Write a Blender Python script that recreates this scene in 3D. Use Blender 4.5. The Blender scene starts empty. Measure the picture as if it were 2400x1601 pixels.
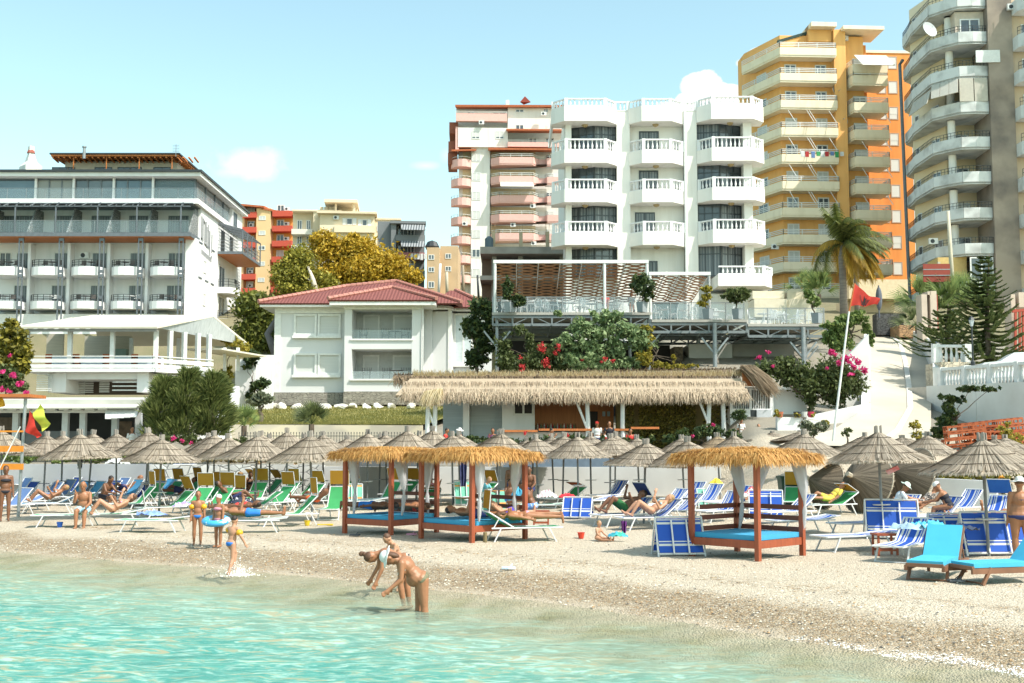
import bpy, bmesh, math, random
from math import sin, cos, radians as R, pi
from mathutils import Vector, Matrix, Euler, noise
rnd=random.Random(7)
C=bpy.context.scene.collection
# ---------------------------------------------------------------- camera
CAM=Vector((0, 0, 2.65));FPX=2800.0
TH=math.atan((1040-800.5)/FPX)
cd=bpy.data.cameras.new('camera');cam=bpy.data.objects.new('camera', cd);C.objects.link(cam)
cam.location=CAM;cam.rotation_euler=(pi/2+TH, 0, 0)
cd.sensor_width=36;cd.lens=FPX/2400*36;cd.clip_end=3000;cd.clip_start=.1
sc=bpy.context.scene;sc.camera=cam
# ---------------------------------------------------------------- light
SUN_EL, SUN_AZ=51, 34  # elevation; degrees from +X towards the camera side
sv=Vector((cos(R(SUN_EL))*cos(R(SUN_AZ)), -cos(R(SUN_EL))*sin(R(SUN_AZ)), sin(R(SUN_EL))))
ld=bpy.data.lights.new('sun', 'SUN');ld.energy=5.0;ld.angle=R(.53);ld.color=(1, .95, .88)
sun=bpy.data.objects.new('sun', ld);C.objects.link(sun)
sun.rotation_euler=sv.to_track_quat('Z', 'Y').to_euler()
sc.view_settings.view_transform='Standard';sc.view_settings.look='None'
sc.view_settings.exposure=0.2;sc.view_settings.gamma=1
w=bpy.data.worlds.new('World');sc.world=w;w.use_nodes=True
nt=w.node_tree;N=nt.nodes;L=nt.links;N.clear()
def nd(t, **k):
 n=N.new(t)
 for a, b in k.items():setattr(n, a, b)
 return n
def mth(op, a, b=None, c=None):
 n=nd('ShaderNodeMath', operation=op)
 for i, q in enumerate((a, b, c)):
  if q is None:continue
  if isinstance(q, (int, float)):n.inputs[i].default_value=q
  else:L.new(q, n.inputs[i])
 return n.outputs[0]
sky=nd('ShaderNodeTexSky', sky_type='NISHITA', sun_disc=False)
sky.sun_elevation=R(SUN_EL);sky.sun_rotation=math.atan2(sv.x, sv.y);sky.air_density=1.0;sky.dust_density=1.2;sky.ozone_density=.6
tint=nd('ShaderNodeMixRGB', blend_type='MULTIPLY');tint.inputs[0].default_value=1
L.new(sky.outputs[0], tint.inputs[1]);tint.inputs[2].default_value=(1.82, 1.96, 1.50, 1)
tc=nd('ShaderNodeTexCoord');sx=nd('ShaderNodeSeparateXYZ');L.new(tc.outputs['Generated'], sx.inputs[0])
yy=mth('MAXIMUM', sx.outputs[1], .01)
az=mth('DIVIDE', sx.outputs[0], yy);el=mth('DIVIDE', sx.outputs[2], yy)
cv=nd('ShaderNodeCombineXYZ');L.new(az, cv.inputs[0]);L.new(el, cv.inputs[1])
no=nd('ShaderNodeTexNoise');no.inputs['Scale'].default_value=26;no.inputs['Detail'].default_value=7;no.inputs['Roughness'].default_value=.6;L.new(cv.outputs[0], no.inputs['Vector'])
no2=nd('ShaderNodeTexNoise');no2.inputs['Scale'].default_value=14;no2.inputs['Detail'].default_value=4;L.new(cv.outputs[0], no2.inputs['Vector'])
def blob(px, py, rx, ry, soft, amp, nz):
 a=(px-1200)/FPX;e=(1040-py)/FPX
 dx=mth('DIVIDE', mth('SUBTRACT', az, a), rx/FPX);dy=mth('DIVIDE', mth('SUBTRACT', el, e), ry/FPX)
 r=mth('SQRT', mth('ADD', mth('MULTIPLY', dx, dx), mth('MULTIPLY', dy, dy)))
 q=mth('SUBTRACT', mth('ADD', 1.0, mth('MULTIPLY', mth('SUBTRACT', nz, .5), soft[1])), r)
 n=nd('ShaderNodeMapRange');L.new(q, n.inputs[0]);n.inputs[1].default_value=0;n.inputs[2].default_value=soft[0];n.inputs[4].default_value=amp
 return n.outputs[0]
fac=None
for b in[(565, 378, 105, 42, (.8, 2.4), .8), (540, 395, 70, 22, (.8, 2), .55), (620, 352, 50, 22, (.9, 2.4), .35), (995, 380, 42, 13, (1, 2.4), .55), (1045, 355, 22, 26, (1, 2.4), .4), (1655, 184, 50, 46, (.12, 1.3), .97), (1700, 208, 62, 32, (.12, 1.3), .97), (1650, 222, 60, 26, (.12, 1.2), .95), (1600, 235, 55, 14, (.4, 1.4), .9), (1795, 108, 26, 18, (.2, 1.5), .95), (1760, 130, 22, 12, (.3, 1.5), .8), (1765, 172, 22, 14, (.3, 1.2), .9)]:
 o=blob(*b, no.outputs[0]if b[2]>60 or b[5]>.9 else no2.outputs[0])
 fac=o if fac is None else mth('MAXIMUM', fac, o)
cm=nd('ShaderNodeMixRGB');L.new(fac, cm.inputs[0]);L.new(tint.outputs[0], cm.inputs[1]);cm.inputs[2].default_value=(7.2, 7.0, 6.6, 1)
bg=nd('ShaderNodeBackground');bg.inputs[1].default_value=.15;L.new(cm.outputs[0], bg.inputs[0])
wo=nd('ShaderNodeOutputWorld');L.new(bg.outputs[0], wo.inputs[0])
sc.cycles.max_bounces=6;sc.cycles.diffuse_bounces=2;sc.cycles.transparent_max_bounces=12;sc.cycles.caustics_reflective=False;sc.cycles.caustics_refractive=False
# ---------------------------------------------------------------- picture -> place
def ray(px, py):
 u=(px-1200)/FPX;v=(800.5-py)/FPX
 return Vector((u, cos(TH)-v*sin(TH), sin(TH)+v*cos(TH)))
def P(px, py, Y):
 r=ray(px, py);return CAM+r*(Y/r.y)
def lerp(t, tab):
 if t<=tab[0][0]:return tab[0][1]
 for(a, p), (b, q)in zip(tab, tab[1:]):
  if t<=b:return p+(q-p)*(t-a)/(b-a)
 return tab[-1][1]
SH=[(-90, 95), (-40, 54), (-12.7, 29.7), (-9, 27.2), (-5.4, 25.0), (-2.5, 22.8), (0, 20.6), (1.8, 18.9), (3.5, 16.5), (5.9, 13.9), (12, 7.5), (40, -22)]
def shore(x):return(lerp(x-.7, SH)+lerp(x, SH)+lerp(x+.7, SH))/3
def sd(x, y):return(y-shore(x))*.76
PROF=[(-60, -5), (-12, -1.7), (-5, -.9), (-1.5, -.36), (0, 0), (1, .13), (2.3, .28), (4, .31), (14, .34), (24, .47), (40, .6)]
HL=[(51.2, .62), (51.3, 1.55), (57, 1.7), (60, 1.9), (65.8, 2.2), (66, 3.3), (84, 4.8), (93, 5.1), (97, 11), (115, 16), (130, 18.5), (180, 25), (240, 30), (600, 34)]
HR=[(43.5, .5), (48, 2.0), (52, 2.7), (57, 3.8), (63, 5.2), (70, 6.85), (78, 8.6), (86, 9.9), (100, 13.5), (115, 16.3), (130, 18.6), (180, 25), (240, 30), (600, 34)]
def gz(x, y):
 b=lerp(sd(x, y), PROF)
 if y<43.5:return b
 k=min(1, max(0, (x-8.5)/2.5))
 l=lerp(y, HL)if y>51.2 else b
 r=max(lerp(y, HR), 0)if y>43.5 else b
 r=max(r, b)if y<46 else r
 return l*(1-k)+r*k
def G(px, py):
 r=ray(px, py);lo=3.0;t=lo
 while t<120:
  p=CAM+r*t
  if p.z<gz(p.x, p.y):
   a, b=t-.25, t
   for _ in range(14):
    m=(a+b)/2;q=CAM+r*m
    if q.z<gz(q.x, q.y):b=m
    else:a=m
   q=CAM+r*b;return Vector((q.x, q.y, gz(q.x, q.y)))
  t+=.25
 return CAM+r*t
 # ---------------------------------------------------------------- mesh builder
def wmat(o):
 m=Matrix.Identity(4)
 while o:
  m=Matrix.LocRotScale(o.location, o.rotation_euler, o.scale)@m;o=o.parent
 return m
class MB:
 def __init__(s, T=None):s.v=[];s.f=[];s.m=[];s.c=0;s.T=T
 def add(s, vs, fs):
  n=len(s.v)
  s.v+=[tuple(s.T@Vector(v))for v in vs]if s.T else[tuple(v)for v in vs]
  s.f+=[tuple(i+n for i in f)for f in fs];s.m+=[s.c]*len(fs)
 def box(s, x0, x1, y0, y1, z0, z1):
  s.add([(x, y, z)for z in(z0, z1)for y in(y0, y1)for x in(x0, x1)], [(0, 2, 3, 1), (4, 5, 7, 6), (0, 1, 5, 4), (2, 6, 7, 3), (0, 4, 6, 2), (1, 3, 7, 5)])
 def hexa(s, p):  # bottom 4 ring, top 4 ring
  s.add(p, [(3, 2, 1, 0), (4, 5, 6, 7), (0, 1, 5, 4), (1, 2, 6, 5), (2, 3, 7, 6), (3, 0, 4, 7)])
 def beam(s, a, b, w, h=None, up=Vector((0, 0, 1))):
  a=Vector(a);b=Vector(b);h=h or w;d=(b-a).normalized()
  if abs(d.dot(up))>.99:up=Vector((0, 1, 0))
  x=d.cross(up).normalized()*w/2;y=x.cross(d).normalized()*h/2
  s.hexa([a-x-y, a+x-y, a+x+y, a-x+y, b-x-y, b+x-y, b+x+y, b-x+y])
 def tube(s, pts, r, n=6):
  pts=[Vector(p)for p in pts];rs=r if isinstance(r, (list, tuple))else[r]*len(pts)
  vs=[];fs=[];px=None
  for i, p in enumerate(pts):
   d=(pts[min(i+1, len(pts)-1)]-pts[max(i-1, 0)]).normalized()
   if px is None:px=d.orthogonal().normalized()
   px=(px-d*px.dot(d)).normalized();q=d.cross(px)
   for k in range(n):
    a=2*pi*k/n;vs.append(p+(px*cos(a)+q*sin(a))*rs[i])
  for i in range(len(pts)-1):
   for k in range(n):
    k2=(k+1)%n;fs.append((i*n+k, i*n+k2, (i+1)*n+k2, (i+1)*n+k))
  fs.append(tuple(range(n-1, -1, -1)));e=(len(pts)-1)*n;fs.append(tuple(e+k for k in range(n)))
  s.add(vs, fs)
 def lathe(s, c, prof, n=12, sc=(1, 1)):
  c=Vector(c);vs=[];fs=[]
  for r, z in prof:
   for k in range(n):a=2*pi*k/n;vs.append(c+Vector((cos(a)*r*sc[0], sin(a)*r*sc[1], z)))
  m=len(prof)
  for i in range(m-1):
   for k in range(n):
    k2=(k+1)%n;fs.append((i*n+k, i*n+k2, (i+1)*n+k2, (i+1)*n+k))
  fs.append(tuple(range(n-1, -1, -1)));fs.append(tuple((m-1)*n+k for k in range(n)))
  s.add(vs, fs)
 def prism(s, poly, z0, z1):
  n=len(poly);s.add([(x, y, z0)for x, y in poly]+[(x, y, z1)for x, y in poly], [tuple(range(n-1, -1, -1)), tuple(range(n, 2*n))]+[(i, (i+1)%n, n+(i+1)%n, n+i)for i in range(n)])
 def slab(s, poly, t):  # polygon of 3-D points given thickness t along its normal
  p=[Vector(q)for q in poly];nn=(p[1]-p[0]).cross(p[2]-p[0]).normalized()*t;n=len(p)
  s.add([tuple(q)for q in p]+[tuple(q-nn)for q in p], [tuple(range(n)), tuple(range(2*n-1, n-1, -1))]+[(i, n+i, n+(i+1)%n, (i+1)%n)for i in range(n)])
 def quad(s, a, b, c, d):s.add([a, b, c, d], [(0, 1, 2, 3)])
 def strip(s, pts, w, side):
  vs=[];n=len(pts)
  for i, p in enumerate(pts):
   k=w*(1-.75*i/(n-1))/2;vs+=[p-side*k, p+side*k]
  s.add(vs, [(2*i, 2*i+1, 2*i+3, 2*i+2)for i in range(n-1)])
 def grid(s, f, nu, nv):
  s.add([f(i/nu, j/nv)for j in range(nv+1)for i in range(nu+1)], [(j*(nu+1)+i, j*(nu+1)+i+1, (j+1)*(nu+1)+i+1, (j+1)*(nu+1)+i)for j in range(nv)for i in range(nu)])
 def ball(s, c, r, sc=(1, 1, 1), n=10, m=7, rot=None):
  c=Vector(c);vs=[]
  for j in range(m+1):
   t=pi*j/m
   for k in range(n):
    a=2*pi*k/n;q=Vector((sin(t)*cos(a)*sc[0], sin(t)*sin(a)*sc[1], cos(t)*sc[2]))*r
    vs.append(c+(rot@q if rot else q))
  s.add(vs, [(j*n+k, (j+1)*n+k, (j+1)*n+(k+1)%n, j*n+(k+1)%n)for j in range(m)for k in range(n)])
 def build(s, name, mat, parent=None, smooth=False):
  me=bpy.data.meshes.new(name)
  vs=s.v
  if parent is not None:
   iv=wmat(parent).inverted();vs=[iv@Vector(v)for v in vs]
  me.from_pydata(vs, [], s.f)
  for q in(mat if isinstance(mat, (list, tuple))else[mat]):me.materials.append(q)
  if any(s.m):me.polygons.foreach_set('material_index', s.m)
  if smooth:me.polygons.foreach_set('use_smooth', [True]*len(s.f))
  o=bpy.data.objects.new(name, me);C.objects.link(o)
  if parent is not None:o.parent=parent
  return o
def tag(o, label=None, cat=None, group=None, kind=None):
 if label:o['label']=label
 if cat:o['category']=cat
 if group:o['group']=group
 if kind:o['kind']=kind
 return o
def thing(name, label, cat, loc=(0, 0, 0), rz=0, group=None):
 o=bpy.data.objects.new(name, None);C.objects.link(o);o.empty_display_size=.2
 o.location=loc;o.rotation_euler=(0, 0, rz)
 return tag(o, label, cat, group)
def rootmesh(mb, name, mat, loc, label, cat, group=None, smooth=False, rz=0):
 e=bpy.data.objects.new('tmp', None);e.location=loc;e.rotation_euler=(0, 0, rz)
 o=mb.build(name, mat, e, smooth);o.parent=None;o.location=loc;o.rotation_euler=(0, 0, rz)
 bpy.data.objects.remove(e);return tag(o, label, cat, group)
def order(objs, txt):
 '''label look-alikes by their order across the picture'''
 for i, o in enumerate(sorted(objs, key=lambda o:o.location.x/o.location.y)):o['label']=txt.replace('@', ORD[i])
def dup(root, loc, rz=0, label=None, group=None, scale=None, rot=None):
 r=root.copy();C.objects.link(r);r.location=loc;r.rotation_euler=rot or(0, 0, rz)
 if scale:r.scale=scale
 if label:r['label']=label
 if group:r['group']=group
 for ch in KIDS.get(root.name, []):
  c=ch.copy();C.objects.link(c);c.parent=r
  for g in KIDS.get(ch.name, []):
   d=g.copy();C.objects.link(d);d.parent=c
 return r
ORD=['leftmost', 'second from the left', 'third from the left', 'fourth from the left', 'fifth from the left', 'sixth from the left', 'seventh from the left', 'eighth from the left', 'ninth from the left', 'tenth from the left']+[w+' from the left' for w in 'eleventh twelfth thirteenth fourteenth fifteenth sixteenth seventeenth eighteenth nineteenth twentieth twenty-first twenty-second twenty-third twenty-fourth twenty-fifth twenty-sixth twenty-seventh twenty-eighth twenty-ninth thirtieth'.split()]
KIDS={}
def reg(root):
 bpy.context.view_layer.update()
 for o in C.objects:
  if o.parent:KIDS.setdefault(o.parent.name, [])
 KIDS[root.name]=list(root.children)
 for c in root.children:KIDS[c.name]=list(c.children)
 return root
 # ---------------------------------------------------------------- materials
MATS={}
def mat(name, col, col2=None, rough=.75, scale=4, detail=4, bump=0, bscale=40, metal=0, island=0, coord='Object', spec=None, stretch=None, thr=None, transl=0):
 """two procedural tones mixed by noise (and per loose piece), with an optional bump"""
 if name in MATS:return MATS[name]
 m=bpy.data.materials.new(name);m.use_nodes=True;MATS[name]=m
 t=m.node_tree;n=t.nodes;l=t.links;b=n['Principled BSDF']
 b.inputs['Roughness'].default_value=rough;b.inputs['Metallic'].default_value=metal
 if spec is not None:b.inputs['Specular IOR Level'].default_value=spec
 co=n.new('ShaderNodeTexCoord');vec=co.outputs[coord]
 if stretch:
  mp=n.new('ShaderNodeMapping');mp.inputs['Scale'].default_value=stretch;l.new(vec, mp.inputs[0]);vec=mp.outputs[0]
 c2=col2 or tuple(c*.86 for c in col)
 ns=n.new('ShaderNodeTexNoise');ns.inputs['Scale'].default_value=scale;ns.inputs['Detail'].default_value=detail;l.new(vec, ns.inputs['Vector'])
 rp=n.new('ShaderNodeMapRange');a, c=thr or(.3, .7);rp.inputs[1].default_value=a;rp.inputs[2].default_value=c;l.new(ns.outputs[0], rp.inputs[0])
 f=rp.outputs[0]
 if island:
  g=n.new('ShaderNodeNewGeometry');x=n.new('ShaderNodeMix');x.data_type='FLOAT';x.inputs[0].default_value=island
  l.new(f, x.inputs[2]);l.new(g.outputs['Random Per Island'], x.inputs[3]);f=x.outputs[0]
 mx=n.new('ShaderNodeMix');mx.data_type='RGBA';l.new(f, mx.inputs[0]);mx.inputs[6].default_value=(*col, 1);mx.inputs[7].default_value=(*c2, 1)
 l.new(mx.outputs[2], b.inputs['Base Color'])
 if bump:
  n2=n.new('ShaderNodeTexNoise');n2.inputs['Scale'].default_value=bscale;n2.inputs['Detail'].default_value=3;l.new(vec, n2.inputs['Vector'])
  bp=n.new('ShaderNodeBump');bp.inputs['Strength'].default_value=bump;bp.inputs['Distance'].default_value=.02;l.new(n2.outputs[0], bp.inputs['Height']);l.new(bp.outputs[0], b.inputs['Normal'])
 if transl:
  tr=n.new('ShaderNodeBsdfTranslucent');l.new(mx.outputs[2], tr.inputs[0]);ms=n.new('ShaderNodeMixShader');ms.inputs[0].default_value=transl
  l.new(b.outputs[0], ms.inputs[1]);l.new(tr.outputs[0], ms.inputs[2]);l.new(ms.outputs[0], n['Material Output'].inputs[0])
 return m
def stripes(name, cols, axis=1, freq=8, rough=.8, transl=.15):
 """woven cloth: colour bands across an object axis. cols = [(pos, rgb)...]"""
 if name in MATS:return MATS[name]
 m=bpy.data.materials.new(name);m.use_nodes=True;MATS[name]=m;t=m.node_tree;n=t.nodes;l=t.links;b=n['Principled BSDF'];b.inputs['Roughness'].default_value=rough
 co=n.new('ShaderNodeTexCoord');s=n.new('ShaderNodeSeparateXYZ');l.new(co.outputs['Object'], s.inputs[0])
 a=n.new('ShaderNodeMath');a.operation='MULTIPLY';a.inputs[1].default_value=freq;l.new(s.outputs[axis], a.inputs[0])
 a2=n.new('ShaderNodeMath');a2.operation='ADD';a2.inputs[1].default_value=50;l.new(a.outputs[0], a2.inputs[0])
 fr=n.new('ShaderNodeMath');fr.operation='FRACT';l.new(a2.outputs[0], fr.inputs[0])
 rp=n.new('ShaderNodeValToRGB');rp.color_ramp.interpolation='CONSTANT';e=rp.color_ramp.elements
 while len(e)<len(cols):e.new(1)
 for q, (p, c)in zip(e, cols):q.position=p;q.color=(*c, 1)
 l.new(fr.outputs[0], rp.inputs[0]);l.new(rp.outputs[0], b.inputs['Base Color'])
 tr=n.new('ShaderNodeBsdfTranslucent');l.new(rp.outputs[0], tr.inputs[0]);ms=n.new('ShaderNodeMixShader');ms.inputs[0].default_value=transl
 l.new(b.outputs[0], ms.inputs[1]);l.new(tr.outputs[0], ms.inputs[2]);l.new(ms.outputs[0], n['Material Output'].inputs[0])
 return m
def glassmat(name, col, alpha, rough=.05):
 if name in MATS:return MATS[name]
 m=bpy.data.materials.new(name);m.use_nodes=True;MATS[name]=m;t=m.node_tree;n=t.nodes;l=t.links;b=n['Principled BSDF']
 b.inputs['Base Color'].default_value=(*col, 1);b.inputs['Roughness'].default_value=rough;b.inputs['Specular IOR Level'].default_value=.6
 tr=n.new('ShaderNodeBsdfTransparent');ms=n.new('ShaderNodeMixShader');ms.inputs[0].default_value=alpha
 l.new(tr.outputs[0], ms.inputs[1]);l.new(b.outputs[0], ms.inputs[2]);l.new(ms.outputs[0], n['Material Output'].inputs[0]);return m
WHITE=mat('white_render', (.82, .81, .81), (.70, .70, .69), rough=.85, scale=1.6, detail=7, stretch=(1, 1, .12), thr=(.5, .85))
CREAM=mat('cream_render', (.84, .81, .76), (.70, .66, .60), rough=.85, scale=1.6, detail=7, stretch=(1, 1, .1), thr=(.5, .85))
WPAINT=mat('white_paint', (.78, .78, .76), rough=.45)
STEEL=mat('grey_steel', (.17, .19, .21), (.13, .145, .165), rough=.5, metal=.2)
GALV=mat('galvanised_steel', (.33, .35, .36), (.25, .27, .28), rough=.45, metal=.4)
DARK=mat('dark_metal', (.035, .04, .045), rough=.45)
WGLASS=mat('window_glass', (.05, .065, .08), (.10, .12, .14), rough=.12, scale=1.2, spec=.8)
CURTAIN=stripes('curtained_glass', [(0, (.12, .14, .155)), (.3, (.20, .22, .235)), (.55, (.10, .115, .13)), (.8, (.17, .19, .20))], 0, 2.3, .25, 0)
SHUTTER=mat('roller_shutter', (.66, .66, .63), (.58, .58, .56), rough=.6, stretch=(.2, .2, 18), scale=2)
CLEAR=glassmat('clear_glass', (.45, .58, .62), .12)
ORWOOD=mat('orange_wood', (.52, .17, .045), (.40, .115, .03), rough=.6, scale=2, stretch=(1, 6, 6))
CONC=mat('concrete', (.32, .30, .27), (.22, .205, .185), rough=.9, scale=1.2, bump=.3)
# ================================================================= ground, water
def beachmat():
 m=bpy.data.materials.new('beach_pebbles');m.use_nodes=True;t=m.node_tree;n=t.nodes;l=t.links;b=n['Principled BSDF']
 def N_(k, **a):
  q=n.new(k)
  for x, y in a.items():setattr(q, x, y)
  return q
 def mr(src, a, b_, c=0, d=1):
  q=N_('ShaderNodeMapRange');l.new(src, q.inputs[0]);q.inputs[1].default_value=a;q.inputs[2].default_value=b_;q.inputs[3].default_value=c;q.inputs[4].default_value=d;return q.outputs[0]
 def mx(f, a, b_, bt='MIX'):
  q=N_('ShaderNodeMixRGB', blend_type=bt)
  for i, s in enumerate((f, a, b_)):
   if isinstance(s, tuple):q.inputs[i].default_value=(*s, 1)
   elif isinstance(s, (int, float)):q.inputs[i].default_value=s
   else:l.new(s, q.inputs[i])
  return q.outputs[0]
 def mt(op, a, b_):
  q=N_('ShaderNodeMath', operation=op)
  for i, s in enumerate((a, b_)):
   if isinstance(s, (int, float)):q.inputs[i].default_value=s
   else:l.new(s, q.inputs[i])
  return q.outputs[0]
 co=N_('ShaderNodeTexCoord');O=co.outputs['Object']
 at=N_('ShaderNodeAttribute', attribute_name='shore');sdist=at.outputs['Fac']
 v=N_('ShaderNodeTexVoronoi');v.inputs['Scale'].default_value=34;l.new(O, v.inputs['Vector'])
 v2=N_('ShaderNodeTexVoronoi');v2.inputs['Scale'].default_value=17;l.new(O, v2.inputs['Vector'])
 sp=N_('ShaderNodeSeparateColor');l.new(v.outputs['Color'], sp.inputs[0])
 sp2=N_('ShaderNodeSeparateColor');l.new(v2.outputs['Color'], sp2.inputs[0])
 # clean upper beach: pale pebbles
 pale=mx(mr(sp.outputs[0], .2, 1), (.60, .515, .40), (.40, .33, .24))
 # coarse dark-and-rust shingle in bands parallel to the shore
 r=N_('ShaderNodeValToRGB');r.color_ramp.interpolation='CONSTANT';e=r.color_ramp.elements
 for p_, c in[(0, (.54, .46, .35)), (.30, (.42, .31, .18)), (.50, (.68, .62, .52)), (.60, (.13, .10, .07)), (.74, (.46, .26, .11)), (.84, (.055, .05, .045))]:
  q=e[0]if p_==0 else e.new(p_);q.position=p_;q.color=(*c, 1)
 e[-1].position=.94;e[-1].color=(.60, .52, .42, 1)
 l.new(mt('ADD', mt('MULTIPLY', sp.outputs[1], .7), mt('MULTIPLY', sp2.outputs[0], .3)), r.inputs[0])
 nz=N_('ShaderNodeTexNoise');nz.inputs['Scale'].default_value=.55;nz.inputs['Detail'].default_value=6;l.new(O, nz.inputs['Vector'])
 nb=N_('ShaderNodeTexNoise');nb.inputs['Scale'].default_value=5;nb.inputs['Detail'].default_value=5;nb.inputs['Roughness'].default_value=.7;l.new(O, nb.inputs['Vector'])
 ss=mt('ADD', sdist, mt('MULTIPLY', mt('SUBTRACT', nz.outputs[0], .5), 1.5))
 b1=mt('MULTIPLY', mr(ss, .1, .5), mr(ss, 2.2, 1.5))
 b2=mt('MULTIPLY', mt('MULTIPLY', mr(ss, 3.0, 3.4), mr(ss, 4.4, 3.7)), mr(nb.outputs[0], .42, .62, 0, .75))
 b3=mt('MULTIPLY', mr(nb.outputs[0], .50, .66, 0, .45), mr(ss, 9, 4))
 band=mt('MINIMUM', mt('ADD', mt('ADD', mt('MULTIPLY', b1, mr(nb.outputs[0], .3, .5, .7, 1)), b2), b3), 1)
 col=mx(band, pale, r.outputs[0])
 col=mx(mt('MULTIPLY', mt('MINIMUM', mt('ADD', b1, mt('MULTIPLY', b2, .6)), 1), mr(nb.outputs[0], .35, .65, .25, .75)), col, (.24, .17, .095))
 wet=mt('MULTIPLY', mr(ss, 1.0, .1), mr(sdist, -.9, -.2))
 col=mx(mt('MULTIPLY', wet, .35), col, (.34, .26, .17))
 under=mr(sdist, .2, -.5)
 wn=N_('ShaderNodeTexNoise');wn.inputs['Scale'].default_value=1.3;wn.inputs['Detail'].default_value=5;l.new(O, wn.inputs['Vector'])
 weed=mx(mr(wn.outputs[0], .45, .6), (.50, .43, .31), (.34, .30, .17))
 col=mx(under, col, weed)
 hill=mr(N_('ShaderNodeSeparateXYZ').outputs[0], 0, 1)
 sy=N_('ShaderNodeSeparateXYZ');l.new(O, sy.inputs[0])
 earth=mx(nz.outputs[0], (.30, .24, .15), (.14, .15, .07))
 lx=mt('MULTIPLY', mr(sy.outputs[1], 53.0, 54.0), 1.0)
 pav=mx(mr(sy.outputs[1], 86, 90), mx(nz.outputs[0], (.34, .31, .25), (.27, .24, .19)), earth)
 col=mx(lx, col, pav)
 l.new(col, b.inputs['Base Color']);b.inputs['Roughness'].default_value=.85
 bp=N_('ShaderNodeBump');bp.inputs['Strength'].default_value=.9;bp.inputs['Distance'].default_value=.045
 n3=N_('ShaderNodeTexNoise');n3.inputs['Scale'].default_value=9;n3.inputs['Detail'].default_value=6;l.new(O, n3.inputs['Vector'])
 l.new(mt('ADD', n3.outputs[0], mt('MULTIPLY', v.outputs['Distance'], -.6)), bp.inputs['Height']);l.new(bp.outputs[0], b.inputs['Normal'])
 return m
xs=[-900, -500, -300, -200, -140, -100, -75]+[-60+i*1.5 for i in range(21)]+[-28+i*.35 for i in range(160)]+[28.5, 30, 33, 37, 42, 50, 60, 75, 95, 120, 160, 240, 400, 900]
ys=[-40, -20, -8, 0, 5, 8]+[10+i*.3 for i in range(112)]+[43.5+i*.5 for i in range(15)]+[51.2, 51.3]+[52, 53, 55, 57, 60, 63, 66, 70, 75, 80, 86, 88, 92, 95, 100, 108, 115, 122, 130, 150, 180, 210, 240, 300, 420, 600, 1500]
vs=[];sh=[]
for y in ys:
 for x in xs:
  z=gz(x, y);s_=sd(x, y)
  if-8<s_<26 and y<51:z+=(noise.noise(Vector((x*.8, y*.8, 0)))*.035+noise.noise(Vector((x*2.6, y*2.6, 3)))*.03)*min(1, max(.15, s_/1.5))
  vs.append((x, y, z));sh.append(s_)
nx=len(xs)
g=MB();g.v=vs;g.f=[(j*nx+i, j*nx+i+1, (j+1)*nx+i+1, (j+1)*nx+i)for j in range(len(ys)-1)for i in range(nx-1)];g.m=[0]*len(g.f)
go=g.build('ground', beachmat(), smooth=True)
a=go.data.attributes.new('shore', 'FLOAT', 'POINT');a.data.foreach_set('value', sh);tag(go, 'pale pebble beach sloping to the water, hillside behind', 'beach', kind='structure')
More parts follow.
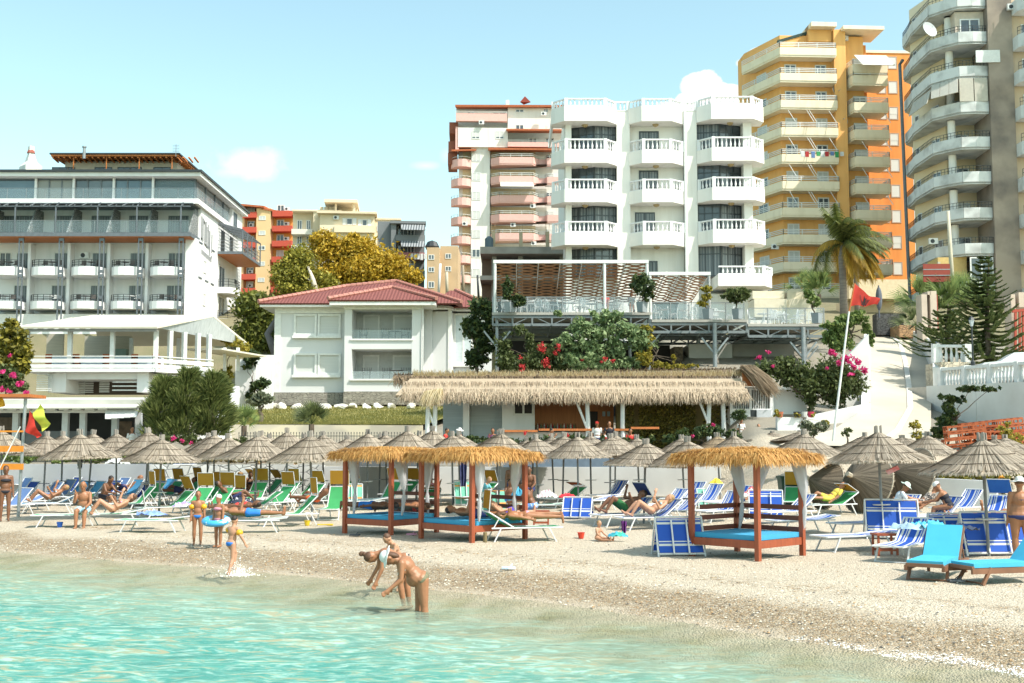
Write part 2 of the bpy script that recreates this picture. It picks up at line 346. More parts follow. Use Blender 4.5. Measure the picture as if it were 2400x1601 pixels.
def watermat():
 m=bpy.data.materials.new('sea_water');m.use_nodes=True;t=m.node_tree;n=t.nodes;l=t.links;n.clear()
 out=n.new('ShaderNodeOutputMaterial');co=n.new('ShaderNodeTexCoord')
 at=n.new('ShaderNodeAttribute');at.attribute_name='shore'
 def noise_(sc_, det, st=(1, 1, 1), rough=.5, dist=0):
  mp=n.new('ShaderNodeMapping');mp.inputs['Scale'].default_value=st;mp.inputs['Rotation'].default_value=(0, 0, R(12));l.new(co.outputs['Object'], mp.inputs[0])
  q=n.new('ShaderNodeTexNoise');q.inputs['Scale'].default_value=sc_;q.inputs['Detail'].default_value=det;q.inputs['Roughness'].default_value=rough;q.inputs['Distortion'].default_value=dist;l.new(mp.outputs[0], q.inputs['Vector']);return q.outputs[0]
 def mr(src, a_, b_, c=0, d=1):
  q=n.new('ShaderNodeMapRange');l.new(src, q.inputs[0]);q.inputs[1].default_value=a_;q.inputs[2].default_value=b_;q.inputs[3].default_value=c;q.inputs[4].default_value=d;return q.outputs[0]
 def mt(op, a_, b_):
  q=n.new('ShaderNodeMath');q.operation=op
  for i, s in enumerate((a_, b_)):
   if isinstance(s, (int, float)):q.inputs[i].default_value=s
   else:l.new(s, q.inputs[i])
  return q.outputs[0]
 def mx(f, a_, b_):
  q=n.new('ShaderNodeMixRGB')
  for i, s in enumerate((f, a_, b_)):
   if isinstance(s, tuple):q.inputs[i].default_value=(*s, 1)
   else:l.new(s, q.inputs[i])
  return q.outputs[0]
 big=noise_(.9, 5, (.6, 1.5, 1), .6, .6);fine=noise_(5.0, 6, (.5, 1.5, 1), .65, 1.2);lines=noise_(2.6, 7, (.45, 1.7, 1), .7, 1.6)
 depth=mt('ADD', at.outputs['Fac'], mt('MULTIPLY', mt('SUBTRACT', big, .5), 5.0))
 deep=mr(depth, -1.2, -6.0)
 opac=mt('MULTIPLY', mr(depth, .0, -3.6, .0, .93), mr(lines, .40, .58, .62, 1))
 c1=mx(deep, (.37, .36, .26), (.10, .38, .33))
 glint=mr(fine, .50, .62);trough=mr(lines, .50, .60)
 c1=mx(mt('MULTIPLY', trough, .9), c1, (.36, .33, .21))
 c1=mx(mt('MULTIPLY', glint, mr(depth, -1, -4, .2, .7)), c1, (.42, .66, .58))  # pale ripple glints painted into the diffuse water colour
 df=n.new('ShaderNodeBsdfDiffuse');l.new(c1, df.inputs[0])
 tr=n.new('ShaderNodeBsdfTransparent');l.new(mx(mr(depth, 0, -3), (.97, .98, .96), (.80, .93, .88)), tr.inputs[0])
 ms=n.new('ShaderNodeMixShader');l.new(opac, ms.inputs[0]);l.new(tr.outputs[0], ms.inputs[1]);l.new(df.outputs[0], ms.inputs[2])
 bp=n.new('ShaderNodeBump');bp.inputs['Strength'].default_value=1;bp.inputs['Distance'].default_value=.10
 l.new(mt('ADD', mt('MULTIPLY', lines, 1.0), mt('MULTIPLY', fine, .45)), bp.inputs['Height'])
 gl=n.new('ShaderNodeBsdfGlossy');gl.inputs['Roughness'].default_value=.07;l.new(bp.outputs[0], gl.inputs['Normal'])
 lw=n.new('ShaderNodeFresnel');lw.inputs['IOR'].default_value=1.25;l.new(bp.outputs[0], lw.inputs['Normal'])
 f=mt('MULTIPLY', lw.outputs[0], mr(at.outputs['Fac'], .7, -1.0, .10, .40))
 m2=n.new('ShaderNodeMixShader');l.new(f, m2.inputs[0]);l.new(ms.outputs[0], m2.inputs[1]);l.new(gl.outputs[0], m2.inputs[2])
 l.new(m2.outputs[0], out.inputs[0]);return m
xs=[-900, -300, -120, -70, -50]+[-40+i*.4 for i in range(60)]+[-16+i*.16 for i in range(155)]+[9, 12, 20, 60, 300, 900]
ys=[-600, -200, -60, -20, -5, 2, 6, 9]+[11+i*.14 for i in range(160)]+[33.5, 35, 38, 42, 48, 55, 65, 90]
vs=[];sh=[]
for y in ys:
 for x in xs:
  s_=sd(x, y);k=1 if-16<x<9 and 11<y<34 else 0
  z=.012+k*min(1, .25+max(0, -s_)/5)*(noise.noise(Vector((x*.9+y*.25, y*1.9, 0)))*.05+noise.noise(Vector((x*2.4, y*4.6, 5)))*.034+noise.noise(Vector((x*5, y*9, 9)))*.016)
  if s_>.2:z=-.05-min(.6, (s_-.2)*.2)
  vs.append((x, y, z));sh.append(s_)
nx=len(xs)
g=MB();g.v=vs;g.f=[(j*nx+i, j*nx+i+1, (j+1)*nx+i+1, (j+1)*nx+i)for j in range(len(ys)-1)for i in range(nx-1)];g.m=[0]*len(g.f)
wo_=g.build('water', watermat(), smooth=True)
a=wo_.data.attributes.new('shore', 'FLOAT', 'POINT');a.data.foreach_set('value', sh);tag(wo_, 'clear turquoise sea lapping the pebble beach', 'sea', kind='structure')
# loose stones on the shingle (real relief along the wave band)
pb=MB();pr=random.Random(3)
for i in range(3600):
 x=pr.uniform(-13, 9);s_=abs(pr.gauss(1.1, 1.2))+.05 if i%3 else pr.uniform(1, 8)
 y=shore(x)+s_/.76
 if y>31:continue
 z=gz(x, y)+.012;r_=pr.uniform(.008, .022);pb.c=pr.choice((0, 0, 1, 2, 3))
 q=[Vector((x+cos(k*1.2566+i)*r_*1.3, y+sin(k*1.2566+i)*r_, z))for k in range(5)]
 pb.add(q+[Vector((x, y, z+r_*.8))], [(k, (k+1)%5, 5)for k in range(5)])
tag(pb.build('pebbles', [mat('stone_pale', (.70, .64, .53)), mat('stone_rust', (.44, .28, .14)), mat('stone_dark', (.10, .09, .08)), mat('stone_brown', (.30, .21, .12))]), 'small mixed pebbles strewn along the shingle', 'pebbles', kind='stuff')
# foam at the right end of the shoreline
fm=MB();pr=random.Random(5)
for i in range(1100):
 k=pr.random()**.5;x=3.6+k*2.8;s_=pr.gauss(.10+.10*sin(x*5)+.05*sin(x*13), .04+.10*k);y=shore(x)+s_/.76
 r_=pr.uniform(.003, .010);z=max(gz(x, y), .0)+.02
 q=[Vector((x+cos(a_*1.57+i)*r_*1.6, y+sin(a_*1.57+i)*r_, z))for a_ in range(4)];fm.add(q+[Vector((x, y, z+r_*.9))], [(a_, (a_+1)%4, 4)for a_ in range(4)])
tag(fm.build('foam', mat('white_foam', (.88, .90, .90), rough=.5)), 'white foam of a small wave on the shingle', 'foam', kind='stuff')
# ================================================================= building helpers
class Face:
 """a vertical wall plane: u runs right along it, w goes out of it (towards the viewer), z is world height"""
 def __init__(s, X, Y, ang=0):
  s.O=Vector((X, Y, 0));s.d=Vector((cos(R(ang)), sin(R(ang)), 0));s.n=Vector((s.d.y, -s.d.x, 0));s.ang=R(ang)
 def uz(s, px, py):
  r=ray(px, py);t=(s.O-CAM).dot(s.n)/r.dot(s.n);p=CAM+r*t;return(p-s.O).dot(s.d), p.z
 def dz(s, z, w):return 2.65+(z-2.65)*(s.O.y-w)/s.O.y  # height that shows at the same place from the beach, w metres off the plane
 def w(s, u, w, z):return s.O+s.d*u+s.n*w+Vector((0, 0, z))
 def box(s, mb, u0, u1, z0, z1, w0, w1):
  p=[s.w(u0, w1, z0), s.w(u1, w1, z0), s.w(u1, w0, z0), s.w(u0, w0, z0)]
  mb.hexa(p+[q+Vector((0, 0, z1-z0))for q in p])
 def px(s, x0, x1, y0, y1):
  ym=(y0+y1)/2;xm=(x0+x1)/2
  return s.uz(x0, ym)[0], s.uz(x1, ym)[0], s.uz(xm, y1)[1], s.uz(xm, y0)[1]
 def pbox(s, mb, x0, x1, y0, y1, w0, w1):s.box(mb, *s.px(x0, x1, y0, y1), w0, w1)
 def poly(s, mb, pts, z0, z1):  # pts in (u, w), extruded vertically
  q=[s.w(u, w, 0)for u, w in pts];mb.prism([(p.x, p.y)for p in q], z0, z1)
def window(F, root, u0, u1, z0, z1, w=0, fm=WPAINT, gm=WGLASS, fr=.07, mull=1, shut=0, sill=None, name='window', out=.05):
 """window part: frame with jambs and mullions, pane (and shutter) as sub-parts; glass sits behind the frame"""
 f=MB();a, b=w-.04, w+out
 F.box(f, u0, u0+fr, z0, z1, a, b);F.box(f, u1-fr, u1, z0, z1, a, b);F.box(f, u0+fr, u1-fr, z1-fr, z1, a, b);F.box(f, u0+fr, u1-fr, z0, z0+fr, a, b)
 for k in range(mull):c=u0+(u1-u0)*(k+1)/(mull+1);F.box(f, c-fr/2, c+fr/2, z0+fr, z1-fr, a, b-.01)
 if sill:F.box(f, u0-.12, u1+.12, z0-.1, z0, a, w+sill)
 o=f.build(name, fm, root)
 zs=z1-fr-(z1-z0-2*fr)*shut
 if shut<1:
  p=MB();F.box(p, u0+fr, u1-fr, z0+fr, zs, w-.03, w+.006);p.build('pane', gm, o)
 if shut>0:
  p=MB();F.box(p, u0+fr, u1-fr, zs, z1-fr, w-.03, w+.025);p.build('shutter', SHUTTER, o)
 return o
def rail(F, mb, path, z0, z1, bars=2, step=1.0, t=.035, posts=True):
 """metal railing along (u,w) points"""
 for i in range(len(path)-1):
  a, b=path[i], path[i+1]
  for k in range(bars):
   z=z1-(z1-z0)*k/bars;mb.beam(F.w(*a, z), F.w(*b, z), t, t)
  if posts:
   Ln=math.dist(a, b);n=max(1, round(Ln/step))
   for k in range(n+1):q=k/n;c=(a[0]+(b[0]-a[0])*q, a[1]+(b[1]-a[1])*q);mb.beam(F.w(*c, z0-.05), F.w(*c, z1), t, t)
def acunit(F, root, u, z, w=0):
 m=MB();F.box(m, u-.4, u+.4, z, z+.55, w, w+.3);o=m.build('air_conditioner', WPAINT, root)
 g=MB();c=F.w(u-.1, w+.30, z+.27)
 for k in range(10):
  a0, a1=2*pi*k/10, 2*pi*(k+1)/10
  g.add([F.w(u-.1, w+.306, z+.27), F.w(u-.1+.2*cos(a0), w+.306, z+.27+.2*sin(a0)), F.w(u-.1+.2*cos(a1), w+.306, z+.27+.2*sin(a1))], [(0, 1, 2)])
 g.build('fan_grille', DARK, o);return o
def dish(F, root, u, z, w=.5, r=.45, m=None):
 d=MB();c=F.w(u, w, z);ax=(F.n+Vector((.5, 0, .35))).normalized();x=ax.orthogonal().normalized();y=ax.cross(x)
 vs=[c];
 for j in(1, 2, 3):
  for k in range(14):a=2*pi*k/14;vs.append(c+(x*cos(a)+y*sin(a))*r*j/3+ax*.25*r*(j/3)**2)
 fs=[(0, 1+k, 1+(k+1)%14)for k in range(14)]
 for j in(0, 1):fs+=[(1+j*14+k, 15+j*14+k, 15+j*14+(k+1)%14, 1+j*14+(k+1)%14)for k in range(14)]
 d.add(vs, fs);d.beam(c, F.w(u, 0, z-.1), .05);d.beam(c, c+ax*r*.9, .02);return d.build('satellite_dish', m or WPAINT, root)
 # ================================================================= white hotel, left
def hotel():
 F=Face(-26.75, 100);S=Face(-26.75, 100, 90)  # side wall runs away from us
 z=lambda py:F.uz(300, py)[1];u=lambda px, py=560:F.uz(px, py)[0]
 root=thing('hotel', 'white hotel with glazed top floor, steel balcony frames and orange timber roof', 'hotel', (-26.75, 100, 8))
 B=MB();zr=z(418)
 F.box(B, -24, -.02, 3, z(558), -17, -1.6)  # body behind balconies
 F.box(B, -24, -.02, z(558), z(478), -17, -2.2)
 F.box(B, u(435), 0, 3, z(558), -1.6, 0);F.box(B, -.3, 0, 3, z(478), -17.05, -1.59)
 for px in(61, 154, 248, 338):F.box(B, u(px)-.12+.1, u(px)+.12+.1, z(736), z(568), -1.6, -.55)
 F.box(B, -24, .25, z(480), z(468), -17.3, .5)  # white slab band
 F.box(B, -24, -2.2, 3, z(736), -1.6, 0)
 B.build('wall', WHITE, root)
 m=MB()
 F.box(m, -24, -.5, z(468), z(420), -16.5, -3.2);m.build('penthouse_wall', mat('grey_wall', (.42, .43, .43), rough=.8), root)
 # glazed floor
 posts=[-60, 20, 83, 172, 266, 358]
 pn=[(-24, u(83, 440), .0), (u(83, 440), u(172, 440), 1), (u(172, 440), u(266, 440), .2), (u(266, 440), u(358, 440), 0), (u(358, 440), -.25, .1)]
 G1=mat('blue_glass', (.10, .17, .22), (.055, .10, .14), rough=.08, scale=.4, spec=1);G2=mat('grey_blind', (.34, .35, .34), (.28, .29, .28), rough=.5, scale=.7);G3=mat('dark_glass', (.06, .085, .10), (.13, .16, .18), rough=.08, scale=.5, spec=1)
 for i, (a, b, q)in enumerate(pn):
  f=MB();n=3 if i<4 else 1
  for k in range(n+1):c=a+(b-a)*k/n;F.box(f, c-.05, c+.05, z(467), z(418), -.35, -.22)
  F.box(f, a+.05, b-.05, z(467), z(467)+.08, -.35, -.24);F.box(f, a+.05, b-.05, z(420), z(418), -.35, -.24)
  o=f.build('glazed_panel', STEEL, root)
  p=MB();F.box(p, a+.05, b-.05, z(467)+.1, z(421), -.32, -.29);p.build('pane', [G1, G2, G3, G1, glassmat('balcony_glass', (.2, .28, .32), .45)][i], o)
 f=MB()
 for k in range(5):c=-.5-k*3.2;S.box(f, -c-.06, -c+.06, z(467), z(418), -.3, -.15)
 o=f.build('glazed_panel', STEEL, root);p=MB();S.box(p, .3, 12.5, z(467), z(420), -.26, -.23);p.build('pane', G3, o)
 m=MB()
 for px in(83, 172, 266, 358):F.box(m, u(px, 440)-.09, u(px, 440)+.09, z(467), z(412), -.2, .0)
 F.box(m, -24, .45, z(417), z(408), -17.5, .7);m.build('roof_band', WHITE, root)
 m=MB();F.box(m, -24, .6, z(408), z(403), -17.8, .95);m.build('roof_edge', DARK, root)
 m=MB();S.box(m, 13, 17.2, z(467), z(408), -2, -.03);m.build('wall', WHITE, root)
 r=MB();rail(F, r, [(-24, .35), (.1, .35)], z(467), z(443), 1, 1.6);rail(S, r, [(-.3, .1), (11.5, .1)], z(467), z(443), 1, 1.6);o=r.build('railing', GALV, root)
 p=MB();F.box(p, -24, .1, z(466), z(444), .33, .345);S.box(p, -.3, 11.5, z(466), z(444), .09, .105);p.build('pane', CLEAR, o)
 # steel pergola floor
 m=MB();F.box(m, -24, -.1, z(560), z(551), -2.2, 1.3);m.build('deck', STEEL, root)
 m=MB();F.box(m, -24, -.15, z(560)-.07, z(560)-.003, -1.6, 1.25);m.build('soffit', ORWOOD, root)
 pg=MB()
 for px in(-42, 49, 143, 240, 331, 433):
  c=u(px, 520);pg.beam(F.w(c, 1.2, z(551)), F.w(c, 1.2, z(492)), .1);pg.beam(F.w(c, 1.2, z(492)), F.w(c, .55, z(478)), .1)
 pg.beam(F.w(-24, 1.2, z(490)), F.w(-.2, 1.2, z(490)), .08)
 for k in range(34):c=-24+k*.7;pg.beam(F.w(c, .6, z(481)), F.w(c+.05, 1.3, z(489)), .05)
 F.box(pg, -24, -.1, z(482), z(480)-.005, -2.0, .9)
 for px in(-20, 22, 83, 113, 173, 203, 265, 297, 360, 392):c=u(px, 485);pg.beam(F.w(c, 1.25, z(489)), F.w(c+.35, .9, z(481)), .07)
 pg.build('pergola_frame', STEEL, root)
 wd=mat('grey_mesh_screen', (.30, .31, .31), (.12, .13, .13), scale=4, stretch=(1, 1, 5), detail=1, thr=(.45, .55))
 for px in(-16, 79, 171, 263, 353, 453):
  c=u(px, 520);m=MB();x0=c-.02;m.hexa([F.w(c-.12, 1.15, z(550)), F.w(c, 1.15, z(550)), F.w(c, -2.1, z(550)), F.w(c-.12, -2.1, z(550)), F.w(c-.12, -.6, z(486)), F.w(c, -.6, z(486)), F.w(c, -2.1, z(486)), F.w(c-.12, -2.1, z(486))]);m.build('screen', wd, root)
 r=MB();rail(F, r, [(-24, 1.22), (-.3, 1.22)], z(551), z(523), 1, 2.6);o=r.build('railing', GALV, root);p=MB();F.box(p, -24, -.3, z(550), z(524), 1.2, 1.215);p.build('pane', CLEAR, o)
 for a, b in((-35, 12), (13, 61), (104, 152), (193, 241), (283, 328), (377, 425)):
  sc_=1.03;window(F, root, u(a, 530), u(b, 530), z(551), F.dz(z(506), -2.2), -2.2, STEEL, CURTAIN, .06, 1)
  # two balcony floors
 bays=[(-34, 61), (61, 154), (154, 248), (248, 338), (338, 432)]
 wins={0:[(-20, 8), (20, 54), (110, 144), (200, 236), (290, 328), (381, 418)], 1:[(16, 51), (105, 141), (198, 234), (289, 325), (379, 417)]}
 for fl, (yb, yt, yr, ytop)in enumerate(((648, 628, 612, 592), (726, 708, 693, 668))):
  for(a, b)in wins[fl]:window(F, root, u(a, 610), u(b, 610), z(yt+3), F.dz(z(ytop), -1.6), -1.6, WPAINT, CURTAIN, .07, 1)
  for(a, b)in bays:
   ua, ub=u(a, 640)+.55, u(b, 640)-.1;m=MB();c=(ua+ub)/2;h=(ub-ua)/2
   arc=[(c+h*cos(t_), .15+.85*sin(t_))for t_ in[pi*k/8 for k in range(9)]]
   F.poly(m, [(ua, -1.6)]+arc[::-1]+[(ub, -1.6)], z(yb)+.0, z(yt));o=m.build('balcony', WHITE, root)
   r=MB();rail(F, r, [(p[0], p[1]-.1)for p in arc], z(yt), z(yr), 3, .55, .035);r.build('railing', DARK, o)
   t_=MB();cx=c+rnd.uniform(-.4, .5);t_.lathe(F.w(cx, -.3, z(yt)), [(.03, 0), (.03, .5), (.38, .52), (.38, .56)], 10)
   for sx_ in(-.65, .6):F.box(t_, cx+sx_-.2, cx+sx_+.2, z(yt)+.3, z(yt)+.34, -.5, -.1);F.box(t_, cx+sx_-.2, cx+sx_+.2, z(yt)+.34, z(yt)+.7, -.5, -.46)
   t_.build('balcony_furniture', mat('wicker', (.14, .12, .11))if rnd.random()<.6 else WPAINT, o)
 st=MB()
 for px in(-31, 61, 154, 248, 338, 432):
  for dx in(-.13, .2):st.beam(F.w(u(px)+dx, 1.0, z(760)), F.w(u(px)+dx, 1.0, z(560)-.07), .1)
  for py in(566, 650, 640, 700, 724):st.beam(F.w(u(px)-.15, 1.0, z(py)), F.w(u(px)+.25, 1.0, z(py)), .16, .25)
 st.build('steel_column', STEEL, root)
 acunit(F, root, u(184, 590), z(600), -1.6)
 # timber-roofed penthouse
 m=MB();Fp=Face(F.uz(100, 395)[0]+F.O.x, 105);zt=2.65;q=lambda py:Fp.uz(300, py)[1]
 u1=Fp.uz(415, 395)[0];Fp.box(m, 0, u1, q(404), q(378), -7, 0);pw=m.build('penthouse_wall', mat('penthouse_render', (.55, .47, .38), rough=.85), root)
 for a, b in((122, 158), (160, 176), (222, 263), (276, 305), (306, 332), (360, 400)):window(Fp, root, *Fp.px(a, b, 392, 402), 0, DARK, WGLASS, .05, 1)
 m=MB();Fp.box(m, -.75, u1+.5, q(375), q(371), -8.6, 1.4);
 for k in range(26):c=-.6+k*.5;m.beam(Fp.w(c, 1.35, q(372)-.2), Fp.w(c, 0, q(378)-.1), .12)
 for k in range(13):m.beam(Fp.w(u1+.45, -k*.6, q(372)-.2), Fp.w(u1-.1, -k*.6, q(378)-.1), .12)
 for k in(1.2, 4.1, 7, 9.9):m.beam(Fp.w(k, 1.2, q(403)), Fp.w(k, 1.2, q(376)), .07)
 m.build('roof', mat('orange_roof_timber', (.62, .20, .04), (.50, .14, .03), rough=.6, scale=3), root)
 m=MB();Fp.box(m, -.85, u1+.62, q(371)+.003, q(367.5), -8.8, 1.5);m.build('roof_edge', DARK, root)
 m=MB();c=F.uz(72, 370);Fc=Face(F.O.x, 103);m.lathe(Fc.w(Fc.uz(72, 380)[0], 0, Fc.uz(72, 404)[1]), [(1.0, 0), (1.0, .5), (.55, .9), (.3, 1.6), (.28, 2.3)], 4);o=m.build('chimney', CREAM, root)
 m=MB();m.lathe(Fc.w(Fc.uz(72, 380)[0], 0, Fc.uz(72, 362)[1]+.1), [(.36, 0), (.3, .2), (.02, .55)], 8);m.build('cap', mat('red_clay', (.36, .10, .07)), o)
 m=MB();F.box(m, u(36, 395), u(75, 395), z(404), z(393), -3, -1.2);m.build('roof_box', CREAM, root)
 m=MB();p=Fc.w(Fc.uz(197, 370)[0], 0, 0);a, b=Fc.uz(197, 372)[1], Fc.uz(197, 346)[1];m.tube([p+Vector((0, 0, a)), p+Vector((0, 0, b))], .14, 8);m.tube([p+Vector((0, 0, b)), p+Vector((0, 0, b+.12))], .2, 8)
 m.build('vent_pipe', GALV, root);m=MB();p2=Fc.w(Fc.uz(216, 370)[0], 0, 0);m.tube([p2+Vector((0, 0, z(404))), p2+Vector((0, 0, z(390)))], .22, 8);m.build('vent_pipe', GALV, root)
 m=MB();p=Fc.w(Fc.uz(412, 370)[0], 0, 0);a, b=Fc.uz(412, 367)[1], Fc.uz(412, 338)[1];m.beam(p+Vector((0, 0, a)), p+Vector((0, 0, b)), .04)
 for k in range(5):m.beam(p+Vector((-.3, 0, b-.1-k*.14)), p+Vector((.3, 0, b-.1-k*.14)), .03)
 m.build('antenna', GALV, root)
 # side wall: steel cage balcony with timber soffit
 zc=z(556);m=MB();S.box(m, 7.4, 15.2, zc-.25, zc, 0, 2.3);m.build('deck', STEEL, root)
 m=MB();S.box(m, 7.5, 15.1, zc-.32, zc-.253, 0, 2.25);m.build('soffit', ORWOOD, root)
 pg=MB()
 for k in(7.45, 9.4, 11.3, 13.2, 15.1):pg.beam(S.w(k, 2.25, zc), S.w(k, 2.25, zc+2.0), .1);pg.beam(S.w(k, 2.25, zc+2.0), S.w(k, .1, zc+2.6), .1)
 for k in range(14):t_=k/13;pg.beam(S.w(7.4, 2.25-2.15*t_, zc+2+.6*t_), S.w(15.1, 2.25-2.15*t_, zc+2+.6*t_), .05)
 rail(S, pg, [(7.5, 0), (7.5, 2.25), (15.1, 2.25)], zc, zc+1.0, 3, 1.3);pg.build('pergola_frame', STEEL, root)
 m=MB();S.box(m, 7.5, 15.1, zc, zc+.95, 2.2, 2.215);m.build('pane', CLEAR, root)
 for a, b in((8.6, 9.9), (12, 13.2)):m=MB();S.box(m, a, b, zc, zc+2.2, 0, .04);m.build('door', DARK, root)
 for zz in(z(645), z(724)):
  m=MB();S.poly(m, [(7.6, 0), (7.6, 1.0), (8.4, 1.5), (10.2, 1.5), (11, 1.0), (11, 0)], zz-.55, zz);o=m.build('balcony', WHITE, root)
  r=MB();rail(S, r, [(7.65, .1), (7.65, 1.0), (8.4, 1.45), (10.2, 1.45), (10.9, 1.0)], zz, zz+.75, 3, .7);r.build('railing', DARK, o)
  window(S, root, 8.0, 10.2, zz, zz+2.1, 0, WPAINT, WGLASS)
  window(S, root, 2.6, 3.5, zz+.6, zz+1.7, 0, WPAINT, SHUTTER)
 window(S, root, 14.2, 14.9, z(620)+.3, z(600), 0, STEEL, WGLASS);window(S, root, 14.2, 14.9, z(700), z(678), 0, STEEL, WGLASS);window(S, root, 13.4, 14.8, z(462), z(425), -.03, STEEL, WGLASS)
 m=MB()
 for zz in(z(562), z(645)):
  for k in(1.0, 3.2, 5.2):m=MB();S.box(m, k, k+1.1, zz-.06, zz+.06, 0, .05);m.build('wall_trim', STEEL, root)
  # raised sign lettering (only the strokes one can make out)
 m=MB();zs=z(512)
 for k, (uu, h0, h1)in enumerate(((1.6, -.9, 1.1), (2.05, -1.0, 1.0), (2.65, -1.1, .8), (3.05, -.9, .9), (3.4, -1.3, .5), (3.9, -1.4, .8), (4.35, -1.9, .3), (5.1, -1.5, .1))):
  S.box(m, uu, uu+.12, zs+h0-.6, zs+h1-.6, .0, .08)
 m.beam(S.w(2.1, .04, zs+.35), S.w(2.6, .04, zs+.1), .1);m.beam(S.w(2.65, .04, zs-1.65), S.w(3.3, .04, zs-1.75), .1);m.beam(S.w(3.9, .04, zs-.3), S.w(4.4, .04, zs-2.2), .1);S.box(m, 5.0, 5.25, zs-2.6, zs-2.4, 0, .08);S.box(m, 1.6, 1.95, zs-1.5, zs-1.38, 0, .08)
 for k in range(13):uu=1.8+k*.27;S.box(m, uu, uu+.05, zs-2.75-k*.02, zs-2.35-k*.02, .0, .06);S.box(m, uu+.05, uu+.17, zs-(2.4 if k%3 else 2.62)-k*.02-.04, zs-(2.4 if k%3 else 2.62)-k*.02, .0, .06)
 m.build('sign_lettering', mat('sign_grey', (.32, .33, .34)), root)
hotel()
# ================================================================= villa
VILLA=Face(-17.9, 90)
def hip(mb, c4, ridge, t=.12):  # c4: eave corners fl, fr, br, bl ; ridge: (left, right)
 fl, fr, br, bl=[Vector(p)for p in c4];a, b=[Vector(p)for p in ridge]
 mb.slab([fl, fr, b, a], t);mb.slab([fr, br, b], t);mb.slab([br, bl, a, b], t);mb.slab([bl, fl, a], t)
def tilemat():
 m=mat('red_roof_tiles', (.25, .078, .066), (.16, .05, .043), rough=.7, scale=9)
 t=m.node_tree;n=t.nodes;l=t.links;co=n.new('ShaderNodeTexCoord');mp=n.new('ShaderNodeMapping');mp.inputs['Scale'].default_value=(1, 1, 1);l.new(co.outputs['Object'], mp.inputs[0])
 s=n.new('ShaderNodeSeparateXYZ');l.new(mp.outputs[0], s.inputs[0])
 def f(i, k):
  a=n.new('ShaderNodeMath');a.operation='MULTIPLY';a.inputs[1].default_value=k;l.new(s.outputs[i], a.inputs[0]);b=n.new('ShaderNodeMath');b.operation='FRACT';l.new(a.outputs[0], b.inputs[0]);return b.outputs[0]
 a=n.new('ShaderNodeMath');a.operation='ADD';l.new(f(2, 6.5), a.inputs[0]);q=n.new('ShaderNodeMath');q.operation='PINGPONG';q.inputs[1].default_value=.5;l.new(f(0, 4), q.inputs[0]);l.new(q.outputs[0], a.inputs[1])
 bp=n.new('ShaderNodeBump');bp.inputs['Strength'].default_value=1;bp.inputs['Distance'].default_value=.08;l.new(a.outputs[0], bp.inputs['Height']);l.new(bp.outputs[0], n['Principled BSDF'].inputs['Normal']);return m
def stonemat(name, c1, c2, gap, sc_=(2.2, 2.2, 7)):
 m=mat(name, c1, c2, rough=.9, scale=3);t=m.node_tree;n=t.nodes;l=t.links;co=n.new('ShaderNodeTexCoord');mp=n.new('ShaderNodeMapping');mp.inputs['Scale'].default_value=sc_;l.new(co.outputs['Object'], mp.inputs[0])
 v=n.new('ShaderNodeTexVoronoi');v.inputs['Scale'].default_value=1.3;v.feature='DISTANCE_TO_EDGE';l.new(mp.outputs[0], v.inputs['Vector']);v2=n.new('ShaderNodeTexVoronoi');v2.inputs['Scale'].default_value=1.3;l.new(mp.outputs[0], v2.inputs['Vector'])
 r=n.new('ShaderNodeMapRange');r.inputs[1].default_value=.0;r.inputs[2].default_value=.06;l.new(v.outputs[0], r.inputs[0])
 b=n['Principled BSDF'];src=b.inputs['Base Color'].links[0].from_socket
 x=n.new('ShaderNodeMixRGB');x.blend_type='MULTIPLY';x.inputs[0].default_value=.5;l.new(src, x.inputs[1]);l.new(v2.outputs['Color'], x.inputs[2])
 sp=n.new('ShaderNodeSeparateColor');l.new(v2.outputs['Color'], sp.inputs[0]);rr=n.new('ShaderNodeMapRange');rr.inputs[3].default_value=.65;rr.inputs[4].default_value=1.2;l.new(sp.outputs[0], rr.inputs[0]);l.new(rr.outputs[0], x.inputs[2])
 y=n.new('ShaderNodeMixRGB');l.new(r.outputs[0], y.inputs[0]);y.inputs[1].default_value=(*gap, 1);l.new(x.outputs[0], y.inputs[2]);l.new(y.outputs[0], b.inputs['Base Color'])
 bp=n.new('ShaderNodeBump');bp.inputs['Distance'].default_value=.04;l.new(r.outputs[0], bp.inputs['Height']);l.new(bp.outputs[0], b.inputs['Normal']);return m
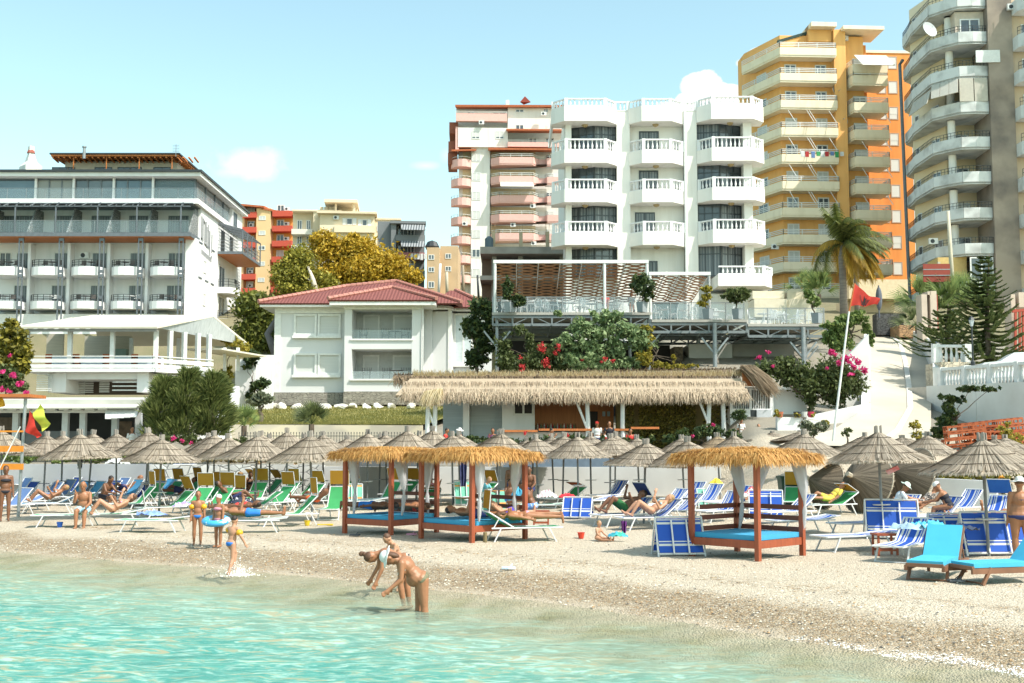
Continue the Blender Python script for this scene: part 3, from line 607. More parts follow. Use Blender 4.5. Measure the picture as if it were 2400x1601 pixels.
def villa():
 F=VILLA;u=lambda px, py=800:F.uz(px, py)[0];z=lambda py:F.uz(820, py)[1]
 root=thing('villa', 'white two-storey villa with red hipped tile roof and shuttered windows above the lawn', 'villa', (F.O.x, 90, z(948)))
 VW=mat('villa_render', (.72, .715, .71), (.68, .675, .67), rough=.9, scale=.6);TR=mat('villa_trim', (.84, .83, .80), rough=.7)
 uL, uB, uR=u(645), u(812), u(990);wb=1.1
 ze, zb=z(722), z(920)
 m=MB();F.box(m, uL, uB, zb, ze, -9, 0)
 u2, u3=u(829, 800), u(968, 800)  # recess limits
 # projecting bay as frame around two recessed balconies
 F.box(m, uB, u2, zb, ze, -3, wb);F.box(m, u3, uR, zb, ze, -3, wb)
 for a, b in((722, 728), (797, 821), (890, 920)):F.box(m, u2, u3, z(b), z(a), -3, wb-.01)
 F.box(m, uB, uR, zb, ze, -9, -3.01)
 # right receding wing
 F.box(m, uR+.01, u(1010), zb, ze, -9, -1.2)
 F.poly(m, [(u(1000), -1.5), (u(1050), -1.3), (u(1060), -2.6), (u(1150), -2.6), (u(1150), -9), (u(1000), -9)], zb, ze-.1)
 m.build('wall', VW, root)
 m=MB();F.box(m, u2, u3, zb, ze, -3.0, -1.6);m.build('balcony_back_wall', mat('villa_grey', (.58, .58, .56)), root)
 m=MB();F.box(m, uL-.06, uL+.42, zb, ze, -.4, .07);F.box(m, uL, uB, z(735), ze, -.1, .12);F.box(m, uB-.08, uR+.08, z(729), ze, -.5, wb+.1);F.box(m, u(1048), u(1056), zb, ze, -2, -1.22)
 m.build('cornice', TR, root)
 m=MB();F.box(m, uL-.3, uB-.01, z(950), zb, -9, .18);F.box(m, uB, uR+.05, z(950), zb+.02, -9, wb+.2);F.box(m, uR+.06, u(1150), z(950), zb, -9, -1);m.build('stone_plinth', stonemat('plinth_stone', (.40, .37, .31), (.30, .27, .23), (.12, .11, .10)), root)
 for y0, y1 in((736, 787), (828, 879)):
  for a, b in((689, 743), (745, 799)):window(F, root, *F.px(a, b, y0, y1), 0, TR, WGLASS, .16, 0, 1, .0, 'window', .14)
  m=MB();F.box(m, u(686), u(800), z(y1)-.2, z(y1)-.01, 0, .3);m.build('window_sill', TR, root)
 for y0, y1 in((738, 790), (832, 885)):
  k=lambda px:F.uz(px, 800)[0]*1.02
  window(F, root, u(845), u(884), z(y1)-.2, F.dz(z(y0), -1.6), -1.58, TR, WGLASS, .12, 0, 1);window(F, root, u(916), u(968)+.3, z(y1)-.2, F.dz(z(y0), -1.6), -1.58, TR, WGLASS, .14, 0, 1)
 for yb, yt in((797, 776), (890, 872)):
  m=MB();F.box(m, u2, u3, z(yb), z(yt), wb-.2, wb-.185);m.build('glass_balustrade', glassmat('rail_glass', (.5, .6, .62), .22), root)
 m=MB();F.box(m, u(829)-.1, u(968)+.1, z(894), z(890), wb, wb+.15);F.box(m, u(829)-.1, u(968)+.1, z(801), z(797), wb, wb+.1);m.build('ledge', TR, root)
 def chairs(zf, cs, mt):
  m=MB()
  for cx in cs:
   F.box(m, cx-.27, cx+.27, zf+.38, zf+.43, -.6, -.1)
   for k in range(6):a=-.27+.108*k;m.beam(F.w(cx+a, -.6, zf+.4), F.w(cx+a*1.2, -.7, zf+.95), .03)
   for a in(-.25, .25):
    m.beam(F.w(cx+a, -.1, zf), F.w(cx+a, -.1, zf+.65), .04);m.beam(F.w(cx+a, -.6, zf), F.w(cx+a, -.6, zf+.65), .04);m.beam(F.w(cx+a, -.1, zf+.65), F.w(cx+a, -.65, zf+.65), .04)
  m.lathe(F.w(cs[1]+.75, -.4, zf), [(.25, 0), (.04, .05), (.04, .66), (.5, .68), (.5, .72)], 12);m.build('balcony_furniture', mt, root)
 chairs(z(797), [u(850), u(902), u(948)], mat('wicker_grey', (.18, .18, .18)))
 chairs(z(890), [u(858), u(905), u(900)+1.6], mat('wicker', (.14, .12, .11)))
 # right wing tall window
 F2=Face(F.O.x, 90+2.58);window(F2, root, *F2.px(1064, 1108, 735, 855), 0, TR, mat('pale_blind', (.62, .68, .70), rough=.3), .14, 1, 0)
 m=MB();F2.box(m, *F2.px(1060, 1115, 856, 860), -.1, .25);m.build('window_sill', TR, root)
 # gutter pipe
 m=MB();c=uR+.12;m.tube([F.w(c-1.0+.9, wb+.5, z(722)+.2), F.w(c, wb+.1, z(727)), F.w(c, wb+.1, zb)], .06);m.tube([F.w(u(1020), 0, z(708)), F.w(c, wb+.9, z(712))], .1);m.build('drain_pipe', WPAINT, root)
 # soffits + roofs
 za=z(715);ov=1.0
 def W(u_, w_, z_):return F.w(u_, w_, z_)
 eb=MB();F.box(eb, uL-ov, uB, ze, za, -10, ov);F.box(eb, uB-ov, uR+1.1, ze-.005, za+.1, -9.9, wb+1.0);F.poly(eb, [(uR, -9.8), (uR, .3), (u(1052), -.3), (u(1066), -1.6), (u(1160), -1.6), (u(1160), -9.8)], ze+.012, za-.02);eb.build('eaves', TR, root)
 T=tilemat();rf=MB();zr=F.dz(z(660), -4.4);zq=F.dz(z(672), -4.4)
 hip(rf, [W(uL-ov-.1, ov+.1, za+.02), W(uR+3, ov+.1, za+.02), W(uR+3, -10, za), W(uL-ov-.1, -10, za)], [W(u(790), -4.4, zq), W(u(915), -4.4, zr)])
 hip(rf, [W(uB-ov-.1, wb+1.1, za+.13), W(uR+1.2, wb+1.1, za+.13), W(uR+1.2, -5, za+.2), W(uB-ov, -5, za+.2)], [W(u(915), -1.2, F.dz(z(674), -1.2)), W(u(917), -4, F.dz(z(664), -4))])
 hip(rf, [W(u(1000), -.9, za), W(u(1150), -1.5, za), W(u(1150), -10, za), W(u(1000), -10, za)], [W(u(1045), -5, F.dz(z(681), -5)), W(u(1060), -5, F.dz(z(681), -5))])
 ro=rf.build('roof', T, root)
 m=MB()
 def ridge(a, b):
  a, b=Vector(a), Vector(b);n=max(2, int((b-a).length/.42))
  m=MB()
  for k in range(n):p, q=a.lerp(b, k/n), a.lerp(b, (k+1.12)/n);m.tube([p+Vector((0, 0, .05)), q+Vector((0, 0, .05))], [.17, .13], 7)
  m.build('ridge_tiles', mat('ridge_clay', (.50, .24, .19), (.38, .15, .12), rough=.7, scale=6), ro)
 ridge(W(uL-ov-.1, ov+.1, za+.1), W(u(790), -4.4, zq));ridge(W(u(790), -4.4, zq), W(u(915), -4.4, zr));ridge(W(uR+3, ov, za+.1), W(u(915), -4.4, zr))
 ridge(W(uB-ov-.1, wb+1.1, za+.2), W(u(915), -1.2, F.dz(z(674), -1.2)));ridge(W(uR+1.2, wb+1.1, za+.2), W(u(915), -1.2, F.dz(z(674), -1.2)));ridge(W(u(1150), -1.5, za+.1), W(u(1060), -5, F.dz(z(681), -5)))
villa()
# ================================================================= white balustrade hotel (centre right)
def baluster_rail(F, mb, a, b, z0, z1, post=True, step=.34, cap=.16):
 """classic balustrade between (u,w) points a and b: bottom rail, turned balusters, cap"""
 Ln=math.dist(a, b);n=max(2, round(Ln/step));pa=F.w(*a, z1);pb=F.w(*b, z1)
 mb.beam(pa-Vector((0, 0, .05)), pb-Vector((0, 0, .05)), cap*1.25, .1);mb.beam(F.w(*a, z0+.03), F.w(*b, z0+.03), cap, .06)
 h=z1-.1-z0-.06
 for k in range(1, n):
  q=k/n;c=F.w(a[0]+(b[0]-a[0])*q, a[1]+(b[1]-a[1])*q, z0+.06)
  mb.lathe(c, [(.035, 0), (.05, .1*h), (.085, .3*h), (.06, .5*h), (.03, .75*h), (.055, .9*h), (.06, h)], 6)
 if post:
  c=F.w(*b, 0);mb.box(c.x-.13, c.x+.13, c.y-.13, c.y+.13, z0+.01, z1+.015)
def white_block():
 F=Face(2.7, 92);u=lambda px, py=480:F.uz(px, py)[0];z=lambda py:F.uz(1540, py)[1]
 root=thing('apartment_building', 'cream white building with angular balustraded balconies on three columns', 'building', (2.7, 92, z(760)))
 DG=mat('dark_glass_frame', (.045, .055, .065), rough=.3)
 cols=[(1293, 1322, 1422, 1447, 1), (1475, 1503, 1575, 1605, 0), (1636, 1665, 1765, 1793, 1)]  # balcony extents: left tip, front-left, front-right, right tip
 B=MB();uL=u(1325);uR=u(1762)
 F.box(B, uL, uR, z(800), z(275), -14, -1.4)
 F.box(B, u(1447), u(1478), z(800), z(275), -1.4, -.2);F.box(B, u(1608), u(1636), z(800), z(275), -1.4, -.2)  # piers
 F.box(B, u(1480), u(1606), z(800), z(275), -1.4, -.9)
 B.build('wall', CREAM, root)
 rows=[(283, 232, 1), (365, 324, 0), (460, 420, 0), (558, 520, 0)]
 zs=[(249, 285, 231), (352, 383, 326), (445, 475, 420), (544, 575, 519)]
 for ci, (x0, x1, x2, x3, wide)in enumerate(cols):
  for ri, (yt, yb, yr)in enumerate(zs):
   dy={0:0, 1:-2, 2:-8}[ci]*.6;zt, z_b, zc=[F.dz(z(q_+dy), .8)for q_ in(yt, yb, yr)]
   a, b, c, d=u(x0), u(x1), u(x2), u(x3)
   w1=1.0;wb=-.2 if ci==1 else-1.3
   path=[(a, wb if ci else-1.25), (a, -.1), (b, w1), (c, w1), (d, .0), (d, wb)]if ci!=1 else[(a, -.2), (b, w1-.2), (c, w1-.2), (d, -.2)]
   m=MB();F.poly(m, path if ci!=1 else[(a, -.9)]+path+[(d, -.9)], z_b, zt);o=m.build('balcony', CREAM, root)
   ins=[(p[0]+(.15 if i<len(path)/2 else-.15), p[1]-(.15 if 0<i<len(path)-1 else 0))for i, p in enumerate(path)]
   r=MB()
   for i in range(len(ins)-1):baluster_rail(F, r, ins[i], ins[i+1], zt, zc)
   r.build('balustrade', WHITE, o)
   l_=MB();cc=F.w((b+c)/2, w1-1.2, z_b-.2);l_.lathe(cc, [(.05, 0), (.22, .08), (.26, .2)], 10);l_.build('ceiling_lamp', mat('brass_lamp', (.45, .33, .16), rough=.4), o)
  if wide:
   cx=u(1325)+.0 if ci==0 else u(1755);k=u(1340)if ci==0 else u(1742)
   m=MB();p0, p1=(u(1326), u(1340))if ci==0 else(u(1745), u(1765));F.box(m, p0, p1, z(800), z(283), -1.4, -.1);m.build('column', CREAM, root)
   gx0, gx1=(u(1341), u(1447))if ci==0 else(u(1637), u(1744))
   for(yt, yb)in((296, 352), (390, 445), (485, 544), (580, 640)):
    dy=-8*.6 if ci==2 else 0
    if ci==2 and yt==580:yb=645
    zt, z_b=F.dz(z(yt+dy), -.8), F.dz(z(yb+dy), -.8)-.3;xm=gx0+(gx1-gx0)*.5
    for(p, q)in(((gx0, -1.25), (xm, -.5)), ((xm, -.5), (gx1, -.9)))if ci==0 else(((gx0, -.9), (xm, -.5)), ((xm, -.5), (gx1, -1.25))):
     P0=F.w(*p, 0);P1=F.w(*q, 0);f2=Face(P0.x, P0.y, math.degrees(math.atan2(P1.y-P0.y, P1.x-P0.x)));Lw=math.dist(p, q)
     window(f2, root, 0, Lw, z_b, zt, 0, DG, CURTAIN if rnd.random()<.35 else WGLASS, .09, 2)
     t_=MB();f2.box(t_, .09, Lw-.09, zt-.75, zt-.68, .0, .05);t_.build('transom', DG, root)
  else:
   for(a, b, y0, y1)in((1502, 1549, 308, 356), (1501, 1547, 400, 450), (1491, 1538, 498, 548), (1518, 1543, 612, 640)):
    a_, b_=u(a), u(b);window(F, root, a_, b_, F.dz(z(y1), -.9)-.4, F.dz(z(y0), -.9), -.9, DG, CURTAIN, .09, 1)
 m=MB()  # roof slab and parapet links, drain pipe
 F.box(m, uL, uR, z(275), z(258), -13, -.25);m.build('roof', CREAM, root)
 r=MB()
 for a, b, wa, wb in((1447, 1475, -.3, -.3), (1605, 1636, -.3, -.3), (1300, 1300, -3, -12)):baluster_rail(F, r, (u(a), wa), (u(b), wb), z(258), z(236))
 baluster_rail(F, r, (u(1330), -12), (u(1760), -12), z(258), z(236), step=.5);r.build('balustrade', WHITE, root)
 m=MB();m.tube([F.w(u(1607), -.1, z(800)), F.w(u(1607), -.1, z(258))], .1);m.build('drain_pipe', WPAINT, root)
 m=MB();F.poly(m, [(u(1668), -2.4), (u(1668), 2.4), (u(1775), 2.4), (u(1798), 1.2), (u(1798), -2.4)], z(680), z(652));o=m.build('balcony', CREAM, root)
 r=MB();pts=[(u(1670), 2.2), (u(1773), 2.2), (u(1796), 1.1), (u(1796), -2.2)]
 for i in range(3):baluster_rail(F, r, pts[i], pts[i+1], z(652), z(633))
 r.build('balustrade', WHITE, o)
 m=MB();F.box(m, u(1660), u(1800), z(800), z(690), -2, .3);m.build('ground_floor', CREAM, root)
white_block()
# ================================================================= generic flats
def balcony(F, root, pts, z0, z1, zr, m, rm, bars=3, bl=.15, t=.05, slab=None, step=1.2):
 """solid parapet balcony over a thin slab; pts = (u,w) ring from wall to wall"""
 b=MB();F.poly(b, pts, z0, z0+.22)
 for i in range(len(pts)-1):
  p, q=F.w(*pts[i], (z0+z1)/2+.1), F.w(*pts[i+1], (z0+z1)/2+.1);b.beam(p, q, .14, z1-z0-.2)
 o=b.build('balcony', m, root)
 if zr>z1:r=MB();rail(F, r, pts, z1, zr, bars, step, t);r.build('railing', rm, o)
 return o
def yellow_block():
 F=Face(P(1975, 500, 128).x, 128, 3);u=lambda px, py=500:F.uz(px, py)[0];z=lambda py:F.uz(1880, py)[1]
 root=thing('apartment_building', 'tall yellow apartment building with pale balconies and an orange shaded side', 'apartment building', (F.O.x, 128, z(740)))
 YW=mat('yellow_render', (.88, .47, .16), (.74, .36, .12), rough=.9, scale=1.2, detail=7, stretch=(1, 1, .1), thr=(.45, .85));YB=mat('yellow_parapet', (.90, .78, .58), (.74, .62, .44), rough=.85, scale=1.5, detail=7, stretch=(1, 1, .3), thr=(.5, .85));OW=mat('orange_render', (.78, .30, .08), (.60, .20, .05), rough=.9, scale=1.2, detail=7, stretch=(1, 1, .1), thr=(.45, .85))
 ytop=[100, 160, 223, 287, 350, 413, 475, 538, 602, 665]  # railing tops, front
 B=MB();uE=u(1960)
 left=(u(1843), -.0);F.poly(B, [(u(1845), -1.6), (u(1845)-2.4, -8), (u(1845)-2.4, -11), (u(2045), -11), (u(2045), -1.6)], z(760), z(72));
 F.box(B, u(1965)+.1, u(1995), z(760), z(64), -1.6, -.5);F.box(B, u(1910), u(1965), z(90), z(52), -2.2, -.9)
 B.build('wall', YW, root)
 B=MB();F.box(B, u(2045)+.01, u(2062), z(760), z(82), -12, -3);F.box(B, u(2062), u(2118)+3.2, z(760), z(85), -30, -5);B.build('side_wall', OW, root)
 m=MB();F.box(m, u(1910), u(1970), z(62), z(52), -6, .2);F.box(m, u(1985), u(2082), z(68), z(60), -4, .3);F.box(m, u(2052), u(2118)+3.4, z(86), z(80), -30, -4.9);m.build('roof', YB, root)
 m=MB();a=F.w(u(1840), -1.5, z(84));b=F.w(u(1912), -1.5, z(62));m.slab([a, b, b+Vector((0, 6, .3)), a+Vector((0, 6, .3))], .3);m.build('canopy', mat('dark_green_metal', (.03, .06, .05)), root)
 m=MB();F.box(m, u(1842), u(1908), z(82), z(70), -5, -2.5);m.build('terrace_wall', ORWOOD, root)
 RW=mat('rail_white', (.80, .80, .78), rough=.4)
 for i, yt in enumerate(ytop):
  zr=z(yt);z1=zr-.55;z0=z1-1.05
  pts=[(u(1835)-2.5, -6.8), (u(1835), .0), (u(1968), .0), (u(1968), -1.6)]
  o=balcony(F, root, pts, z0, z1, zr, YB, RW, 3, step=2.2, t=.07)
  if i and i<10:
   kinds=[(1, 1), (0, 0), (0, 0), (1, 1), (0, 0), (1, 1), (0, 0), (1, 1), (1, 0), (0, 0)][i]
   zw=z0+.22
   for k, (a, b)in enumerate(((1855, 1883), (1928, 1955))):
    window(F, root, u(a), u(b), zw, zw+2.3, -1.6, RW, WGLASS, .13, 1, .97 if kinds[k]else 0)
    # receding left side
  A=F.w(u(1845), -1.6, 0);Bq=F.w(u(1845)-2.4, -8, 0);f2=Face(Bq.x, Bq.y, math.degrees(math.atan2(A.y-Bq.y, A.x-Bq.x)));Lw=(A-Bq).length
  if i<10 and i:
   for(p, q)in((Lw-4.4, Lw-2.6), ):window(f2, root, p, q, z0+.6, z0+2.4, 0, RW, WGLASS, .12, 1, rnd.choice((0, .98)))
  zr2=z(yt+6);
  if i<9:
   zr2=z([134, 222-60, 223, 287, 350, 413, 475, 538, 602][i]if i!=1 else 160)-.3
   zz=zr2-.5-1.15;zz1=zr2-.5
   balcony(F, root, [(u(2000), -1.5), (u(2005), .4), (u(2085), .4), (u(2085), -2.5)], zz, zz1, zr2, YB, RW, 3, step=1.8, t=.07)
   window(F, root, u(2018), u(2050), zz+.2, zz+2.4, -1.6, RW, WGLASS, .13, 1, rnd.choice((0, .98)))
  for a in(2070, 2098):
   zz=zr-1.2;window(F, root, u(a)+1.5, u(a)+2.6, zz, zz+1.5, -3 if a==2050 else-5, mat('dull_frame', (.45, .32, .24)), SHUTTER, .1, 0, rnd.choice((1, 1, .6)))
 F3=Face(F.w(u(1996), -1.6, 0).x, F.w(u(1996), -1.6, 0).y, 3)
 # awnings, dishes, air conditioners
 aw=MB();zt=z(132);aw.slab([F.w(u(2006), .6, zt), F.w(u(2082), .6, zt), F.w(u(2090), 2.2, zt-1.6), F.w(u(2014), 2.2, zt-1.6)], .06);aw.build('awning', mat('cream_awning', (.80, .76, .68), rough=.8, transl=.2), root)
 for(px, py)in((1975, 208), (1985, 274)):dish(F, root, u(px), z(py), -1.0, .75, mat('dish_grey', (.5, .52, .53), rough=.4))
 for px, py in((1999, 84), (1906, 630), (2008, 326), (1823, 580)):acunit(F, root, u(px), z(py), -1.5)
 for yt in(223, 287, 350, 413):
  m=MB()
  for a in(1852, 1896, 1902, 1948, 2020, 2076):zt=z(yt)-1.7;m.beam(F.w(u(a), 0, zt), F.w(u(a)+.5, .9, zt-1.5), .05)
  m.build('awning_arm', RW, root)
 la=MB()
 for k in range(9):
  c=u(1880)+k*.55+rnd.uniform(-.1, .1);zt=z(355);la.c=k%4;F.box(la, c, c+.4, zt-rnd.uniform(.4, .7), zt, .04, .09)
 la.build('laundry', [mat('cloth_white', (.75, .75, .75)), mat('cloth_red', (.6, .05, .05)), mat('cloth_blue', (.15, .25, .5)), mat('cloth_green', (.05, .35, .12))], root)
yellow_block()
def grey_tower():
 F=Face(P(2330, 500, 108).x, 108, -3);u=lambda px, py=400:F.uz(px, py)[0];z=lambda py:F.uz(2330, py)[1]
 root=thing('apartment_tower', 'weathered grey apartment tower with curved concrete balconies at the right', 'apartment building', (F.O.x, 108, z(740)))
 q=lambda px, w:(u(px)+(px-1200)/FPX*-w, w)
 GW=mat('stained_render', (.38, .31, .25), (.13, .11, .10), rough=.95, scale=.3, detail=9, thr=(.42, .72));GB=mat('grey_parapet', (.66, .67, .66), (.30, .30, .29), rough=.9, scale=.7, detail=8, thr=(.46, .78));YC=mat('cream_recess', (.76, .58, .34), (.80, .70, .55), rough=.9, scale=.1)
 B=MB();F.box(B, u(2315), u(2372), z(760), z(-60), -14, 1.3);B.build('wall', GW, root)
 B=MB();F.poly(B, [q(2215, -3.2), q(2130, -9), q(2130, -20), (u(2316), -20), (u(2316), -3.2)], z(760), z(-60));B.build('recessed_wall', YC, root)
 ys=[-40, 40, 122, 205, 283, 365, 447, 528, 612]  # slab underside centre at x~2290 (front)
 # parapet bottoms at front: 28,112,190,272(approx)...
 pb=[27, 110, 190, 273, 355, 436, 520, 603, 690]
 for i, yb in enumerate(pb):
  z0=z(yb);z1=z0+1.15
  pts=[q(2112, -10.5), q(2127, -8.2), q(2136, -6.5), q(2187, -1.3), (u(2248), .9), (u(2314), .9)]
  arc=[]
  for a, b in zip(pts, pts[1:]):arc+=[a, ((a[0]+b[0])/2-.0, (a[1]+b[1])/2+.12)]
  arc.append(pts[-1]);zr=z1+.55
  o=balcony(F, root, arc, z0, z1, zr if i not in(3, )else z1, GB, DARK, 2, step=.35, t=.035)
  m=MB();F.poly(m, arc+[(u(2314), -6), q(2130, -12)], z0+.05, z0+.2);m.build('slab', CREAM, o)
  zw=z0+.3
  window(F, root, u(2252), u(2298), zw, zw+2.1, -3.2, WPAINT, WGLASS, .1, 2, 0 if i!=6 else .5)
  A=F.w(*q(2215, -3.2), 0);Bq=F.w(*q(2130, -9), 0);f2=Face(Bq.x, Bq.y, math.degrees(math.atan2(A.y-Bq.y, A.x-Bq.x)));Lw=(A-Bq).length
  window(f2, root, Lw-2.4, Lw-1.0, zw, zw+2.1, 0, WPAINT, WGLASS, .1, 1);window(f2, root, Lw-5.4, Lw-4.6, zw, zw+2.1, 0, WPAINT, WGLASS, .1, 0)
  m=MB();p=F.w(u(2243), -1.2, 0);m.tube([p+Vector((0, 0, z0)), p+Vector((0, 0, z0+3.2))], .35, 12);m.build('column', CREAM, root)
  # right wing balconies
  m=MB();F.poly(m, [(u(2372), 1.2), (u(2374), 2.4), (u(2392), 3.6), (u(2440), 3.8), (u(2440), 1)], z(yb+22), z(yb+22)+1.2);o=m.build('balcony', GB, root)
  r=MB();rail(F, r, [(u(2374), 2.35), (u(2392), 3.5), (u(2438), 3.7)], z(yb+22)+1.2, z(yb+22)+1.9, 2, .4, .035);r.build('railing', DARK, o)
  window(F, root, u(2394), u(2420), z(yb+22)+1.2, z(yb+22)+2.6, 1.1, WPAINT, WGLASS, .1, 1)
 B=MB();F.box(B, u(2372)+.01, u(2470), z(760), z(-60), -14, 1.1);B.build('wing_wall', mat('cream_stained', (.62, .46, .30), (.5, .40, .30), scale=.5), root)
 # closed-in balconies: blinds and awning
 zt=z(190)+.0;zb_=z(273)+1.15
 AW=mat('canvas_blind', (.62, .58, .50), (.55, .51, .44), rough=.85, transl=.15)
 for a, b in((2246, 2279), (2281, 2312)):m=MB();m.slab([F.w(u(a), 1.0, zt), F.w(u(b), 1.0, zt), F.w(u(b), 1.05, zb_), F.w(u(a), 1.05, zb_)], .05);m.build('blind', AW, root)
 p0, p1=q(2188, -1.2), (u(2246), .9);
 for k in range(3):
  k0=(p0[0]+(p1[0]-p0[0])*(k/3 if k else 0), p0[1]+(p1[1]-p0[1])*k/3);k1=(p0[0]+(p1[0]-p0[0])*(k+.95)/3, p0[1]+(p1[1]-p0[1])*(k+.95)/3)
  m=MB();m.slab([F.w(*k0, zt), F.w(*k1, zt), F.w(k1[0]-.5, k1[1]+1.4, zb_+.5), F.w(k0[0]-.5, k0[1]+1.4, zb_+.5)], .05);m.build('awning', AW, root)
 p0, p1=q(2138, -5.8), q(2188, -1.3)
 for k in range(4):
  k0=(p0[0]+(p1[0]-p0[0])*k/4, p0[1]+(p1[1]-p0[1])*k/4);k1=(p0[0]+(p1[0]-p0[0])*(k+.95)/4, p0[1]+(p1[1]-p0[1])*(k+.95)/4)
  m=MB();m.slab([F.w(*k0, zt-.3), F.w(*k1, zt-.3), F.w(k1[0]-.9, k1[1]+1.5, zb_+.1), F.w(k0[0]-.9, k0[1]+1.5, zb_+.1)], .05);m.build('awning', AW, root)
 m=MB();m.tube([F.w(*q(2113, -9.6), z(760)), F.w(*q(2104, -9.6), z(72)), F.w(*q(2112, -9), z(66))], .17, 8);m.build('drain_pipe', STEEL, root)
 m=MB();F.box(m, u(2284), u(2340), z(157), z(129), 1.3, 1.45);m.build('white_panel', WPAINT, root)
 window(F, root, u(2257), u(2304), z(80), z(47), .4, WPAINT, WGLASS, .12, 1);m=MB();F.box(m, u(2246), u(2314), z(86), z(30), -3, .37);m.build('closed_balcony_wall', mat('beige_stone', (.62, .52, .42), (.5, .42, .34), scale=3), root)
 dish(F, root, u(2183), z(72), .4, .8, mat('dish_grey', (.5, .52, .53)));dish(F, root, u(2396), z(178), 4.5, 1.2)
 window(F, root, u(2258), u(2312), z(660), z(606), .95, WPAINT, WGLASS, .12, 1);m=MB();F.box(m, u(2190), u(2257), z(660), z(603), -3, .2);m.build('closed_balcony_wall', mat('ochre_panel', (.66, .46, .18), rough=.8), root)
 for px in(2000, ):acunit(F, root, u(2192), z(566), -1.4);
 acunit(F, root, u(2370), z(38), 1.4)
grey_tower()
def pink_block():
 F=Face(P(1070, 480, 178).x, 178, 2);u=lambda px, py=480:F.uz(px, py)[0];z=lambda py:F.uz(1180, py)[1]
 root=thing('apartment_building', 'white apartment block with rounded pink balconies and red tile roof far behind', 'apartment building', (F.O.x, 178, z(760)))
 PK=mat('pink_parapet', (.78, .48, .43), (.74, .43, .38), rough=.85);PW=mat('pale_render', (.82, .79, .74), (.68, .64, .58), rough=.9, scale=1.2, detail=7, stretch=(1, 1, .1), thr=(.5, .85));YL=mat('pale_yellow', (.80, .66, .42), rough=.9);RW=mat('rail_white', (.80, .80, .78))
 B=MB();F.box(B, u(1075), u(1330), z(760), z(348), -14, -1.5);F.box(B, u(1104), u(1148), z(760), z(300), -14, 0);F.box(B, u(1073), u(1190), z(347), z(302), -14, .5);F.box(B, u(1068), u(1330), z(302), z(250), -14, -1.5);F.box(B, u(1190), u(1330), z(302), z(252), -1.5, 0);B.build('wall', PW, root)
 RT=mat('terracotta_tiles', (.58, .17, .07), (.46, .12, .05), rough=.8, scale=4)
 m=MB();m.slab([F.w(u(1066), .8, z(250)), F.w(u(1330), .8, z(248)), F.w(u(1330), -6, z(228)), F.w(u(1075), -6, z(236))], .3)
 m.slab([F.w(u(1186), 1.6, z(308)), F.w(u(1330), 1.6, z(308)), F.w(u(1330), -1.4, z(302)), F.w(u(1186), -1.4, z(302))], .25)
 m.slab([F.w(u(1144), 1.6, z(353)), F.w(u(1300), 1.6, z(353)), F.w(u(1300), -1.4, z(347)), F.w(u(1144), -1.4, z(347))], .25)
 m.slab([F.w(u(1058), 1.2, z(356)), F.w(u(1116), 1.2, z(354)), F.w(u(1110), -1.4, z(348)), F.w(u(1062), -1.4, z(348))], .25);m.build('roof', RT, root)
 m=MB();m.add([F.w(u(1218), .9, z(243)), F.w(u(1230), .9, z(229)), F.w(u(1244), .9, z(243)), F.w(u(1230), -3, z(232))], [(0, 2, 1), (0, 1, 3), (1, 2, 3)]);m.build('dormer', mat('dark_red', (.3, .05, .03)), root)
 m=MB();F.box(m, u(1186), u(1194), z(248), z(230), -2, -1);m.build('chimney', PW, root)
 for(x0, x1, y0)in((1052, 1068, 300), (1050, 1066, 345), (1049, 1066, 372)):
  m=MB();F.box(m, u(x0), u(x1)+.3, z(y0+12), z(y0-14), -6, -.4);m.build('bay', mat('brown_bay', (.28, .09, .05)), root)
 m=MB();F.box(m, u(1067), u(1075), z(356), z(300), -2, .4);m.build('pilaster', PK, root)
 yb=[393, 438, 483, 528, 573, 618, 664]
 for i, y in enumerate(yb):
  zb_=z(y);c=u(1083);h=(u(1110)-u(1057))/2
  arc=[(c+h*cos(pi*k/8), -1.4+2.2*sin(pi*k/8))for k in range(9)][::-1]
  o=MB();F.poly(o, arc, zb_, zb_+1.15);o=o.build('balcony', PK, root);r=MB();rail(F, r, arc, zb_+1.15, zb_+1.5, 1, 1.4, .05);r.build('railing', RW, o)
  window(F, root, u(1106), u(1126), zb_+.9, zb_+2.2, .01, RW, WGLASS, .12, 1, 0 if i==5 else .96)
  m=MB();F.box(m, u(1084), u(1103), zb_+1, zb_+2.9, -1.5, -1.4);m.build('recess', YL, root)
 for i, y in enumerate([391, 435, 480, 524, 568]):
  zb_=z(y);p1=[(u(1150), -1.4), (u(1151), .2), (u(1170), 1.3), (u(1248), 1.3), (u(1262), -.2), (u(1278), -.2), (u(1282), .8), (u(1330), .8)]
  balcony(F, root, p1, zb_, zb_+1.2, zb_+1.7, PK, RW, 2, step=2, t=.06)
  for a, b in((1162, 1180), (1216, 1243), (1280, 1300)):window(F, root, u(a), u(b), zb_+.3, zb_+2.3, -1.49, RW, WGLASS, .13, 1, rnd.choice((0, .97, .97)))
  m=MB();F.box(m, u(1150), u(1256), zb_+.3, zb_+2.8, -1.5, -1.45);m.build('recess', YL, root)
 for(x0, x1, y0, y1)in((1068, 1188, 288, 270), (1190, 1330, 347, 336)):
  m=MB();F.box(m, u(x0), u(x1), z(y0), z(y1), 0.05, .9);o=m.build('balcony', PK, root);r=MB();rail(F, r, [(u(x0), .8), (u(x1), .8)], z(y1), z(y1-5), 2, 2.4, .05);r.build('railing', RW, o)
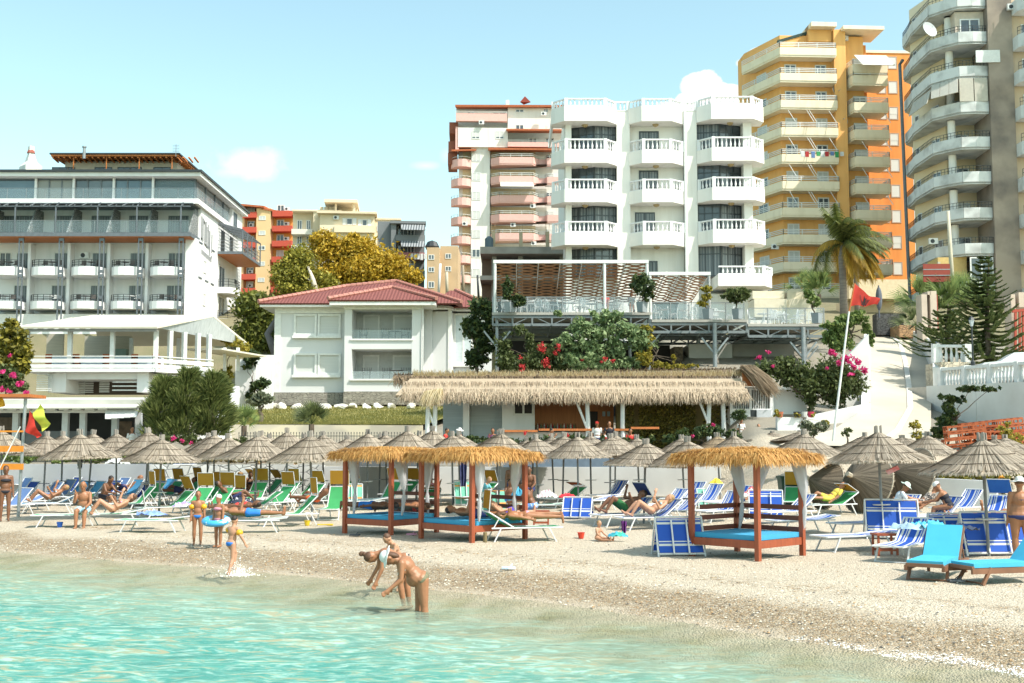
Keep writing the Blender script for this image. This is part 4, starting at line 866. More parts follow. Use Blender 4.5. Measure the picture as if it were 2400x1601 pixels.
 for(a, b, y0, y1)in((1095, 1113, 255, 268), (1155, 1186, 257, 268), (1208, 1228, 256, 264), (1274, 1285, 254, 265), (1208, 1228, 292, 304), (1280, 1286, 292, 304), (1105, 1125, 309, 328), (1161, 1181, 309, 328), (1240, 1260, 318, 334), (1280, 1300, 318, 334)):
  w_=.5 if b<1186 and y0>300 else(-1.5 if y0<290 and b<1190 else(0 if y0<305 else-1.4));window(F, root, *F.px(a, b, y0, y1), w_+.01, RW, WGLASS, .12, 1, .8 if 300<y0<312 else 0)
 aw=MB();aw.slab([F.w(u(1172), 1.4, z(432)), F.w(u(1248), 1.4, z(432)), F.w(u(1250), 2.6, z(446)), F.w(u(1172), 2.6, z(446))], .06);aw.build('awning', mat('cream_awning', (.80, .76, .68)), root)
 for px, py in((1128, 296), (1274, 274), (1248, 490), (1202, 534), (1090, 532), (1250, 577)):acunit(F, root, u(px), z(py), .8)
pink_block()
def concrete_frame():
 F=Face(P(1155, 600, 97).x, 97);z=lambda py:F.uz(1240, py)[1];u=lambda px:F.uz(px, 600)[0]
 root=thing('unfinished_building', 'bare unfinished concrete building with open floors beside the cream white building', 'building', (F.O.x, 97, z(760)))
 m=MB()
 for y in(583, 650):F.box(m, u(1126), u(1322), z(y+16 if y==583 else y+10), z(y), -8, 1)
 m.build('slab', CONC, root)
 m=MB()
 for px in(1158, 1220, 1318):F.box(m, u(px)-.2, u(px)+.2, z(760), z(600), -.6, -.1)
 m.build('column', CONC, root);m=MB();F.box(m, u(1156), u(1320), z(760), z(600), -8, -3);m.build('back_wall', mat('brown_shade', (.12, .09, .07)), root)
 m=MB();F.box(m, u(1128), u(1152), z(640), z(597), -6, -2);F.box(m, u(1128), u(1152), z(700), z(655), -6, -2);m.build('brick_infill', mat('brown_infill', (.20, .12, .08), scale=5), root)
 m=MB();
 for px in(1156, 1221, 1284):
  F.box(m, u(px)-.15, u(px)+.15, z(583), z(540), -1, -.6)
  for k in(-.1, .1):m.beam(F.w(u(px)+k, -.8, z(540)), F.w(u(px)+k*1.6, -.8, z(520)), .03)
 m.build('column_stub', mat('pale_concrete', (.55, .42, .28)), root)
 m=MB();m.lathe(F.w(u(1146), -.5, z(583)), [(.35, 0), (.35, .9), (.15, 1.1)], 12);m.build('water_tank', mat('dark_tank', (.10, .14, .17)), root)
concrete_frame()
def back_blocks():
 RW=mat('rail_white', (.80, .80, .78))
 # orange block
 F=Face(P(640, 560, 190).x, 190, -4);u=lambda px:F.uz(px, 560)[0];z=lambda py:F.uz(620, py)[1]
 root=thing('apartment_building', 'orange and cream apartment block with red balconies between hotel and pine', 'apartment building', (F.O.x, 190, z(760)))
 OR_=mat('orange_pale', (.84, .38, .10), rough=.9);CR=mat('peach_render', (.84, .58, .32), (.80, .52, .27), scale=.3, rough=.9);RD=mat('red_parapet', (.62, .10, .06), rough=.85)
 m=MB();F.box(m, u(555), u(686), z(760), z(492), -12, -1.6);m.build('wall', OR_, root);m=MB();F.box(m, u(600), u(634), z(760), z(488), -1.6, 0);F.box(m, u(520), u(570), z(760), z(480), -12, -.4);m.build('pier', CR, root)
 m=MB();m.slab([F.w(u(520), .6, z(474)), F.w(u(620), .6, z(484)), F.w(u(620), -8, z(476)), F.w(u(520), -8, z(464))], .3);m.slab([F.w(u(612), .2, z(486)), F.w(u(688), .2, z(502)), F.w(u(688), -8, z(497)), F.w(u(612), -8, z(478))], .3);m.build('roof', mat('terracotta_tiles', (.58, .17, .07)), root)
 for i, y in enumerate((510, 545, 580, 617, 655, 688)):
  for(a, b)in((568, 601), (638, 684)):
   yy_=y-(0 if a<600 else 2);m=MB();F.box(m, u(a), u(b), z(yy_), z(yy_-13), -1.6, .2);m.build('balcony', RD, root)
   window(F, root, u(a)+.3, u(a)+1.5, z(yy_)+.4, z(yy_)+2.2, -1.55, RW, WGLASS, .12, 1, rnd.choice((0, 1)))
   if rnd.random()<.6:acunit(F, root, u(b)-1.2, z(yy_)+1.2, -1.5)
  window(F, root, u(606), u(622), z(y+6), z(y-4), .01, RW, WGLASS, .12, 1, 0 if i in(2, 5)else .97)
  # cream block left (two parts) and tower
 F=Face(P(700, 560, 170).x, 170, 5);u=lambda px:F.uz(px, 560)[0];z=lambda py:F.uz(760, py)[1]
 root=thing('apartment_building', 'cream flat-roofed apartment block with stair tower above the golden pine', 'apartment building', (F.O.x, 170, z(760)))
 CW=mat('cream_old', (.78, .66, .48), (.68, .56, .40), scale=.5, rough=.9)
 m=MB();F.box(m, u(684), u(735), z(760), z(497), -10, -1.2);F.box(m, u(734), u(800), z(760), z(494), -14, .2);m.build('wall', CW, root)
 m=MB();F.box(m, u(752), u(878), z(760), z(507), -3, 2.4);F.box(m, u(878), u(930), z(760), z(512), -10, .6);m.build('wall', mat('cream_front', (.80, .68, .50), (.75, .62, .44), scale=.4, rough=.9), root)
 m=MB();F.box(m, u(746), u(884), z(509), z(504), -4, 3.2);F.box(m, u(684), u(800), z(497), z(493), -12, .4);F.box(m, u(760), u(838), z(478), z(471), -6, 1.4);F.box(m, u(878), u(940), z(515), z(511), -9, .8);m.build('roof', CW, root)
 m=MB();F.box(m, u(762), u(776), z(497), z(478), -5, -3);F.box(m, u(790), u(836), z(507), z(478), -5, -2.5);F.box(m, u(784), u(789), z(507), z(478), 0, .6);F.box(m, u(826), u(832), z(507), z(478), 0, .6);m.build('stair_tower', CW, root)
 for y in(552, 590, 628):
  m=MB();F.box(m, u(684), u(733), z(y), z(y-12), -1.2, .8);m.build('balcony', mat('white_old', (.76, .70, .62)), root)
  window(F, root, u(694), u(706), z(y)+.3, z(y)+2.4, -1.15, WPAINT, WGLASS, .1, 1);window(F, root, u(716), u(726), z(y)+.3, z(y)+2.4, -1.15, WPAINT, WGLASS, .1, 1)
 for a, b, y0, y1 in((814, 828, 519, 534), (850, 862, 522, 537)):
  window(F, root, *F.px(a, b, y0, y1), 2.42, WPAINT, WGLASS, .1, 0)
  for q in(a-5, b+5):m=MB();F.box(m, *F.px(q-4, q+4, y0, y1), 2.42, 2.5);m.build('shutter', WPAINT, root)
 m=MB();F.box(m, u(786), u(880), z(552), z(536), 2.4, 3.0);m.build('balcony', CW, root);window(F, root, u(883), u(892), z(542), z(528), .65, WPAINT, WGLASS, .1, 0)
 acunit(F, root, u(790), z(522), 2.45)
 for px in(748, 758, 770, 775):m=MB();F.box(m, u(px), u(px)+.5, z(494), z(483), -1, -.5);m.build('chimney', CW, root)
 # grey shaded block with blinds
 F=Face(P(960, 600, 150).x, 150, 6);u=lambda px:F.uz(px, 600)[0];z=lambda py:F.uz(950, py)[1]
 root=thing('apartment_building', 'grey shaded apartment block with striped awnings and hanging washing', 'apartment building', (F.O.x, 150, z(760)))
 GY=mat('slate_render', (.20, .21, .22), (.16, .17, .18), rough=.9, scale=.4)
 m=MB();F.box(m, u(918), u(996), z(760), z(524), -9, -1.8);F.box(m, u(916), u(928), z(760), z(519), -9, .0);F.box(m, u(914), u(998), z(525), z(519), -10, .4);F.box(m, u(884), u(916), z(760), z(517), -9, -.8);m.build('wall', GY, root)
 for i, (y, c)in enumerate(((565, GY), (606, mat('dull_pink', (.40, .16, .17), rough=.9)), (648, GY))):
  m=MB();F.box(m, u(928), u(996), z(y), z(y-14), -1.8, .2);m.build('balcony', c, root);window(F, root, u(932), u(946), z(y)+.8, z(y)+2.3, -1.75, WPAINT, WGLASS, .1, 1);window(F, root, u(955), u(972), z(y)+.2, z(y)+2.3, -1.75, WPAINT, WGLASS, .1, 1)
 AWs=stripes('striped_awning', [(0, (.33, .34, .35)), (.5, (.09, .10, .11))], 0, 3, .8, 0)
 for y in(527, 566):m=MB();m.slab([F.w(u(938), .2, z(y)), F.w(u(995), .2, z(y)), F.w(u(997), 1.5, z(y+17)), F.w(u(941), 1.5, z(y+17))], .05);m.build('awning', AWs, root)
 m=MB()
 for k in range(6):F.box(m, u(962)+k*.42, u(962)+k*.42+.33, z(601)-rnd.uniform(.3, .8), z(601)+.35, .24, .28)
 m.build('laundry', mat('cloth_white', (.75, .75, .75)), root)
 F=Face(P(1010, 620, 145).x, 145, 0);u=lambda px:F.uz(px, 620)[0];z=lambda py:F.uz(1020, py)[1]
 root=thing('apartment_building', 'small tan apartment block between the grey block and the pink balconies', 'apartment building', (F.O.x, 145, z(760)))
 m=MB();F.box(m, u(1000), u(1030), z(760), z(580), -9, 0);F.box(m, u(1030), u(1072), z(760), z(572), -9, -1.5);m.build('wall', mat('tan_render', (.60, .42, .25), (.48, .34, .21), rough=.9, scale=.6), root)
 for a, b, y0, y1, w_ in((1004, 1018, 597, 609, 0), (1004, 1018, 626, 638, 0), (1004, 1018, 660, 675, 0), (1042, 1056, 590, 602, -1.5), (1042, 1056, 620, 632, -1.5)):window(F, root, *F.px(a, b, y0, y1), w_+.01, WPAINT, WGLASS, .08, 1)
 m=MB();m.lathe(F.w(u(1010), -2, z(580)), [(.7, 0), (.9, .4), (.6, 1.0), (.1, 1.2)], 10);m.build('water_tank', DARK, root)
back_blocks()
# ================================================================= foliage kit
def leafmat(name, c1, c2, c3=None):
 if name in MATS:return MATS[name]
 m=bpy.data.materials.new(name);m.use_nodes=True;MATS[name]=m;t=m.node_tree;n=t.nodes;l=t.links;b=n['Principled BSDF'];b.inputs['Roughness'].default_value=.65
 g=n.new('ShaderNodeNewGeometry');r=n.new('ShaderNodeValToRGB');e=r.color_ramp.elements;e[0].color=(*c1, 1);e[1].color=(*c2, 1)
 if c3:q=e.new(.8);q.color=(*c2, 1);e[2].color=(*c3, 1)
 l.new(g.outputs['Random Per Island'], r.inputs[0]);l.new(r.outputs[0], b.inputs['Base Color'])
 tr=n.new('ShaderNodeBsdfTranslucent');l.new(r.outputs[0], tr.inputs[0]);ms=n.new('ShaderNodeMixShader');ms.inputs[0].default_value=.3
 l.new(b.outputs[0], ms.inputs[1]);l.new(tr.outputs[0], ms.inputs[2]);l.new(ms.outputs[0], n['Material Output'].inputs[0]);return m
L_OLIVE=leafmat('leaf_olive', (.05, .07, .022), (.14, .17, .05));L_DARK=leafmat('leaf_dark', (.015, .035, .012), (.07, .11, .03), (.16, .17, .04))
L_PINE=leafmat('needle_golden', (.30, .22, .02), (.72, .47, .04));L_BRIGHT=leafmat('leaf_bright', (.07, .13, .03), (.26, .32, .09));L_YEL=leafmat('leaf_yellow', (.20, .19, .03), (.48, .38, .05))
L_CON=leafmat('needle_green', (.02, .045, .015), (.11, .14, .04));L_GREY=leafmat('leaf_greygreen', (.10, .12, .07), (.24, .26, .16));L_PINK=leafmat('bract_pink', (.55, .02, .13), (.75, .06, .28));L_RED=leafmat('bract_red', (.5, .02, .03), (.75, .08, .08));L_OR=leafmat('flower_orange', (.7, .25, .02), (.8, .45, .05))
BARK=mat('bark', (.16, .12, .09), (.09, .07, .05), rough=.95, scale=6, bump=.5)
def leaves(mb, c, rad, n, ls, rg, clump=.35, shell=.55, up=0, ragged=.25):
 """n leaf faces gathered in clumps through an ellipsoid; outline left uneven"""
 c=Vector(c);nc=max(5, int(n/16));cl=[]
 for _ in range(nc):
  d=Vector((rg.gauss(0, 1), rg.gauss(0, 1), rg.gauss(0, 1))).normalized();k=(shell+(1-shell)*rg.random())*(1+rg.uniform(-ragged, ragged*.6));cl.append(Vector((d.x*rad[0], d.y*rad[1], d.z*rad[2]))*k)
 cs=clump*min(rad)
 for i in range(n):
  p=c+rg.choice(cl)+Vector((rg.gauss(0, 1), rg.gauss(0, 1), rg.gauss(0, .8)))*cs*.5
  a=Vector((rg.gauss(0, 1), rg.gauss(0, 1), rg.gauss(0, 1)+up)).normalized();b=a.orthogonal().normalized();b=(Matrix.Rotation(rg.uniform(0, 6.28), 3, a)@b);q=a.cross(b);s_=ls*rg.uniform(.6, 1.4)
  mb.add([p-b*s_, p+q*s_*.5, p+b*s_, p-q*s_*.5], [(0, 1, 2, 3)])
def limb(mb, a, b, r0, r1, rg, bend=.12, n=5):
 a, b=Vector(a), Vector(b);L_=(b-a).length;pts=[a.lerp(b, k/n)+(Vector((rg.uniform(-1, 1), rg.uniform(-1, 1), 0))*L_*bend*.5 if 0<k<n else Vector())for k in range(n+1)]
 mb.tube(pts, [r0+(r1-r0)*k/n for k in range(n+1)], 6)
def tree(name, label, cat, base, blobs, n, ls, lm, seed=1, trunk=.2, group=None, extra=None, **kw):
 """blobs: [(dx,dy,dz,rx,ry,rz)...] relative to base"""
 rg=random.Random(seed);base=Vector(base);root=thing(name, label, cat, base, 0, group)
 t=MB();top=max(b[2]for b in blobs)
 cx=sum(b[0]for b in blobs)/len(blobs);limb(t, base-Vector((0, 0, .3)), base+Vector((cx, 0, top*.5)), trunk, trunk*.6, rg)
 for b in blobs:limb(t, base+Vector((cx*.8, 0, top*.35)), base+Vector(b[:3]), trunk*.55, trunk*.15, rg, .2)
 t.build('trunk', BARK, root, True)
 m=MB();vol=sum((b[3]*b[4]*b[5])**.6 for b in blobs)
 for b in blobs:leaves(m, base+Vector(b[:3]), b[3:6], int(n*(b[3]*b[4]*b[5])**.6/vol), ls, rg, **kw)
 m.build('crown', lm, root)
 if extra:
  m=MB()
  for(dx, dy, dz, r_, k)in extra[1]:leaves(m, base+Vector((dx, dy, dz)), (r_, r_, r_), k, extra[2], rg, .5, .2)
  m.build('blossom', extra[0], root)
 return root
def pxb(Y, base, lst):  # blobs from picture places: (px,py,rx_px,rz_px) at depth Y
 out=[]
 for(px, py, rx, rz)in lst:p=P(px, py, Y)-Vector(base);k=Y/FPX;out.append((p.x, p.y+rnd.uniform(-.3, .3)*rx*k, p.z, rx*k, rx*k*.8, rz*k))
 return out
def shrub(name, label, cat, Y, base_px, lst, n, ls, lm, seed=1, trunk=.05, group=None, extra=None, **kw):
 b=P(*base_px, Y);e=None
 if extra:
  e=(extra[0], [], extra[2])
  for(px, py, r, k)in extra[1]:p=P(px, py, Y-1.0)-b;e[1].append((p.x, p.y, p.z, r*Y/FPX, k))
 return tree(name, label, cat, b, pxb(Y, b, lst), n, ls, lm, seed, trunk, group, e, **kw)
 # ================================================================= terrace restaurant
def terrace():
 F=Face(P(1155, 730, 72).x, 72);u=lambda px, py=735:F.uz(px, py)[0];z=lambda py:F.uz(1400, py)[1]
 root=thing('terrace_restaurant', 'steel truss terrace restaurant with woven slat pergola and glass railing', 'restaurant terrace', (F.O.x, 72, z(860)))
 PAV=mat('deck_edge', (.44, .42, .38), rough=.8)
 decks=[(1153, 1527, 732), (1527, 1752, 749), (1752, 1942, 759)]
 m=MB()
 for i, (a, b, y)in enumerate(decks):F.box(m, u(a)+(.01 if i else 0), u(b), z(y+6), z(y), -9, 0)
 m.build('deck', PAV, root)
 tr=MB()
 for(a, b, y)in decks:
  z1, z0=z(y+7)-.02, z(y+29);x0, x1=u(a)+.05, u(b)-.05
  for w_ in(-.12, -4.5, -8.6):
   for zz in(z1-.06, z0):tr.beam(F.w(x0, w_, zz), F.w(x1, w_, zz), .11, .16)
   n=max(2, round((x1-x0)/1.15))
   for k in range(n+1):
    c=x0+(x1-x0)*k/n;tr.beam(F.w(c, w_, z0), F.w(c, w_, z1), .1, .1)
    if k<n:d=c+(x1-x0)/n;p, q=(z0, z1)if k%2 else(z1, z0);tr.beam(F.w(c, w_, p), F.w(d, w_, q), .05)
  for k in range(n+1):c=x0+(x1-x0)*k/n;tr.beam(F.w(c, 0, z0), F.w(c, -8.8, z0), .07, .1)
  for k in range(2):tr.beam(F.w(x0, -2-3*k, z0-.03), F.w(x1, -2-3*k, z0-.03), .08)
 tr.build('truss', mat('truss_steel', (.20, .225, .235), rough=.5), root)
 for(px, w_, r_)in((1165, -.4, .1), (1522, -.4, .1), (1674, .05, .14), (1660, -4, .14), (1881, .05, .14), (1480, -1.0, .1), (1915, -3, .1)):
  m=MB();y=740 if px<1527 else(757 if px<1752 else 767);m.tube([F.w(u(px), w_, 0), F.w(u(px), w_, z(y))], r_, 10);
  m.beam(F.w(u(px), w_, z(y)-1.9), F.w(u(px)+.8, w_, z(y)-.9), .1);m.beam(F.w(u(px), w_, z(y)-1.9), F.w(u(px)-.8, w_, z(y)-.9), .1);m.build('column', GALV, root)
  # rooms and walls below the deck
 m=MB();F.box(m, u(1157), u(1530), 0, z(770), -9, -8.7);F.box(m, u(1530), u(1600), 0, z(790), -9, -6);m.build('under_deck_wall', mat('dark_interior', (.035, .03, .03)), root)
 m=MB();F.box(m, u(1635), u(1740), 0, z(795), -9, -3.6);m.build('wall', mat('grey_white_wall', (.62, .59, .54), (.48, .46, .42), scale=1), root);m=MB();F.box(m, u(1740), u(1900), 0, z(792), -9, -4.4);m.build('wall', mat('grey_wall_old', (.42, .39, .35), (.30, .28, .25), scale=1), root)
 m=MB();F.box(m, u(1600), u(1622), 0, z(800), -6, -4);m.build('stone_pier', stonemat('brown_stone', (.24, .19, .13), (.15, .11, .08), (.06, .05, .04), (3, 3, 3)), root)
 # glass railings
 for i, (a, b, y, yt)in enumerate(((1153, 1524, 732, 696), (1527, 1747, 748, 709), (1754, 1934, 758, 722))):
  r=MB();n=round((u(b)-u(a))/1.05);x0, x1=u(a)+.05, u(b)-.05
  for k in range(n+1):c=x0+(x1-x0)*k/n;r.beam(F.w(c, -.12, z(y)), F.w(c, -.12, z(yt)), .06)
  r.beam(F.w(x0, -.12, z(yt)), F.w(x1, -.12, z(yt)), .05);o=r.build('railing', GALV, root)
  p=MB();F.box(p, x0, x1, z(y)+.05, z(yt)-.06, -.13, -.115);p.build('pane', glassmat('rail_glass_blue', (.38, .50, .56), .17), o)
  # pergolas: white frame and two woven sheets of slats
 SL=mat('woven_slat', (.42, .22, .10), (.30, .15, .065), rough=.6, island=.7);SW=mat('slat_light', (.74, .64, .52), rough=.6)
 def pergola(x0, x1, yf, yb, yd, back, nr, seed):
  """slats run left-right, weaving over purlins that run back; the sheet dips towards the rear"""
  f=MB();zf=z(yf);a, b=u(x0, 640), u(x1, 640);zb_=F.dz(z(yb), -back)
  F.box(f, a-.1, b+.1, zf-.15, zf+.05, -.2, 0)
  for c in(a, a+(b-a)*.72 if b-a>8 else b, b):f.tube([F.w(c, -.1, z(yd)), F.w(c, -.1, zf-.1)], .09, 8)
  for c in(a, b):f.tube([F.w(c, -back, z(yd)), F.w(c, -back, zb_)], .07, 8)
  F.box(f, a-.1, b+.1, zb_-.08, zb_+.04, -back-.1, -back)
  f.build('pergola_frame', WPAINT, root)
  pu=MB();npu=max(4, round((b-a)/1.25));s=MB();rg=random.Random(seed)
  for k in range(npu+1):
   c=a+(b-a)*k/npu;pu.beam(F.w(c, -.1, zf-.16), F.w(c, -back, zb_-.05), .05)
  pu.build('purlins', WPAINT, root)
  for r_ in range(nr):
   t_=(r_+.5)/nr;off=r_%2;wd_=back/nr
   for k in range(npu):
    c0=a+(b-a)*k/npu;c1=a+(b-a)*(k+1)/npu;sg=1 if(k+off)%2 else-1
    def Q(uu, tt, dz_):
     ww=-.1-(back-.1)*tt;return F.w(uu, ww, zf-.12+(zb_-zf)*tt+dz_)
    seg=6;h=wd_/back*.40
    for q in range(seg):
     e0, e1=q/seg, (q+1)/seg;d0, d1=sin(pi*e0)*.13*sg, sin(pi*e1)*.13*sg
     s.add([Q(c0+(c1-c0)*e0, t_-h, d0), Q(c0+(c1-c0)*e1, t_-h, d1), Q(c0+(c1-c0)*e1, t_+h, d1), Q(c0+(c1-c0)*e0, t_+h, d0)], [(0, 1, 2, 3)])
  s.build('woven_slats', SL, root)
 pergola(1160, 1517, 611, 704, 732, 8.0, 26, 1)
 pergola(1524, 1662, 639, 703, 748, 7.0, 20, 2)
 m=MB();F.box(m, u(1530), u(1630), z(748), F.dz(z(706), -6.9), -9, -7.2);m.build('shop_front', mat('dark_glass', (.06, .085, .10)), root)
 return F, u, z
TF, Tu, Tz=terrace()
def garden_chair():
 root=thing('garden_chair', 'white wire garden chair with curly back on the terrace', 'chair');m=MB()
 m.lathe((0, 0, .44), [(.22, 0), (.24, .015), (.22, .03)], 10);m.build('seat', WPAINT, root)
 m=MB();arc=[(-.2, .2-.02, .46), (-.24, .22, .7), (-.2, .25, .92), (-.1, .26, 1.0), (0, .26, .95), (.1, .26, 1.0), (.2, .25, .92), (.24, .22, .7), (.2, .18, .46)];m.tube(arc, .022, 5)
 for x in(-.12, -.04, .04, .12):m.tube([(x, .19, .47), (x*1.3, .24, .75), (x*.6, .26, .95)], .012, 4)
 m.build('backrest', WPAINT, root)
 for x in(-.18, .18):
  for y in(-.17, .17):m=MB();m.tube([(x, y, .44), (x*1.15, y*1.15, .2), (x*1.3, y*1.3, 0)], .018, 5);m.build('leg', WPAINT, root)
 return reg(root)
GC=garden_chair()
def garden_table():
 root=thing('garden_table', 'round white wire garden table on the terrace', 'table');m=MB();m.lathe((0, 0, .7), [(.4, 0), (.42, .02), (.4, .035)], 14);m.build('table_top', WPAINT, root)
 m=MB();m.tube([(0, 0, .25), (0, 0, .7)], .03, 6)
 for a in(0, 2.09, 4.19):m.tube([(0, 0, .3), (cos(a)*.2, sin(a)*.2, .22), (cos(a)*.32, sin(a)*.32, 0)], .022, 5)
 m.build('pedestal', WPAINT, root);return reg(root)
GT=garden_table()
first=[1, 1];CH={};TB={}
spots=[(1200, 1178, 732, 'second'), (1245, 0, 732, ''), (1300, 0, 732, ''), (1345, 0, 732, ''), (1392, 0, 732, ''), (1440, 0, 732, ''), (1560, 0, 748, ''), (1612, 0, 748, ''), (1700, 0, 748, ''), (1800, 0, 758, ''), (1850, 0, 758, ''), (1895, 0, 758, '')]
dn={732:'on the upper terrace under the large woven pergola', 748:'on the middle terrace', 758:'on the lowest terrace at the right'}
for i, s_ in enumerate(spots):
 px, py=s_[0], s_[2];w_=-1.3-(i%3)*.5;p=TF.w(Tu(px), w_, Tz(py))
 lab='round white wire garden table '+dn[py]
 if first[1]:GT.location=p;GT['label']=lab;GT['group']='tables on the '+str(py);first[1]=0;t_=GT
 else:t_=dup(GT, p, 0, lab)
 t_['group']='white tables '+dn[py];TB.setdefault(py, []).append(t_)
 for k in range(3 if i%2 else 4):
  a=k*2.1+i;q=p+Vector((cos(a)*.72, sin(a)*.5, 0));lab='white wire garden chair with curly back '+dn[py]
  if first[0]:GC.location=q;GC.rotation_euler.z=a-pi/2;GC['label']=lab;c_=GC;first[0]=0
  else:c_=dup(GC, q, a-pi/2, lab)
  c_['group']='white chairs '+dn[py];CH.setdefault(py, []).append(c_)
for k_, w_ in((732, 'upper'), (748, 'middle'), (758, 'lowest')):
 order(CH[k_], 'white wire garden chair, @ on the %s terrace'%w_);order(TB[k_], 'round white wire garden table, @ on the %s terrace'%w_)
def planter(px, Y, yb, blobs, label, lm, seed, n=1500):
 b=P(px, yb, Y);root=tree('potted_tree', label, 'potted tree', b+Vector((0, 0, .5)), [(p[0], p[1], p[2], *p[3:])for p in pxb(Y, b+Vector((0, 0, .5)), blobs)], n, .11, lm, seed, .05)
 m=MB();m.lathe(b, [(.28, 0), (.36, .6), (.38, .62), (.33, .62)], 4);m.build('planter', mat('grey_planter', (.30, .33, .35), rough=.6), root)
planter(1505, 71, 732, [(1505, 668, 32, 22), (1520, 695, 14, 14), (1498, 655, 16, 10)], 'leafy orange-tipped tree in a grey planter at the pergola corner', L_DARK, 3)
planter(1729, 71, 748, [(1729, 693, 32, 15), (1720, 700, 16, 10)], 'leafy round tree in a grey planter on the middle terrace', L_OLIVE, 4)
planter(1195, 71.5, 732, [(1190, 680, 14, 30), (1215, 705, 18, 14)], 'bushy dark plant in a planter at the left end of the terrace', L_DARK, 5)
planter(1660, 70.8, 748, [(1655, 678, 14, 8), (1655, 698, 14, 8), (1648, 713, 12, 6)], 'tiered white stand with trailing yellow flowers on the middle terrace', L_YEL, 6, 700)
planter(1915, 70.8, 758, [(1908, 708, 18, 14), (1895, 690, 14, 10)], 'thin potted tree at the right end of the lowest terrace', L_BRIGHT, 7, 600)
# climbing plants on the truss
shrub('climbing_vine', 'green vine with big round leaves climbing over the terrace truss', 'vine', 70.5, (1440, 868), [(1420, 745, 34, 12), (1360, 765, 26, 16), (1400, 780, 40, 18), (1470, 775, 30, 14), (1500, 800, 24, 20), (1330, 800, 24, 16), (1380, 810, 30, 16), (1440, 815, 26, 20), (1340, 845, 40, 16), (1400, 852, 40, 14), (1470, 848, 30, 12), (1310, 735, 10, 6), (1385, 830, 12, 20)], 11000, .14, leafmat('vine_leaf', (.10, .17, .06), (.34, .42, .20)), 11, ragged=1.1, clump=.6, extra=(L_RED, [(1415, 842, 8, 90), (1437, 847, 6, 60), (1365, 845, 5, 40)], .06))
shrub('climbing_vine', 'yellowing vine hanging at the right corner of the terrace truss', 'vine', 70.3, (1520, 868), [(1520, 800, 14, 40), (1505, 840, 22, 18), (1545, 855, 36, 8), (1600, 858, 40, 5), (1580, 840, 5, 12), (1510, 770, 12, 16)], 2200, .11, L_YEL, 12, ragged=.5)
shrub('bougainvillea_bush', 'bougainvillea with deep red blossom in front of the terrace', 'bush', 70.8, (1250, 868), [(1200, 855, 32, 18), (1250, 850, 36, 18), (1290, 835, 30, 14), (1180, 815, 16, 26), (1240, 800, 10, 30), (1270, 812, 24, 8), (1215, 775, 10, 14), (1300, 862, 30, 8)], 9500, .11, L_OLIVE, 13, ragged=1.1, clump=.6, extra=(L_RED, [(1272, 815, 13, 160), (1280, 850, 13, 170), (1222, 858, 9, 80), (1310, 812, 10, 90), (1220, 838, 5, 30), (1300, 826, 7, 50), (1225, 868, 8, 40)], .065))
shrub('evergreen_tree', 'dark glossy broad-leaved tree between villa and terrace', 'tree', 76, (1120, 868), [(1130, 722, 30, 26), (1112, 770, 30, 30), (1135, 800, 28, 30), (1115, 840, 26, 24), (1150, 760, 20, 30), (1090, 760, 12, 12)], 5200, .15, L_DARK, 14, .12)
# ================================================================= beach bar with thatched roof
def straw(mb, a, b, n, ln, dr, rg, w_=.035, spread=.25, jit=.1):
 """n straws rooted along a-b, hanging along dr with scatter"""
 a, b, dr=Vector(a), Vector(b), Vector(dr).normalized()
 side=(b-a).normalized()
 for _ in range(n):
  p=a.lerp(b, rg.random())+Vector((0, rg.uniform(-jit, jit), rg.uniform(-jit, jit)*.5));l_=ln*rg.uniform(.55, 1.25)
  d=(dr+Vector((rg.gauss(0, spread), rg.gauss(0, spread), rg.gauss(0, spread*.6)))).normalized()
  mb.strip([p, p+d*l_*.55, p+d*l_+Vector((0, 0, -.12*l_))], w_*rg.uniform(.6, 1.3), side if abs(side.dot(d))<.9 else Vector((0, 1, 0)))
STRAW=leafmat('dry_straw', (.30, .22, .15), (.74, .60, .44));STRAWB=leafmat('brown_straw', (.15, .10, .06), (.42, .31, .20));STRAWO=leafmat('golden_straw', (.46, .22, .05), (.78, .48, .17))
